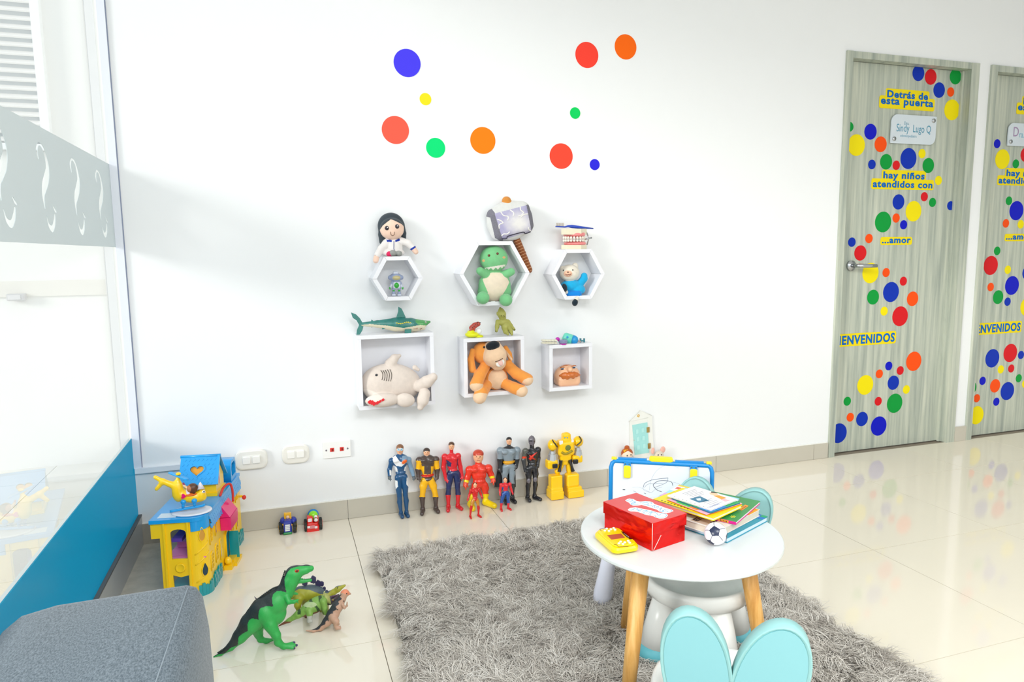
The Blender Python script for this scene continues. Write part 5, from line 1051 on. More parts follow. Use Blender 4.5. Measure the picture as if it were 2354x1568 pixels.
for a in range(710, 900, 26): dot(fr, t, 'gold_fleck', M('#d9cf4c', .3), a, 305+10*math.sin(a), 12, -.0315+.000012*abs(a-800), rb=8, rd=4)

fr = Fr(*C3, -.055)
t = thing('plush_shark', 'cream plush shark with red mouth bulging out of the large square shelf', 'plush toy', fr.p(640, 1425))
PS = plush('#e4d6cb'); PL = plush('#efe4da')
ps = [blob(fr, 'body', PS, 640, 1110, 398, 268, 165, 0, 8), blob(fr, 'body', PS, 480, 1120, 235, 235, 165, -.004), blob(fr, 'body', PS, 520, 1335, 225, 92, 100, -.062)]
ps += chain(fr, 'fin', PS, [(630, 850, 80), (680, 775, 52), (745, 742, 24)], .006)+chain(fr, 'fin', PS, [(950, 900, 34, -.01), (995, 930, 22, -.012)], .003)
ps += chain(fr, 'tail', PS, [(1010, 1150, 80, -.03), (1110, 1090, 82, -.058), (1195, 1030, 58, -.066)], .004)+chain(fr, 'tail', PS, [(1080, 1250, 76, -.060), (1055, 1340, 80, -.064), (1025, 1430, 42, -.066)], .003)
ps += [blob(fr, 'fin', PS, 820, 1335, 128, 92, 70, -.066, 8, k=.003)]
o = soft(t, ps, .0014, .008, painter(fr, [('body', ('snout_underside', PL), lambda a, b, P: inside(a, b, [(235, 1180), (330, 1195), (420, 1225), (500, 1280), (540, 1325), (470, 1360), (400, 1385), (340, 1350), (280, 1310), (235, 1250)]) & (P[:, 1] < fr.y))]))
bd = [o['body']]
dot(fr, t, 'eye', M('#2c3034', .4), 438, 1001, 17, on_body(fr, bd, t, 438, 1001), rd=7)
for i, (a, b, c, d2) in enumerate(((495, 937, 510, 1068), (525, 937, 538, 1075), (553, 932, 568, 1080), (584, 926, 598, 1082), (617, 925, 626, 1085))):
    line(fr, t, 'gill_stitch', M('#4a4038', .8), [(a, b, on_body(fr, bd, t, a, b)), ((a+c)/2+18, (b+d2)/2-25, on_body(fr, bd, t, (a+c)/2+18, (b+d2)/2-25)), ((a+c)/2+18, (b+d2)/2+25, on_body(fr, bd, t, (a+c)/2+18, (b+d2)/2+25)), (c, d2, on_body(fr, bd, t, c, d2))], 4, n=3)
al = [x for x in o.values()]
for a, b, s in ((350, 1360, 24), (378, 1368, 26), (408, 1384, 24), (450, 1372, 22), (486, 1352, 18), (525, 1332, 18)):
    d = on_body(fr, al, t, a, b); MB().rbox(fr.p(a, b, d), (fr.r(s), fr.r(s*.8), .003), fr.r(5), (np.array([.8, 0, .6]), np.array([-.6, 0, .8]), -Y3), 2).done('red_tooth', M('#e0202a', .6), t)

fr = Fr(*C4, -.055)
t = thing('plush_dog', 'orange plush dog with long tan muzzle spilling out of the middle square shelf', 'plush toy', fr.p(690, 1320))
OR, TN, BKP = plush('#f29d49'), plush('#f1cda9'), plush('#20262c')
ps = [blob(fr, 'head', OR, 500, 760, 150, 160, 130, .0), blob(fr, 'head', OR, 640, 720, 140, 110, 110, .004), blob(fr, 'body', OR, 690, 1130, 182, 165, 120)]
ps += chain(fr, 'muzzle', TN, [(650, 700, 128, -.030), (675, 800, 168, -.038), (720, 900, 115, -.036)], .006)+[blob(fr, 'nose', BKP, 645, 655, 102, 64, 75, -.058, -12, k=.002)]
ps += chain(fr, 'ear', OR, [(350, 730, 34, -.01), (330, 860, 48, -.02), (350, 1000, 52, -.026)], .004)+chain(fr, 'ear', OR, [(830, 690, 36, -.004), (880, 780, 40, -.012), (905, 850, 32, -.016)], .004)
ps += chain(fr, 'arm', OR, [(530, 960, 78, -.012), (455, 1090, 82, -.045), (405, 1225, 92, -.070)])+chain(fr, 'arm', OR, [(860, 940, 78, -.01), (990, 1060, 82, -.04), (1140, 1145, 90, -.066)])
ps += chain(fr, 'leg', OR, [(545, 1235, 84, -.02), (480, 1335, 90, -.072), (455, 1400, 94, -.086)])+chain(fr, 'leg', OR, [(820, 1205, 78, -.02), (950, 1265, 82, -.062), (1060, 1310, 88, -.082)])
fb4 = lambda c: (lambda a, b, P: ((a-c[0])/c[2])**2+((b-c[1])/c[3])**2 < 1)
o = soft(t, ps, .0014, .006, painter(fr, [('body', ('tummy', TN), lambda a, b, P: (((a-715)/135)**2+((b-1135)/150)**2 < 1) & (P[:, 1] < fr.y-.01)), ('arm', ('paw', TN), lambda a, b, P: inside(a, b, [(300, 1240), (340, 1205), (440, 1200), (520, 1215), (520, 1350), (300, 1350)]) | inside(a, b, [(1055, 1210), (1090, 1150), (1160, 1120), (1260, 1115), (1260, 1290), (1060, 1270)])), ('leg', ('paw', TN), lambda a, b, P: inside(a, b, [(340, 1395), (380, 1355), (470, 1335), (570, 1350), (580, 1520), (340, 1520)]) | inside(a, b, [(980, 1400), (990, 1310), (1040, 1265), (1110, 1240), (1180, 1250), (1180, 1420)])), ('ear', ('ear_lining', TN), lambda a, b, P: inside(a, b, [(835, 720), (930, 850), (930, 890), (850, 800)]))]))
mz = [o['muzzle']]; ob = lambda a, b: on_body(fr, mz, t, a, b)
line(fr, t, 'mouth_line', M('#5d3a30', .8), [(680, 890, ob(680, 890)), (740, 868, ob(740, 868)), (790, 840, ob(790, 840))], 5)
MB().ball(fr.p(752, 905, ob(752, 905)+.004), (fr.r(68), fr.r(22), fr.r(55)), 16, 9, (np.array([.86, 0, .5]), Y3, np.array([-.5, 0, .86]))).done('open_mouth', M('#f3efe9', .8), t)
MB().ball(fr.p(758, 908, ob(760, 910)-.0035), (fr.r(34), fr.r(14), fr.r(44)), 14, 8, (np.array([.86, 0, .5]), Y3, np.array([-.5, 0, .86]))).done('tongue', plush('#f2c3b8'), t)
dot(fr, t, 'eye', M('#24201e', .3), 520, 680, 16, on_body(fr, [o['head']], t, 520, 680), rd=8)

fr = Fr(*C4, -.052)
t = thing('moustached_toy', 'round toy face with big ginger moustache inside the small square shelf', 'toy', fr.p(1715, 1238))
FS, GH = plastic('#f8c199', .3), plastic('#cf6f2c', .25)
ps = [blob(fr, 'face', FS, 1715, 1085, 200, 165, 150), block(fr, 'face', FS, 1715, 1150, 185, 85, 130, 70), blob(fr, 'nose', FS, 1755, 1000, 40, 44, 50, -.043, k=.004)]
o = soft(t, ps, .0014, .006, painter(fr, [('face', ('hair', GH), lambda a, b, P: b < np.interp(a, [1510, 1560, 1640, 1700, 1760, 1820, 1880, 1920], [1030, 985, 945, 948, 938, 945, 975, 1010]))]))
fc = [o['face']]; ob = lambda a, b: on_body(fr, fc, t, a, b)
ms = chain(fr, 'moustache', GH, [(1615, 1090, 16, ob(1615, 1090)), (1660, 1085, 36, ob(1660, 1085)), (1730, 1090, 42, ob(1730, 1090)), (1790, 1080, 40, ob(1790, 1080)), (1850, 1075, 34, ob(1850, 1075)), (1895, 1080, 14, ob(1895, 1080))], .004)+[blob(fr, 'moustache', GH, a, b, 30, 26, 26, ob(a, b)) for a, b in ((1690, 1065), (1760, 1062), (1820, 1055), (1665, 1115), (1720, 1122), (1805, 1110))]
soft(t, ms, .0011, .004)
for a, b in ((1648, 992), (1815, 973)):
    dot(fr, t, 'eye_white', M('#f4f4f2', .3), a+6, b, 34, ob(a, b)+.001, rb=14, rd=8); dot(fr, t, 'pupil', M('#13345c', .3), a, b+1, 26, ob(a, b)-.0012, rb=12, rd=6)
    MB().tube([fr.p(a-32, b-20, ob(a-32, b-20)), fr.p(a, b-30, ob(a, b-30)), fr.p(a+30, b-26, ob(a+30, b-26))], fr.r(6), 8).done('eyebrow', GH, t)

fr = Fr(*C4, -.060)
t = thing('toy_bull', 'small red toy bull with white ball on a yellow base, middle square shelf top', 'toy animal', fr.p(375, 530))
YB, RDB = plastic('#e8ea0c'), plastic('#b9473a', .35)
ps = [blob(fr, 'base', YB, 345, 495, 100, 44, 90), blob(fr, 'base', YB, 440, 520, 70, 26, 70), blob(fr, 'base', YB, 330, 460, 55, 30, 55)]
ps += chain(fr, 'body', RDB, [(338, 400, 36), (385, 365, 40), (430, 345, 34)], .003)+[blob(fr, 'body', RDB, 438, 345, 30, 32, 30, -.006)]+chain(fr, 'body', RDB, [(330, 420, 18, -.006), (315, 460, 13, -.008), (306, 497, 9, -.010)], .003)+chain(fr, 'body', RDB, [(380, 400, 18, -.006), (378, 430, 14, -.006)], .003)
o = soft(t, ps, .0011, .002)
MB().ball(fr.p(445, 447, -.010), fr.r(42), 18, 11).done('ball', M('#f4f4f2', .3), t)
for a, b, c, d in ((452, 325, 475, 322), (418, 322, 430, 318)): MB().tube([fr.p(a, b, -.012), fr.p(c, d, -.014)], [fr.r(7), fr.r(2)], 8).done('horn', M('#3a2c2a', .4), t)
for a, b in ((395, 355), (420, 345), (375, 375), (350, 395)): dot(fr, t, 'spot', M('#4a1f1a', .4), a, b, 7, -.020, rd=4)

t = thing('goblin_figure', 'olive green rubber figure sitting on the middle square shelf', 'figure', fr.p(860, 505))
OL = M('#a7a552', .5, var=.08, vscale=90)
ps = chain(fr, 'body', OL, [(752, 115, 16), (765, 160, 45), (772, 200, 62), (785, 250, 52)], .004)+[blob(fr, 'body', OL, 712, 195, 14, 28, 14), blob(fr, 'body', OL, 810, 190, 24, 20, 24, -.012), blob(fr, 'body', OL, 790, 225, 40, 28, 40, -.010)]
ps += [blob(fr, 'body', OL, 800, 320, 85, 55, 55), blob(fr, 'body', OL, 840, 375, 75, 60, 55, -.004)]
ps += chain(fr, 'body', OL, [(715, 310, 32), (708, 380, 30, -.008), (697, 445, 20, -.014)], .004)+chain(fr, 'body', OL, [(865, 310, 32), (905, 365, 26, -.006), (955, 425, 18, -.012)], .004)
ps += chain(fr, 'body', OL, [(810, 400, 38, -.008), (830, 455, 34, -.022), (865, 490, 20, -.028)], .004)+chain(fr, 'body', OL, [(880, 395, 38, -.008), (905, 450, 30, -.020), (920, 490, 20, -.026)], .004)
o = soft(t, ps, .0011, .003)
for a in (765, 798): line(fr, t, 'brow', M('#4a471c', .7), [(a, 218, on_body(fr, [o['body']], t, a, 218)), (a+14, 236, on_body(fr, [o['body']], t, a+14, 236))], 4)
for a, b in ((690, 448), (960, 428)): dot(fr, t, 'nail', M('#3c3418', .5), a, b, 8, -.024, rd=6)

fr = Fr(*C4, -.060)
t = thing('toy_drill', 'mint and blue toy drill lying on the small square shelf', 'toy tool', fr.p(1750, 625))
MB().tube([fr.p(1665, 530, .015), fr.p(1690, 540, .010), fr.p(1800, 572, -.008)], [fr.r(60), fr.r(76), fr.r(74)], 20).done('barrel', plastic('#6fdcc4'), t)
MB().tube([fr.p(1795, 570, -.008), fr.p(1830, 578, -.014), fr.p(1862, 585, -.020), fr.p(1875, 588, -.022)], [fr.r(73), fr.r(70), fr.r(48), fr.r(16)], 20).done('nose_cone', plastic('#1596d6'), t)
MB().tube([fr.p(1865, 586, -.021), fr.p(1915, 600, -.026)], fr.r(13), 10).done('drill_bit', M('#b39c94', .4), t)
dot(fr, t, 'trigger', plastic('#1596d6'), 1722, 535, 18, -.026)
t = thing('toy_dial', 'grey ribbed toy dial with a magenta base in front of the mint drill', 'toy', fr.p(1658, 645))
q = fr.p(1658, 640, -.030); rr = fr.r(60)
MB().lathe(q, [(rr*.2, 0), (rr*.86, 0), (rr*.9, .003), (rr*.86, .006)], 24).done('base', plastic('#c21bb0'), t)
m = MB()
m.lathe(q, [(rr*.3, .006), (rr*.94, .006), (rr, .009), (rr, .018), (rr*.9, .021), (rr*.3, .021)], 28)
for i in range(22): m.box(q+np.array([rr*math.cos(i*.2856), rr*math.sin(i*.2856), .0135]), (.0012, .0012, .005))
m.done('ribbed_cap', plastic('#8b93b4'), t)
MB().box(q+np.array([0, -.002, .0214]), (.004, .002, .0006)).done('cap_mark', plastic('#a22b9a'), t)
t = thing('toy_clip', 'small dark teal toy clip beside the blue drill tip', 'toy', fr.p(1945, 610))
m = MB(); 
for a in (1910, 1962): m.box(fr.p(a, 580, -.012), (fr.r(9), .005, fr.r(30)))
m.box(fr.p(1936, 585, -.012), (fr.r(26), .004, fr.r(10))); m.done('clip', plastic('#3f8591'), t)
t = thing('toy_scoop', 'small magenta toy spoon between the cream teeth and the ribbed dial', 'toy', fr.p(1585, 605))
MB().ball(fr.p(1580, 562, -.02), (fr.r(34), fr.r(26), fr.r(28)), 14, 9).done('bowl', plastic('#c21bb0'), t); MB().tube([fr.p(1590, 575, -.022), fr.p(1612, 605, -.028)], fr.r(12), 8).done('stem', plastic('#c21bb0'), t)
t = thing('toy_teeth', 'flat cream toy tooth pieces lying at the left end of the small square shelf', 'toy', fr.p(1460, 630))
for b in (580, 616):
    ps = [blob(fr, 'row', M('#ece7d2', .4), 1375+42*i, b, 32, 16, 60, -.03+.004*math.cos(i)) for i in range(5)]; soft(t, ps, .0012, .002)

# ------------------------------------------------------------------ fairy door and two small figures by the wall
fr = Fr(*C7, 0.)
t = thing('fairy_door', 'miniature white gabled door with pale turquoise leaf on the wall', 'ornament', fr.p(590, 760))
WD, TQ = M('#efefe9', .5), M('#a6e0dd', .45)
MB().prism([fr.p(a, b, -.001) for a, b in ((418, 240), (570, 88), (735, 160), (742, 400), (758, 600), (765, 752), (480, 775), (418, 640))], (0, -.007, 0)).done('frame', WD, t)
for a0, b0, a1, b1 in ((410, 245, 570, 82), (570, 82, 742, 158)): MB().tube([fr.p(a0, b0, -.008), fr.p(a1, b1, -.008)], .0014, 8).done('gable_moulding', WD, t)
MB().tube([fr.p(448, 236, -.009), fr.p(690, 190, -.009)], .0010, 8).done('gable_moulding', WD, t)
lf_ = MB().prism([fr.p(a, b, -.0082) for a, b in ((460, 297), (676, 256), (702, 692), (496, 727))], (0, -.002, 0)).done('door_leaf', TQ, t)
for a, b in ((530, 390), (610, 372), (540, 500), (622, 485), (548, 618), (632, 600)):
    MB().prism([fr.p(a+x, b+y, -.0104) for x, y in ((-26, -34), (26, -44), (30, 34), (-22, 44))], (0, -.0008, 0)).done('panel', TQ, lf_)
    MB().prism([fr.p(a+x, b+y, -.0113) for x, y in ((-18, -25), (18, -33), (21, 25), (-15, 33))], (0, -.0008, 0)).done('panel', M('#b5e8e4', .45), lf_)
for a, b in ((687, 366), (703, 597)): MB().prism([fr.p(a+x, b+y, -.0104) for x, y in ((-20, -36), (22, -42), (22, 34), (-18, 40))], (0, -.0014, 0)).done('brass_hinge', M('#b29458', .35, metal=.7), t)
for k in range(5): dot(fr, t, 'gold_flower', M('#e4b22a', .4), 551+13*math.cos(k*1.257), 162+15*math.sin(k*1.257), 8, -.0085, rd=5)
dot(fr, t, 'door_knob', M('#c9b07a', .35), 488, 515, 6, -.0115)
fr = Fr(*C7, -.035)
t = thing('small_doll', 'small doll with auburn bun and yellow crown left of the fairy door', 'doll', [fr.p(385, 740)[0], -.035, 0])
AU, FC = plush('#b4592c'), M('#f6dac4', .7)
zb = fr.p(385, 740)
ps = [blob(fr, 'head', FC, 385, 705, 86, 80, 75), blob(fr, 'bun', AU, 384, 620, 38, 32, 34)]
o = soft(t, ps+[cap('dress', plush('#d8a2b4'), np.array([zb[0], -.035, fr.p(385, 790)[2]]), np.array([zb[0], -.035, .025]), .010, .022)], .0012, .003, painter(fr, [('head', ('hair', AU), lambda a, b, P: (b < np.interp(a, [290, 330, 400, 475], [760, 705, 668, 712])) | (P[:, 1] > fr.y+.004))]))
MB().prism([fr.p(a, b, -.012) for a, b in ((340, 690), (330, 650), (348, 662), (358, 645), (370, 660), (388, 642), (396, 676))], (0, -.002, 0)).done('crown', M('#f0b81c', .4), t)
for a, b in ((388, 738), (441, 726)): dot(fr, t, 'eye', M('#23403c', .4), a, b, 10, on_body(fr, [o['head']], t, a, b), rd=5)
t = thing('small_mouse', 'small cream mouse figure with pink ears right of the fairy door', 'toy animal', [fr.p(845, 740)[0], -.035, 0])
ps = [blob(fr, 'head', plush('#ddd0c0'), 845, 735, 72, 68, 60), cap('body', plush('#d9c9bb'), fr.p(845, 790), np.array([fr.p(845, 740)[0], -.035, .022]), .011, .020)]
ps += [blob(fr, 'ear', plush('#ecb5a6'), 758, 668, 28, 50, 16, 0, 4, k=.002), blob(fr, 'ear', plush('#ecb5a6'), 902, 650, 42, 48, 16, 0, 0, k=.002)]
o = soft(t, ps, .0012, .003)
for a, b in ((835, 728), (882, 725)): dot(fr, t, 'eye', M('#16181c', .3), a, b, 10, on_body(fr, [o['head']], t, a, b), rd=5)

# ------------------------------------------------------------------ dinosaurs on the floor
fr = Fr(*CD, -.930)
t = thing('toy_tyrannosaurus', 'large green and black toy tyrannosaurus standing on the tiles', 'toy dinosaur', fr.p(760, 1330))
GR, BD, = M('#2fa64c', .4, var=.10, vscale=160, bump=.25, bscale=600), M('#27302f', .45, var=.3, vscale=200, bump=.5, bscale=500)
ps = chain(fr, 'body', GR, [(70, 1448, 10, .004), (170, 1405, 22, .003), (300, 1310, 52), (430, 1165, 95), (580, 980, 140), (760, 800, 178), (930, 680, 168), (1060, 540, 118), (1130, 400, 108), (1185, 300, 104)], .006)
ps += [blob(fr, 'body', GR, 900, 840, 170, 180, 150), blob(fr, 'body', GR, 1180, 285, 115, 100, 85)]+chain(fr, 'body', GR, [(1240, 262, 82), (1350, 235, 60), (1415, 222, 42)], .005)+chain(fr, 'jaw', GR, [(1190, 395, 44), (1300, 395, 32), (1410, 385, 22)], .003)
ps += [blob(fr, 'leg', GR, 810, 900, 105, 170, 80, -.026, -24)]+chain(fr, 'leg', GR, [(850, 1000, 92, -.028), (935, 1150, 58, -.036), (960, 1245, 48, -.036), (1040, 1310, 40, -.036)], .006)
for b1, dy in ((1262, -.030), (1318, -.040), (1290, -.036)): ps += chain(fr, 'leg', GR, [(1030, 1300, 30, -.036), (1165 if b1 != 1290 else 1190, b1-4 if b1 != 1318 else 1326, 22, dy)], .004)
ps += chain(fr, 'leg', GR, [(660, 1030, 110, .020), (690, 1130, 58, .028), (715, 1205, 40, .030), (800, 1228, 32, .030), (890, 1210, 20, .030)], .006)
ps += chain(fr, 'arm', GR, [(1080, 620, 42, -.022), (1110, 690, 32, -.030), (1180, 685, 24, -.036), (1225, 665, 16, -.038)], .003)+chain(fr, 'arm', GR, [(1220, 668, 12, -.038), (1250, 655, 6, -.040)], .002)+chain(fr, 'arm', GR, [(1222, 680, 12, -.037), (1245, 710, 6, -.039)], .002)+chain(fr, 'arm', GR, [(1150, 560, 30, .016), (1225, 575, 14, .018)], .003)
poly = [(1440, 165), (1420, 185), (1300, 188), (1240, 195), (1140, 220), (1080, 290), (1050, 370), (1055, 470), (1075, 555), (1000, 535), (945, 535), (890, 580), (875, 650), (892, 750), (800, 745), (735, 770), (718, 830), (722, 900), (745, 955), (700, 935), (600, 915), (555, 945), (538, 1000), (540, 1090), (470, 1125), (415, 1170), (400, 1290), (300, 1325), (225, 1400), (130, 1415), (60, 1450), (-200, 1450), (-200, 0), (1440, 0)]
o = soft(t, ps, .00135, .005, painter(fr, [('body', ('body', BD), lambda a, b, P: inside(a, b, poly))]))
m = MB(); rl = smoothpath([(1055, 260, 0), (1010, 390, 0), (985, 460, 0), (890, 500, 0), (760, 585, 0), (640, 690, 0), (540, 810, 0), (480, 930, 0), (410, 1060, 0), (330, 1190, 0), (240, 1310, 0), (130, 1390, 0)], 6)
for p in rl: m.ball(fr.p(p[0], p[1]), fr.r(13), 6, 4)
m.done('spine_ridge', BD, t)
alb = [o['body']]
d = on_body(fr, alb, t, 1222, 258); e = dot(fr, t, 'eye', M('#c9502a', .3), 1222, 258, 30, d+.001, rb=24, rd=14); dot(fr, e, 'pupil', M('#5a1710', .3), 1224, 258, 15, d-.003, rd=8)
for dd in (-.006, .006):
    m = MB()
    for i in range(9): m.tube([fr.p(1310+13*i, 372-2*i, dd), fr.p(1312+13*i, 345-2*i, dd)], [fr.r(6.5), fr.r(1.5)], 6)
    for i in range(8): m.tube([fr.p(1320+13*i, 303-4.5*i, dd*1.3), fr.p(1318+13*i, 326-4.5*i, dd*1.3)], [fr.r(6), fr.r(1.5)], 6)
    m.done('teeth', M('#f1efe8', .35), t)
for a, b, dy in ((1180, 1250, -.031), (1215, 1288, -.037), (1180, 1330, -.041), (905, 1212, .029)): MB().ball(fr.p(a, b, dy), (fr.r(20), fr.r(14), fr.r(18)), 10, 7).done('claw', M('#3a3560', .35), t)

fr = Fr(*CD, -.790)
t = thing('toy_stegosaurus', 'olive toy stegosaurus with dark back plates behind the big green dinosaur', 'toy dinosaur', fr.p(1380, 830))
OV, SB, PU = M('#a3a02c', .45, var=.18, vscale=90), M('#4d5a63', .45, var=.2, vscale=120), M('#332d52', .4)
ps = [blob(fr, 'body', OV, 1400, 570, 215, 125, 105, 0, 6)]+chain(fr, 'body', OV, [(1540, 590, 80), (1640, 595, 52), (1720, 560, 40), (1790, 510, 40), (1885, 458, 16)], .006)+chain(fr, 'body', OV, [(1260, 560, 90), (1080, 600, 55), (860, 690, 26), (670, 660, 10)], .006)
ps += chain(fr, 'leg', OV, [(1250, 640, 70, -.02), (1232, 730, 45, -.026), (1245, 790, 36, -.026)], .005)+chain(fr, 'leg', OV, [(1570, 640, 50, -.016), (1620, 740, 36, -.022), (1640, 830, 32, -.022)], .005)+chain(fr, 'leg', OV, [(1340, 640, 55, .02), (1330, 800, 34, .022)], .005)+chain(fr, 'leg', OV, [(1540, 650, 45, .018), (1560, 800, 30, .02)], .005)
o = soft(t, ps, .0014, .005, painter(fr, [('body', ('body', SB), lambda a, b, P: b < np.interp(a, [600, 1100, 1250, 1400, 1550, 1650, 1720, 1800, 1900], [720, 590, 505, 520, 580, 570, 500, 470, 440]))]))
for a, b, s in ((1330, 410, 62), (1445, 375, 66), (1515, 430, 60), (1567, 432, 44), (1600, 497, 34), (1636, 532, 22)):
    MB().prism([fr.p(a+x*s, b+y*s, .004) for x, y in ((-.55, .55), (-.72, -.2), (-.1, -.95), (.62, -.55), (.62, .35), (.2, .8))], (0, -.006, 0)).done('back_plate', PU, t, bevel=.0015)
MB().tube([fr.p(675, 665), fr.p(632, 612)], [fr.r(10), fr.r(3)], 8).done('tail_spike', PU, t)
dot(fr, t, 'eye', M('#1c1a18', .3), 1785, 492, 8, -.0085, rd=5)

fr = Fr(*CD, -.845)
t = thing('toy_triceratops', 'green and white striped toy dinosaur with a bony frill', 'toy dinosaur', fr.p(1450, 950))
TG = M('#7fa84c', .45, var=.25, vscale=110)
ps = [blob(fr, 'body', TG, 1480, 730, 195, 110, 95, 0, -22)]+chain(fr, 'body', TG, [(1370, 790, 88), (1240, 860, 50), (1110, 945, 28), (965, 1022, 7)], .006)
ps += chain(fr, 'leg', TG, [(1392, 810, 56, -.014), (1398, 850, 44, -.020)], .004)+chain(fr, 'leg', M('#b9b9b0', .5, var=.1, vscale=60), [(1398, 868, 38, -.021), (1400, 900, 34, -.022), (1395, 950, 30, -.022), (1420, 955, 22, -.026)], .004)+chain(fr, 'leg', M('#6a3a28', .5), [(1350, 850, 36, .016), (1350, 885, 28, .018)], .004)+chain(fr, 'leg', TG, [(1590, 680, 50, -.016), (1610, 780, 36, -.022), (1625, 845, 30, -.022)], .004)+chain(fr, 'leg', TG, [(1570, 720, 40, .016), (1600, 840, 26, .018)], .004)
HDm = M('#4c4148', .5, var=.2, vscale=80)
ps += [blob(fr, 'frill', M('#a8ad62', .5, var=.2, vscale=60), 1650, 640, 34, 100, 75, 0, -30, k=.003)]+chain(fr, 'head', HDm, [(1680, 665, 62), (1745, 640, 46), (1800, 600, 18)], .004)
def stripes(a, b, P): s = (a*.88-b*.47); return (np.abs(((s+18*np.sin(b*.03)) % 118)-59) > 40) & (b < 860)
o = soft(t, ps, .0013, .004, painter(fr, [('body', ('body', M('#2f4a24', .45)), stripes), ('body', ('body', M('#b4c592', .5, var=.2, vscale=120)), lambda a, b, P: (((a-1400)/95)**2+((b-725)/40)**2 < 1)), ('body', ('body', M('#7d4a30', .5)), lambda a, b, P: b > np.interp(a, [1200, 1340, 1500, 1640], [960, 862, 822, 770]))]))
for i in range(10):
    t_ = math.radians(-70+i*20); MB().ball(fr.p(1640+55*math.sin(t_)*.3+60*math.cos(t_)*-.6-10, 640+100*math.sin(t_), -.004), fr.r(10), 7, 5).done('frill_knob', M('#c9c88a', .5), t)
for a, b, c, d, dy in ((1700, 625, 1812, 575, -.012), (1710, 640, 1800, 600, .010)): MB().tube([fr.p(a, b, dy), fr.p(c, d, dy)], [fr.r(16), fr.r(3)], 9).done('horn', M('#5d3b56', .4), t)
dot(fr, t, 'eye', M('#d8b12c', .3), 1722, 660, 10, -.0125, rd=5)

fr = Fr(*CD, -.885)
t = thing('toy_pachycephalosaurus', 'small pinkish brown toy dinosaur with orange dome head, nearest the rug', 'toy dinosaur', fr.p(1780, 1060))
PB = M('#c29a82', .5, var=.10, vscale=150)
ps = chain(fr, 'body', PB, [(1350, 1085, 8), (1450, 1090, 18), (1550, 1050, 36), (1640, 960, 62), (1720, 860, 84), (1790, 740, 78), (1845, 650, 52), (1875, 590, 50)], .005)+[blob(fr, 'body', PB, 1885, 565, 62, 55, 44)]+chain(fr, 'body', PB, [(1910, 570, 36), (1960, 575, 14)], .004)
ps += chain(fr, 'leg', PB, [(1725, 900, 60, -.014), (1765, 960, 42, -.020), (1760, 1010, 28, -.020), (1775, 1045, 26, -.022), (1820, 1055, 14, -.026)], .004)+chain(fr, 'leg', PB, [(1690, 920, 50, .014), (1765, 985, 28, .018), (1800, 995, 16, .020)], .004)+chain(fr, 'arm', PB, [(1855, 725, 24, -.014), (1880, 770, 16, -.018), (1915, 740, 13, -.020), (1918, 690, 9, -.020)], .003)
for i in range(3): ps += chain(fr, 'leg', PB, [(1790, 1040, 16, -.022), (1825, 1022+16*i, 8, -.020-.004*i)], .003)
def pback(a, b, P):
    z = np.interp(b, [560, 650, 720, 800, 880, 960, 1040, 1110], [1845, 1835, 1795, 1760, 1690, 1640, 1560, 1440]); return a < z+14*np.sin(b*.09)-6
rs = np.random.default_rng(3); sx = rs.uniform(1560, 1880, 26); sz_ = rs.uniform(640, 1000, 26)
def pspot(a, b, P): return np.any([((a-x)**2+(b-y)**2 < 9**2) for x, y in zip(sx, sz_)], 0)
o = soft(t, ps, .0011, .004, painter(fr, [('body', ('body', M('#3a3b40', .5, var=.35, vscale=220)), lambda a, b, P: pback(a, b, P) & (b > 585) & (b < 1075)), ('body', ('body', M('#2e2b2c', .5)), pspot), ('body', ('body', M('#e08a66', .45)), lambda a, b, P: (b < 560+.25*(a-1830)) & (a < 1950))]))
dot(fr, t, 'eye', M('#1d1a18', .3), 1912, 572, 9, on_body(fr, list(o.values()), t, 1912, 572), rd=5)

# ------------------------------------------------------------------ two small vehicles by the skirting
def wheel(par, c, r, wdt, tire, hub):
    ax = (Y3, Z3, X3); w_ = MB().lathe(np.array(c)-X3*wdt/2, [(r*.35, 0), (r*.9, 0), (r, wdt*.15), (r, wdt*.85), (r*.9, wdt), (r*.35, wdt)], 24, ax, False)
    for i in range(16): w_.box(np.array(c)+Y3*r*1.0*math.cos(i*.3927)+Z3*r*1.0*math.sin(i*.3927), (wdt*.42, .0011, .0011))
    wo = w_.done('wheel', tire, par); MB().lathe(np.array(c)-X3*(wdt/2+.0012), [(.0005, 0), (r*.45, 0), (r*.45, wdt+.0024), (.0005, wdt+.0024)], 16, ax).done('hub', hub, wo)
fr = Fr(*CT, -.082)
TY = M('#2f332f', .6)
t = thing('toy_tractor', 'small blue toy tractor with yellow roll bar by the skirting', 'toy vehicle', fr.p(858, 1490))
NB, YL = plastic('#1b2f9c'), plastic('#f2b71b')
ps = [block(fr, 'body', NB, 850, 1380, 56, 82, 95, 18, .012), block(fr, 'body', NB, 850, 1320, 48, 30, 70, 20, .01), blob(fr, 'fender', NB, 790, 1315, 48, 55, 75, .03), blob(fr, 'fender', NB, 930, 1305, 48, 55, 75, .03), block(fr, 'bumper', plastic('#1f8a43'), 850, 1455, 58, 16, 100, 10, .008)]
soft(t, ps, .0012, .002)
for a in (815, 888): MB().box(fr.p(a, 1245, .024), (fr.r(13), .004, fr.r(48))).done('roll_bar', YL, t)
MB().rbox(fr.p(852, 1215, .024), (fr.r(46), .006, fr.r(18)), .002, (X3, Y3, Z3), 2).done('roll_bar', YL, t)
MB().ball(fr.p(852, 1258, .022), (fr.r(26), fr.r(22), fr.r(30)), 12, 8).done('driver', M('#f1c9a8', .5), t)
m = MB()
for i in range(4): m.box(fr.p(850, 1372+24*i, -.0155), (fr.r(32), .0008, fr.r(10)))
m.done('white_grille', M('#eef0f2', .35), t)
for a in (788, 908): MB().ball(fr.p(a, 1365, -.010), (fr.r(10), .003, fr.r(15)), 10, 6).done('headlamp', YL, t)
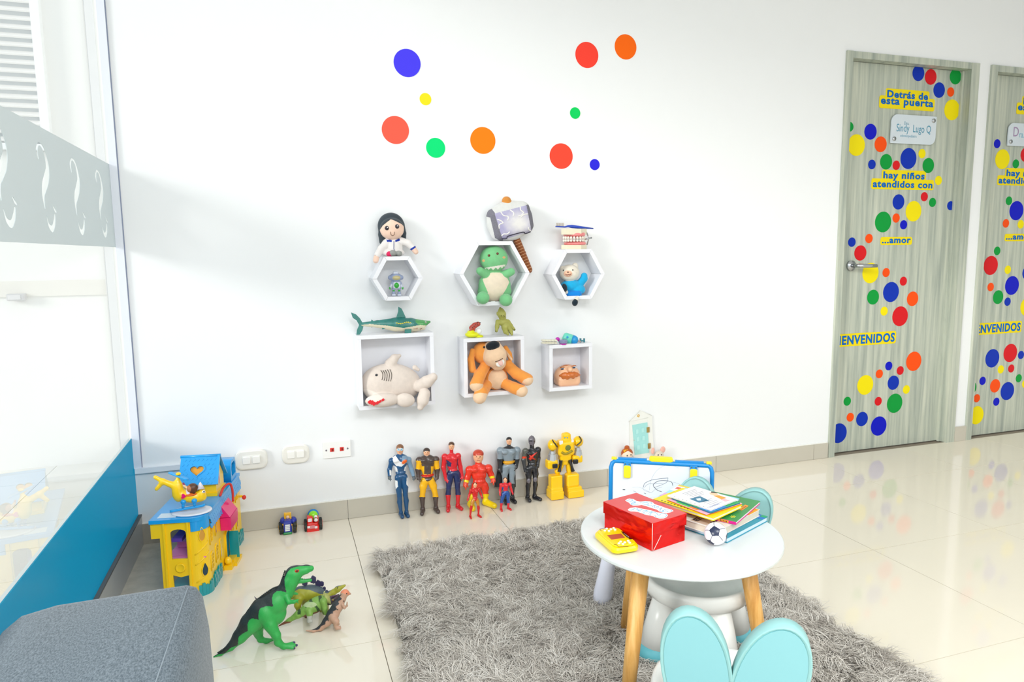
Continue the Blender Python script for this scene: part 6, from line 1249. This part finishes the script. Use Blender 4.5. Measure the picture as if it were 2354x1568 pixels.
for s, a, b in ((-1, 757, 1420), (1, 955, 1408)):
    q = fr.p(a, b, .02); q[2] = fr.r(72); wheel(t, q, fr.r(70), fr.r(52), TY, YL); q = fr.p(a+s*-4, b, -.002); q[2] = fr.r(46); wheel(t, q+np.array([0, .0, 0]), fr.r(44), fr.r(44), TY, YL)
fr = Fr(*CT, -.085)
t = thing('toy_truck', 'small red toy mixer truck with lime and blue drum by the skirting', 'toy vehicle', fr.p(1210, 1450))
RD = plastic('#e2221a')
ps = [block(fr, 'body', RD, 1200, 1400, 86, 50, 110, 16, .014), block(fr, 'body', RD, 1195, 1360, 78, 40, 70, 18, .016), block(fr, 'cab', RD, 1160, 1295, 40, 55, 50, 14, .014), block(fr, 'cab', RD, 1265, 1290, 14, 55, 40, 8, .022)]
soft(t, ps, .0012, .002)
MB().ball(fr.p(1205, 1235, .030), (fr.r(66), fr.r(60), fr.r(66)), 18, 12).done('drum', plastic('#8be01a'), t)
MB().tube([fr.p(1205, 1222, .040), fr.p(1205, 1218, .060)], [fr.r(76), fr.r(70)], 22).done('blue_ring', plastic('#1d86d2'), t)
MB().tube([fr.p(1205, 1215, .058), fr.p(1207, 1205, .066)], [fr.r(50), fr.r(40)], 18).done('drum_mouth', plastic('#8be01a'), t)
MB().rbox(fr.p(1160, 1302, -.0005), (fr.r(28), fr.r(24), .0012), .002, (X3, Z3, -Y3), 3).done('windscreen', M('#eceef4', .3), t)
MB().ball(fr.p(1240, 1260, .010), (fr.r(26), fr.r(22), fr.r(30)), 12, 8).done('driver_head', M('#f4f2ee', .4), t); MB().ball(fr.p(1243, 1302, .008), (fr.r(30), fr.r(22), fr.r(24)), 12, 8).done('driver_body', M('#f4f2ee', .4), t)
MB().box(fr.p(1240, 1268, .0025), (fr.r(16), .001, fr.r(4))).done('driver_visor', M('#8f2a2a', .4), t)
MB().rbox(fr.p(1195, 1398, -.019), (fr.r(34), fr.r(22), .001), .001, (X3, Z3, -Y3), 2).done('grille', M('#d98b92', .4), t)
for a in (1143, 1246): MB().rbox(fr.p(a, 1400, -.019), (fr.r(18), fr.r(16), .0012), .001, (X3, Z3, -Y3), 2).done('headlamp', M('#f3eef0', .3), t)
for a, b in ((1102, 1400), (1312, 1385)):
    for dy in (.0, .042):
        q = fr.p(a, b, dy); q[2] = fr.r(58); wheel(t, q, fr.r(56), fr.r(38), TY, RD)

# ------------------------------------------------------------------ plastic figures lined up along the skirting
SKIN = plastic('#f0b48c', .4)
def figure(name, label, fr, J, R, mats, vox, lean=.02, face=True, paint=None, cat='figure', kf=.0035):
    """J: joints on the sheet; R: radii; one continuous body split where its colour changes"""
    b0 = max(J['toeL'][1], J['toeR'][1]); b1 = J['head'][1]; dy = lambda b: lean*(b0-b)/(b0-b1)
    P = lambda j, d=0.: (j[0], j[1]); g = lambda part: (part, mats[part])
    root = fr.p((J['toeL'][0]+J['toeR'][0])/2, b0); t = thing(name, label, cat, (root[0], fr.y, 0), 'plastic figures along the skirting')
    def seg(part, a, b, ra, rb, d0=0., d1=0.): return cap(*g(part), fr.p(a[0], a[1], dy(a[1])+d0), fr.p(b[0], b[1], dy(b[1])+d1), fr.r(ra), fr.r(rb))
    def bl(part, c, ra, rb, rd, d=0., k=None, bias=0., ang=0.): return ell(*g(part), fr.p(c[0], c[1], dy(c[1])+d), (fr.r(ra), fr.r(rd), fr.r(rb)), ang, k, bias)
    h, hr = J['head'], R['head']; ps = [bl('head', h, hr[0], hr[1], hr[0]*1.1)]
    if 'hair' in mats: ps += [bl('hair', (h[0], h[1]-hr[1]*.42), hr[0]*1.06, hr[1]*.66, hr[0]*1.12, .0015, .0012), bl('hair', (h[0], h[1]-hr[1]*.1), hr[0]*1.0, hr[1]*.8, hr[0]*.9, .0045, .0012)]
    if face: ps += [bl('head', (h[0], h[1]+hr[1]*.10), hr[0]*.18, hr[1]*.22, hr[0]*.3, -fr.r(hr[0])*1.02), bl('head', (h[0], h[1]+hr[1]*.55), hr[0]*.62, hr[1]*.42, hr[0]*.8, -.0012)]
    c, w_ = J['chest'], J['waist']; sl, sr = J['shL'], J['shR']; hl, hr2 = J['hipL'], J['hipR']; rc = R['chest']
    ps += [seg('torso', (h[0], h[1]+hr[1]*.7), c, hr[0]*.62, hr[0]*.7), bl('torso', c, rc, rc*.88, rc*.62), seg('torso', (c[0]-rc*.55, c[1]-rc*.25), (c[0]+rc*.55, c[1]-rc*.25), rc*.42, rc*.42), bl('torso', ((c[0]+w_[0])/2, (c[1]+w_[1])/2), R['waist']*1.12, (w_[1]-c[1])*.68, R['waist']*.8), bl('hips', (w_[0], w_[1]+R['waist']*.1), R['waist']*.98, R['waist']*.5, R['waist']*.75), bl('hips', ((hl[0]+hr2[0])/2, (hl[1]+hr2[1])/2-R['thigh']*.3), abs(hr2[0]-hl[0])/2+R['thigh']*.72, R['thigh']*.95, R['thigh']*1.05)]
    for s in (-.45, .45): ps.append(bl('torso', (c[0]+s*rc, c[1]-rc*.05), rc*.44, rc*.34, rc*.32, -fr.r(rc*.40)))
    if 'belt' in mats: ps += [bl('belt', (w_[0], w_[1]), R['waist']*1.16, R.get('belt', 26), R['waist']*.95, 0, .001, .0006)]
    for s, q in (('L', -1), ('R', 1)):
        S_, E_, H_ = J['sh'+s], J['el'+s], J['ha'+s]; ua = 'arm'+s if 'arm'+s in mats else 'arm'; fa = 'forearm'+s if 'forearm'+s in mats else 'forearm'; ra = R['arm']
        ps += [bl(ua, S_, ra*1.25, ra*1.2, ra*1.15), seg(ua, S_, E_, ra, ra*.82, 0, .002), seg(fa, E_, ((E_[0]+2*H_[0])/3, (E_[1]+2*H_[1])/3), ra*.9, ra*.62, .002, -.003)]
        wv = ((E_[0]+3.2*H_[0])/4.2, (E_[1]+3.2*H_[1])/4.2); hd = 'glove' if 'glove' in mats else fa; rh = R.get('hand', ra*.72)
        ps += [seg(hd, wv, H_, rh*.85, rh*.8, -.003, -.006)]
        dx, dz = H_[0]-E_[0], H_[1]-E_[1]; n_ = math.hypot(dx, dz); dx, dz = dx/n_, dz/n_
        for f in range(4):
            o_ = (f-1.5)*rh*.46; a = (H_[0]+dx*rh*.5, H_[1]+dz*rh*.5); ps.append(cap(*g(hd), fr.p(a[0]-q*rh*.2, a[1], dy(a[1])-.006+fr.r(o_)), fr.p(a[0]-q*rh*.55+dx*rh*(.9-.12*abs(f-1.2)), a[1]+dz*rh*(.9-.12*abs(f-1.2)), dy(a[1])-.009+fr.r(o_)), fr.r(rh*.27), fr.r(rh*.2), .0006))
        ps.append(cap(*g(hd), fr.p(H_[0]-q*rh*.3, H_[1]-dz*rh*.2, dy(H_[1])-.009), fr.p(H_[0]-q*rh*1.0+dx*rh*.5, H_[1]+dz*rh*.55, dy(H_[1])-.012), fr.r(rh*.32), fr.r(rh*.24), .0008))
        A, K, N, T = J['hip'+s], J['kn'+s], J['an'+s], J['toe'+s]; rt = R['thigh']
        ps += [seg('thigh', A, ((A[0]+K[0])/2+q*rt*.12, (A[1]+K[1])/2), rt, rt*.93), seg('thigh', ((A[0]+K[0])/2+q*rt*.12, (A[1]+K[1])/2), K, rt*.93, rt*.66, 0, -.002), seg('shin', K, (K[0]*.62+N[0]*.38+q*rt*.12, K[1]*.62+N[1]*.38), rt*.66, rt*.72, -.002, .003), seg('shin', (K[0]*.62+N[0]*.38+q*rt*.12, K[1]*.62+N[1]*.38), N, rt*.72, rt*.46, .003, .002)]
        bt = 'boot'; rb = R.get('boot', rt*.55); zf = fr.p(T[0], T[1], dy(T[1])); zb = max(.0, zf[2]); fz = fr.r(rb)
        an = fr.p(N[0], N[1], dy(N[1])+.002); he = np.array([an[0], an[1]+.002, fz*1.0]); to = np.array([zf[0], fr.y-R.get('footlen', .028), fz*.85])
        ps += [cap(*g(bt), (an+he)/2, he, fz*.95, fz*1.02), cap(*g(bt), he, to, fz, fz*.82)]
    o = soft(t, ps, vox, kf, paint, floor=.0004)
    if face:
        fc = [v for k_, v in o.items() if k_ in ('head',)]
        for s in (-.36, .36):
            a, b = h[0]+s*hr[0], h[1]+hr[1]*.02; d = on_body(fr, fc, t, a, b); dot(fr, t, 'eye', M('#2b2422', .3), a, b, hr[0]*.10, d, rd=hr[0]*.07)
        line(fr, t, 'mouth', M('#9a5a48', .5), [(h[0]+s*hr[0]*.3, h[1]+hr[1]*.55, on_body(fr, fc, t, h[0]+s*hr[0]*.3, h[1]+hr[1]*.55)) for s in (-1, 0, 1)], hr[0]*.05)
    return t, o, dy
def fpaint(fr, rules): return painter(fr, rules)
# blue and white suit with visor
fr = Fr(*C5, -.062)
NVY, WHT2, BGR = plastic('#17507f'), plastic('#eef0f2'), plastic('#7d9bb5')
J = dict(head=(372, 398), chest=(375, 560), waist=(382, 720), shL=(255, 560), shR=(492, 545), elL=(222, 690), elR=(538, 680), haL=(222, 815), haR=(578, 815), hipL=(347, 800), hipR=(432, 795), knL=(365, 1070), knR=(452, 1055), anL=(386, 1290), anR=(466, 1270), toeL=(392, 1350), toeR=(474, 1325))
R_ = dict(head=(50, 72), chest=118, waist=76, arm=38, thigh=50, boot=32, hand=28)
t, o, dy = figure('action_figure', 'brown-haired figure in blue and white suit, leftmost of the standing figures', fr, J, R_, dict(head=SKIN, hair=plastic('#8a5c3c', .45), torso=NVY, hips=NVY, armL=NVY, armR=BGR, forearmL=NVY, forearmR=BGR, glove=plastic('#4f5a62'), thigh=NVY, shin=NVY, boot=plastic('#124a76')), .0015,
  paint=fpaint(fr, [('torso', ('white_panel', WHT2), lambda a, b, P: inside(a, b, [(258, 510), (310, 485), (370, 570), (450, 600), (395, 645), (320, 635), (280, 590)]) | inside(a, b, [(280, 620), (330, 660), (345, 745), (310, 745)]) | inside(a, b, [(440, 655), (475, 620), (470, 740), (425, 745)])), ('torso', ('grey_panel', BGR), lambda a, b, P: inside(a, b, [(405, 490), (500, 480), (520, 560), (490, 600), (400, 590)])),
     ('thigh', ('white_stripe', WHT2), lambda a, b, P: inside(a, b, [(295, 840), (335, 850), (345, 930), (310, 975)]) | inside(a, b, [(470, 800), (510, 820), (500, 945), (465, 900)])), ('forearmL', ('white_stripe', WHT2), lambda a, b, P: inside(a, b, [(222, 690), (250, 700), (248, 770), (222, 770)]))]))
tor = [v for k_, v in o.items() if k_ in ('torso', 'white_panel', 'grey_panel')]
MB().ball(fr.p(437, 575, on_body(fr, tor, t, 437, 575)), (fr.r(42), fr.r(9), fr.r(26)), 14, 8, (np.array([.86, 0, .5]), Y3, np.array([-.5, 0, .86]))).done('orange_badge', plastic('#e8641c'), t)
MB().rbox(fr.p(374, 398, dy(398)-fr.r(46)), (fr.r(40), fr.r(17), fr.r(16)), fr.r(10), (X3, Z3, -Y3), 3).done('visor', M('#a9d6ee', .12, coat=.4), t)
# yellow suit with brown waistcoat
fr = Fr(*C5, -.058)
BRN, YEL2 = plastic('#4d3f3b'), plastic('#f7b90e')
J = dict(head=(757, 440), chest=(768, 565), waist=(770, 765), shL=(655, 555), shR=(885, 545), elL=(635, 690), elR=(910, 685), haL=(640, 815), haR=(907, 808), hipL=(728, 850), hipR=(815, 845), knL=(702, 1010), knR=(872, 1000), anL=(700, 1215), anR=(890, 1200), toeL=(672, 1295), toeR=(905, 1275))
t, o, dy = figure('action_figure', 'figure in yellow suit with brown waistcoat, gloves, boots and red belt', fr, J, dict(head=(46, 62), chest=112, waist=82, arm=46, thigh=58, boot=36, hand=34, belt=20), dict(head=SKIN, hair=plastic('#3b2a22', .45), torso=YEL2, hips=YEL2, belt=plastic('#d8301e'), arm=YEL2, forearm=BRN, glove=BRN, thigh=YEL2, shin=YEL2, boot=BRN), .0015,
  paint=fpaint(fr, [('torso', ('waistcoat', BRN), lambda a, b, P: (b < 640) & (b > 470) | (np.abs(a-770) < 48) & (b <= 755)), ('arm', ('shoulder', BRN), lambda a, b, P: (b < 560+0*a) & (b < 600-.5*np.abs(a-770)+40)), ('shin', ('boot', BRN), lambda a, b, P: b > 1085), ('hips', ('trunks', BRN), lambda a, b, P: b < 842-.5*np.abs(a-772)+20)]))
# red and navy suit
fr = Fr(*C5, -.058)
RDP, NV2 = plastic('#d8202c'), plastic('#1d2c5c')
J = dict(head=(1115, 348), chest=(1118, 535), waist=(1138, 685), shL=(1018, 500), shR=(1208, 490), elL=(1000, 655), elR=(1242, 645), haL=(1036, 835), haR=(1272, 805), hipL=(1100, 750), hipR=(1188, 748), knL=(1075, 960), knR=(1202, 945), anL=(1070, 1180), anR=(1208, 1175), toeL=(1045, 1260), toeR=(1238, 1238))
t, o, dy = figure('action_figure', 'tall figure in red top with navy sides, navy trousers and red boots', fr, J, dict(head=(42, 58), chest=98, waist=68, arm=38, thigh=54, boot=33, hand=28), dict(head=SKIN, hair=plastic('#5b3a26', .45), torso=RDP, hips=NV2, arm=RDP, forearm=RDP, thigh=NV2, shin=NV2, boot=RDP), .0015,
  paint=fpaint(fr, [('torso', ('navy_side', NV2), lambda a, b, P: inside(a, b, [(1035, 540), (1115, 590), (1105, 650), (1060, 640)]) | inside(a, b, [(1200, 540), (1225, 540), (1215, 650), (1190, 620)])), ('shin', ('boot', RDP), lambda a, b, P: b > 1055), ('hips', ('torso', RDP), lambda a, b, P: b < 715-.3*np.abs(a-1140))]))
# chunky red figure with yellow boots
fr = Fr(*C5, -.066)
RD2, YL2 = plastic('#e5331d'), plastic('#f7d90c')
J = dict(head=(1502, 500), chest=(1510, 700), waist=(1515, 840), shL=(1378, 690), shR=(1645, 670), elL=(1345, 800), elR=(1690, 770), haL=(1315, 915), haR=(1722, 850), hipL=(1462, 920), hipR=(1585, 915), knL=(1450, 1020), knR=(1600, 1010), anL=(1395, 1170), anR=(1610, 1120), toeL=(1385, 1250), toeR=(1690, 1215))
t, o, dy = figure('action_figure', 'chunky figure in bright red suit with large yellow boots', fr, J, dict(head=(76, 96), chest=122, waist=100, arm=52, thigh=62, boot=52, hand=44, footlen=.045), dict(head=SKIN, hair=plastic('#c23a1c', .4), torso=RD2, hips=RD2, arm=RD2, forearm=RD2, glove=plastic('#e04a2a'), thigh=RD2, shin=YL2, boot=YL2), .0017,
  paint=fpaint(fr, [('shin', ('thigh', RD2), lambda a, b, P: b < 1040), ('forearm', ('bracer', YL2), lambda a, b, P: (np.abs(b-(855+.25*(a-1330))) < 17) & (a < 1420) | (np.abs(b-(800-.25*(a-1690))) < 17) & (a > 1630))]))
# small red and gold figure
fr = Fr(*C5, -.178)
RD3 = plastic('#d01c1c')
J = dict(head=(1455, 912), chest=(1455, 1005), waist=(1455, 1085), shL=(1395, 985), shR=(1515, 970), elL=(1370, 1060), elR=(1538, 1040), haL=(1346, 1128), haR=(1560, 1098), hipL=(1432, 1125), hipR=(1480, 1122), knL=(1408, 1200), knR=(1500, 1195), anL=(1388, 1330), anR=(1505, 1312), toeL=(1385, 1382), toeR=(1525, 1360))
figure('action_figure', 'small red figure with gold thighs standing in front of the yellow boots', fr, J, dict(head=(27, 40), chest=52, waist=37, arm=20, thigh=29, boot=17, hand=15, footlen=.016), dict(head=SKIN, hair=plastic('#6a2a1a', .45), torso=RD3, hips=RD3, arm=RD3, forearm=RD3, thigh=plastic('#c8882c'), shin=RD3, boot=RD3), .0010, .012, kf=.002)
# small red and blue figure
fr = Fr(*C6, -.142)
BL3 = plastic('#1f4f9a')
J = dict(head=(420, 912), chest=(416, 1005), waist=(424, 1085), shL=(355, 985), shR=(490, 975), elL=(338, 1070), elR=(512, 1060), haL=(338, 1142), haR=(538, 1125), hipL=(396, 1125), hipR=(455, 1122), knL=(370, 1215), knR=(462, 1205), anL=(355, 1330), anR=(468, 1318), toeL=(350, 1392), toeR=(490, 1375))
figure('action_figure', 'small figure in red top and blue trousers before the caped figure', fr, J, dict(head=(30, 40), chest=62, waist=44, arm=24, thigh=36, boot=19, hand=17, footlen=.016), dict(head=SKIN, hair=plastic('#4a2c20', .45), torso=RDP, hips=BL3, arm=RDP, forearm=RDP, thigh=BL3, shin=BL3, boot=RDP), .0010, .012, kf=.002,
  paint=fpaint(fr, [('shin', ('boot', RDP), lambda a, b, P: b > 1275), ('torso', ('blue_side', BL3), lambda a, b, P: inside(a, b, [(355, 1010), (395, 1030), (390, 1080), (370, 1075)]) | inside(a, b, [(470, 1000), (490, 1010), (470, 1075), (455, 1050)]))]))
# grey figure with black cape
fr = Fr(*C6, -.060)
GY2, BK2 = plastic('#84929c'), plastic('#23252a')
J = dict(head=(478, 300), chest=(472, 480), waist=(470, 625), shL=(345, 450), shR=(600, 445), elL=(335, 590), elR=(598, 590), haL=(332, 755), haR=(588, 715), hipL=(422, 710), hipR=(515, 705), knL=(412, 890), knR=(520, 895), anL=(420, 1140), anR=(532, 1130), toeL=(405, 1245), toeR=(545, 1230))
t, o, dy = figure('action_figure', 'tall figure in grey suit with black cape and yellow belt', fr, J, dict(head=(42, 60), chest=122, waist=82, arm=50, thigh=58, boot=36, hand=34, belt=34), dict(head=SKIN, hair=plastic('#1d1c1e', .4), torso=GY2, hips=GY2, belt=plastic('#e0a01c'), arm=GY2, forearm=BK2, glove=BK2, thigh=GY2, shin=BK2, boot=BK2), .0015,
  paint=fpaint(fr, [('shin', ('thigh', GY2), lambda a, b, P: b < 970), ('torso', ('collar', BK2), lambda a, b, P: b < 425-.12*np.abs(a-475))]))
m = MB(); n = 12; rows = []
for i in range(9):
    q = i/8; b = 400+q*620; a0 = 385+(250-385)*q**.8; a1 = 570+(585-570)*q
    rows.append([fr.p(a0+(a1-a0)*j/n, b, dy(b)+.020+.003*math.sin(j*1.6)*q) for j in range(n+1)])
vs = [p for r in rows for p in r]+[p+Y3*.0012 for r in rows for p in r]; N1 = (n+1)*9
f1 = [(i*(n+1)+j, i*(n+1)+j+1, (i+1)*(n+1)+j+1, (i+1)*(n+1)+j) for i in range(8) for j in range(n)]
m._f(vs, f1+[tuple(N1+x for x in f)[::-1] for f in f1], True).done('cape', M('#2a2b30', .6), t)
# black armoured figure
fr = Fr(*C6, -.067)
BK3, GM = plastic('#24252a', .22), plastic('#6f6a72', .25)
J = dict(head=(835, 292), chest=(842, 500), waist=(842, 650), shL=(735, 455), shR=(932, 435), elL=(708, 600), elR=(938, 570), haL=(730, 770), haR=(932, 700), hipL=(792, 730), hipR=(882, 725), knL=(790, 920), knR=(890, 905), anL=(772, 1150), anR=(880, 1115), toeL=(770, 1222), toeR=(935, 1180))
t, o, dy = figure('action_figure', 'black armoured figure with dark grey helmet and red splash on its chest', fr, J, dict(head=(56, 80), chest=102, waist=78, arm=40, thigh=54, boot=36, hand=28), dict(head=GM, torso=BK3, hips=BK3, armL=plastic('#55564f'), armR=BK3, forearm=plastic('#3c3d40'), glove=BK3, thigh=BK3, shin=BK3, boot=BK3), .0015, face=False,
  paint=fpaint(fr, [('armL', ('armband', plastic('#e0401c')), lambda a, b, P: (np.abs(b-558) < 15) & (a < 765)), ('head', ('visor', M('#3a383d', .2, coat=.5)), lambda a, b, P: inside(a, b, [(790, 290), (850, 285), (885, 300), (880, 320), (850, 312), (795, 315)]))]))
tor = [v for k_, v in o.items() if k_ == 'torso']
MB().tube([fr.p(a, b, on_body(fr, tor, t, a, b)) for a, b in ((805, 590), (835, 545), (870, 515), (915, 478))], [fr.r(26), fr.r(22), fr.r(14), fr.r(7)], 8).done('red_splash', plastic('#d5301f'), t)
MB().tube([fr.p(a, b, on_body(fr, tor, t, a, b)) for a, b in ((800, 520), (830, 560), (890, 590))], [fr.r(8), fr.r(18), fr.r(10)], 8).done('red_splash', plastic('#d5301f'), t)
for a, b in ((788, 925), (892, 905)): MB().ball(fr.p(a, b, dy(b)-.012), (fr.r(34), fr.r(22), fr.r(42)), 14, 8).done('knee_pad', GM, t)
line(fr, t, 'helmet_crest', GM, [(830, 215, dy(215)-.004), (850, 260, dy(260)-.0175), (855, 320, dy(320)-.020), (850, 380, dy(380)-.015)], 9)
# chunky yellow robot
fr = Fr(*C6, -.080)
RY, RK, RS = plastic('#fdc90a'), plastic('#25272a'), M('#c3c6c8', .25, metal=.6)
t = thing('toy_robot', 'chunky yellow toy robot with grey forearms, rightmost of the standing figures', 'robot', (fr.p(1340, 1180)[0], fr.y, 0), 'plastic figures along the skirting')
ps = [block(fr, 'head', RY, 1372, 238, 66, 66, 60, 26, .012), blob(fr, 'head', RY, 1375, 215, 62, 58, 62, .012), block(fr, 'head', RY, 1380, 280, 46, 34, 40, 16, .006), block(fr, 'body', RY, 1358, 400, 142, 128, 100, 60, .008), block(fr, 'body', RY, 1350, 540, 98, 70, 80, 40, .006), block(fr, 'body', RY, 1340, 620, 55, 50, 60, 26, .005)]
ps += [blob(fr, 'shoulder', RY, 1160, 362, 78, 92, 85, .004, k=.002), blob(fr, 'shoulder', RY, 1562, 305, 82, 86, 85, .004, k=.002), block(fr, 'fist', RY, 1145, 655, 88, 72, 75, 30, -.004, k=.002), block(fr, 'fist', RY, 1535, 570, 84, 62, 75, 30, -.004, k=.002)]
ps += chain(fr, 'leg', RY, [(1320, 640, 44, .006), (1240, 770, 52, .004)], .003)+chain(fr, 'leg', RY, [(1400, 640, 40, .006), (1420, 760, 48, .004)], .003)
def zfix(a, b, ra, rb, rd, rr):
    p = block(fr, 'boot', RY, a, b, ra, rb, rd, rr, k=.0015); p['c'][2] = fr.p(a, b)[2]; return p
ps += [zfix(1205, 930, 96, 110, 78, 20), zfix(1202, 1070, 100, 60, 95, 12), zfix(1200, 1125, 107, 62, 118, 8), zfix(1462, 900, 108, 110, 82, 40), zfix(1480, 1050, 118, 60, 98, 12), zfix(1490, 1098, 132, 58, 122, 8)]
o = soft(t, ps, .0016, .004, floor=.0006)
for (a, b, c, d) in ((1155, 455, 1150, 600), (1555, 400, 1560, 545)):
    m = MB(); P1, P2 = fr.p(a, b, -.002), fr.p(c, d, -.004); m.tube([P1, P1*.7+P2*.3, P1*.68+P2*.32, P2], [fr.r(44), fr.r(50), fr.r(64), fr.r(78)], 8, smooth=False); m.done('forearm', RS, t)
for a, b in ((1197, 690), (1520, 622)): MB().rbox(fr.p(a, b, -.026), (fr.r(42), fr.r(36), fr.r(20)), fr.r(16), (X3, Z3, -Y3), 3).done('hand', RK, t)
for pts in ([(1290, 600), (1285, 690), (1265, 780)], [(1432, 590), (1460, 690), (1480, 770)]):
    MB().tube([fr.p(a, b, -.014) for a, b in pts], [fr.r(32), fr.r(20), fr.r(32)], 8, smooth=False).done('piston', RK, t)
bd = [o['body']]
MB().lathe(fr.p(1400, 405, on_body(fr, bd, t, 1400, 405)+.002), [(fr.r(8), 0), (fr.r(50), 0), (fr.r(50), .003), (fr.r(30), .004), (fr.r(8), .0045)], 8, (X3, Z3, -Y3), False).done('chest_lamp', M('#6f7a3c', .3), t)
MB().tube(smoothpath([fr.p(a, b, on_body(fr, bd, t, a, b)) for a, b in ((1300, 475), (1370, 500), (1470, 450))], 4), fr.r(20), 8).done('chest_band', M('#a08c1c', .35), t)
for a, b, s in ((1295, 325, 30), (1475, 300, 20)): MB().rbox(fr.p(a, b, on_body(fr, bd, t, a, b)), (fr.r(s), fr.r(s), .0012), .002, (X3, Z3, -Y3), 2).done('white_panel', plastic('#eeeef0'), t)
for pts in ([(1158, 278), (1180, 320), (1205, 345), (1235, 395)], [(1575, 225), (1605, 265), (1605, 310), (1540, 368)]): line(fr, t, 'black_stripe', RK, [(a, b, -.022) for a, b in pts], 10)
for a in (1352, 1392): dot(fr, t, 'eye', M('#3d9bd6', .2), a, 248, 11, on_body(fr, [o['head']], t, a, 248), rd=7)
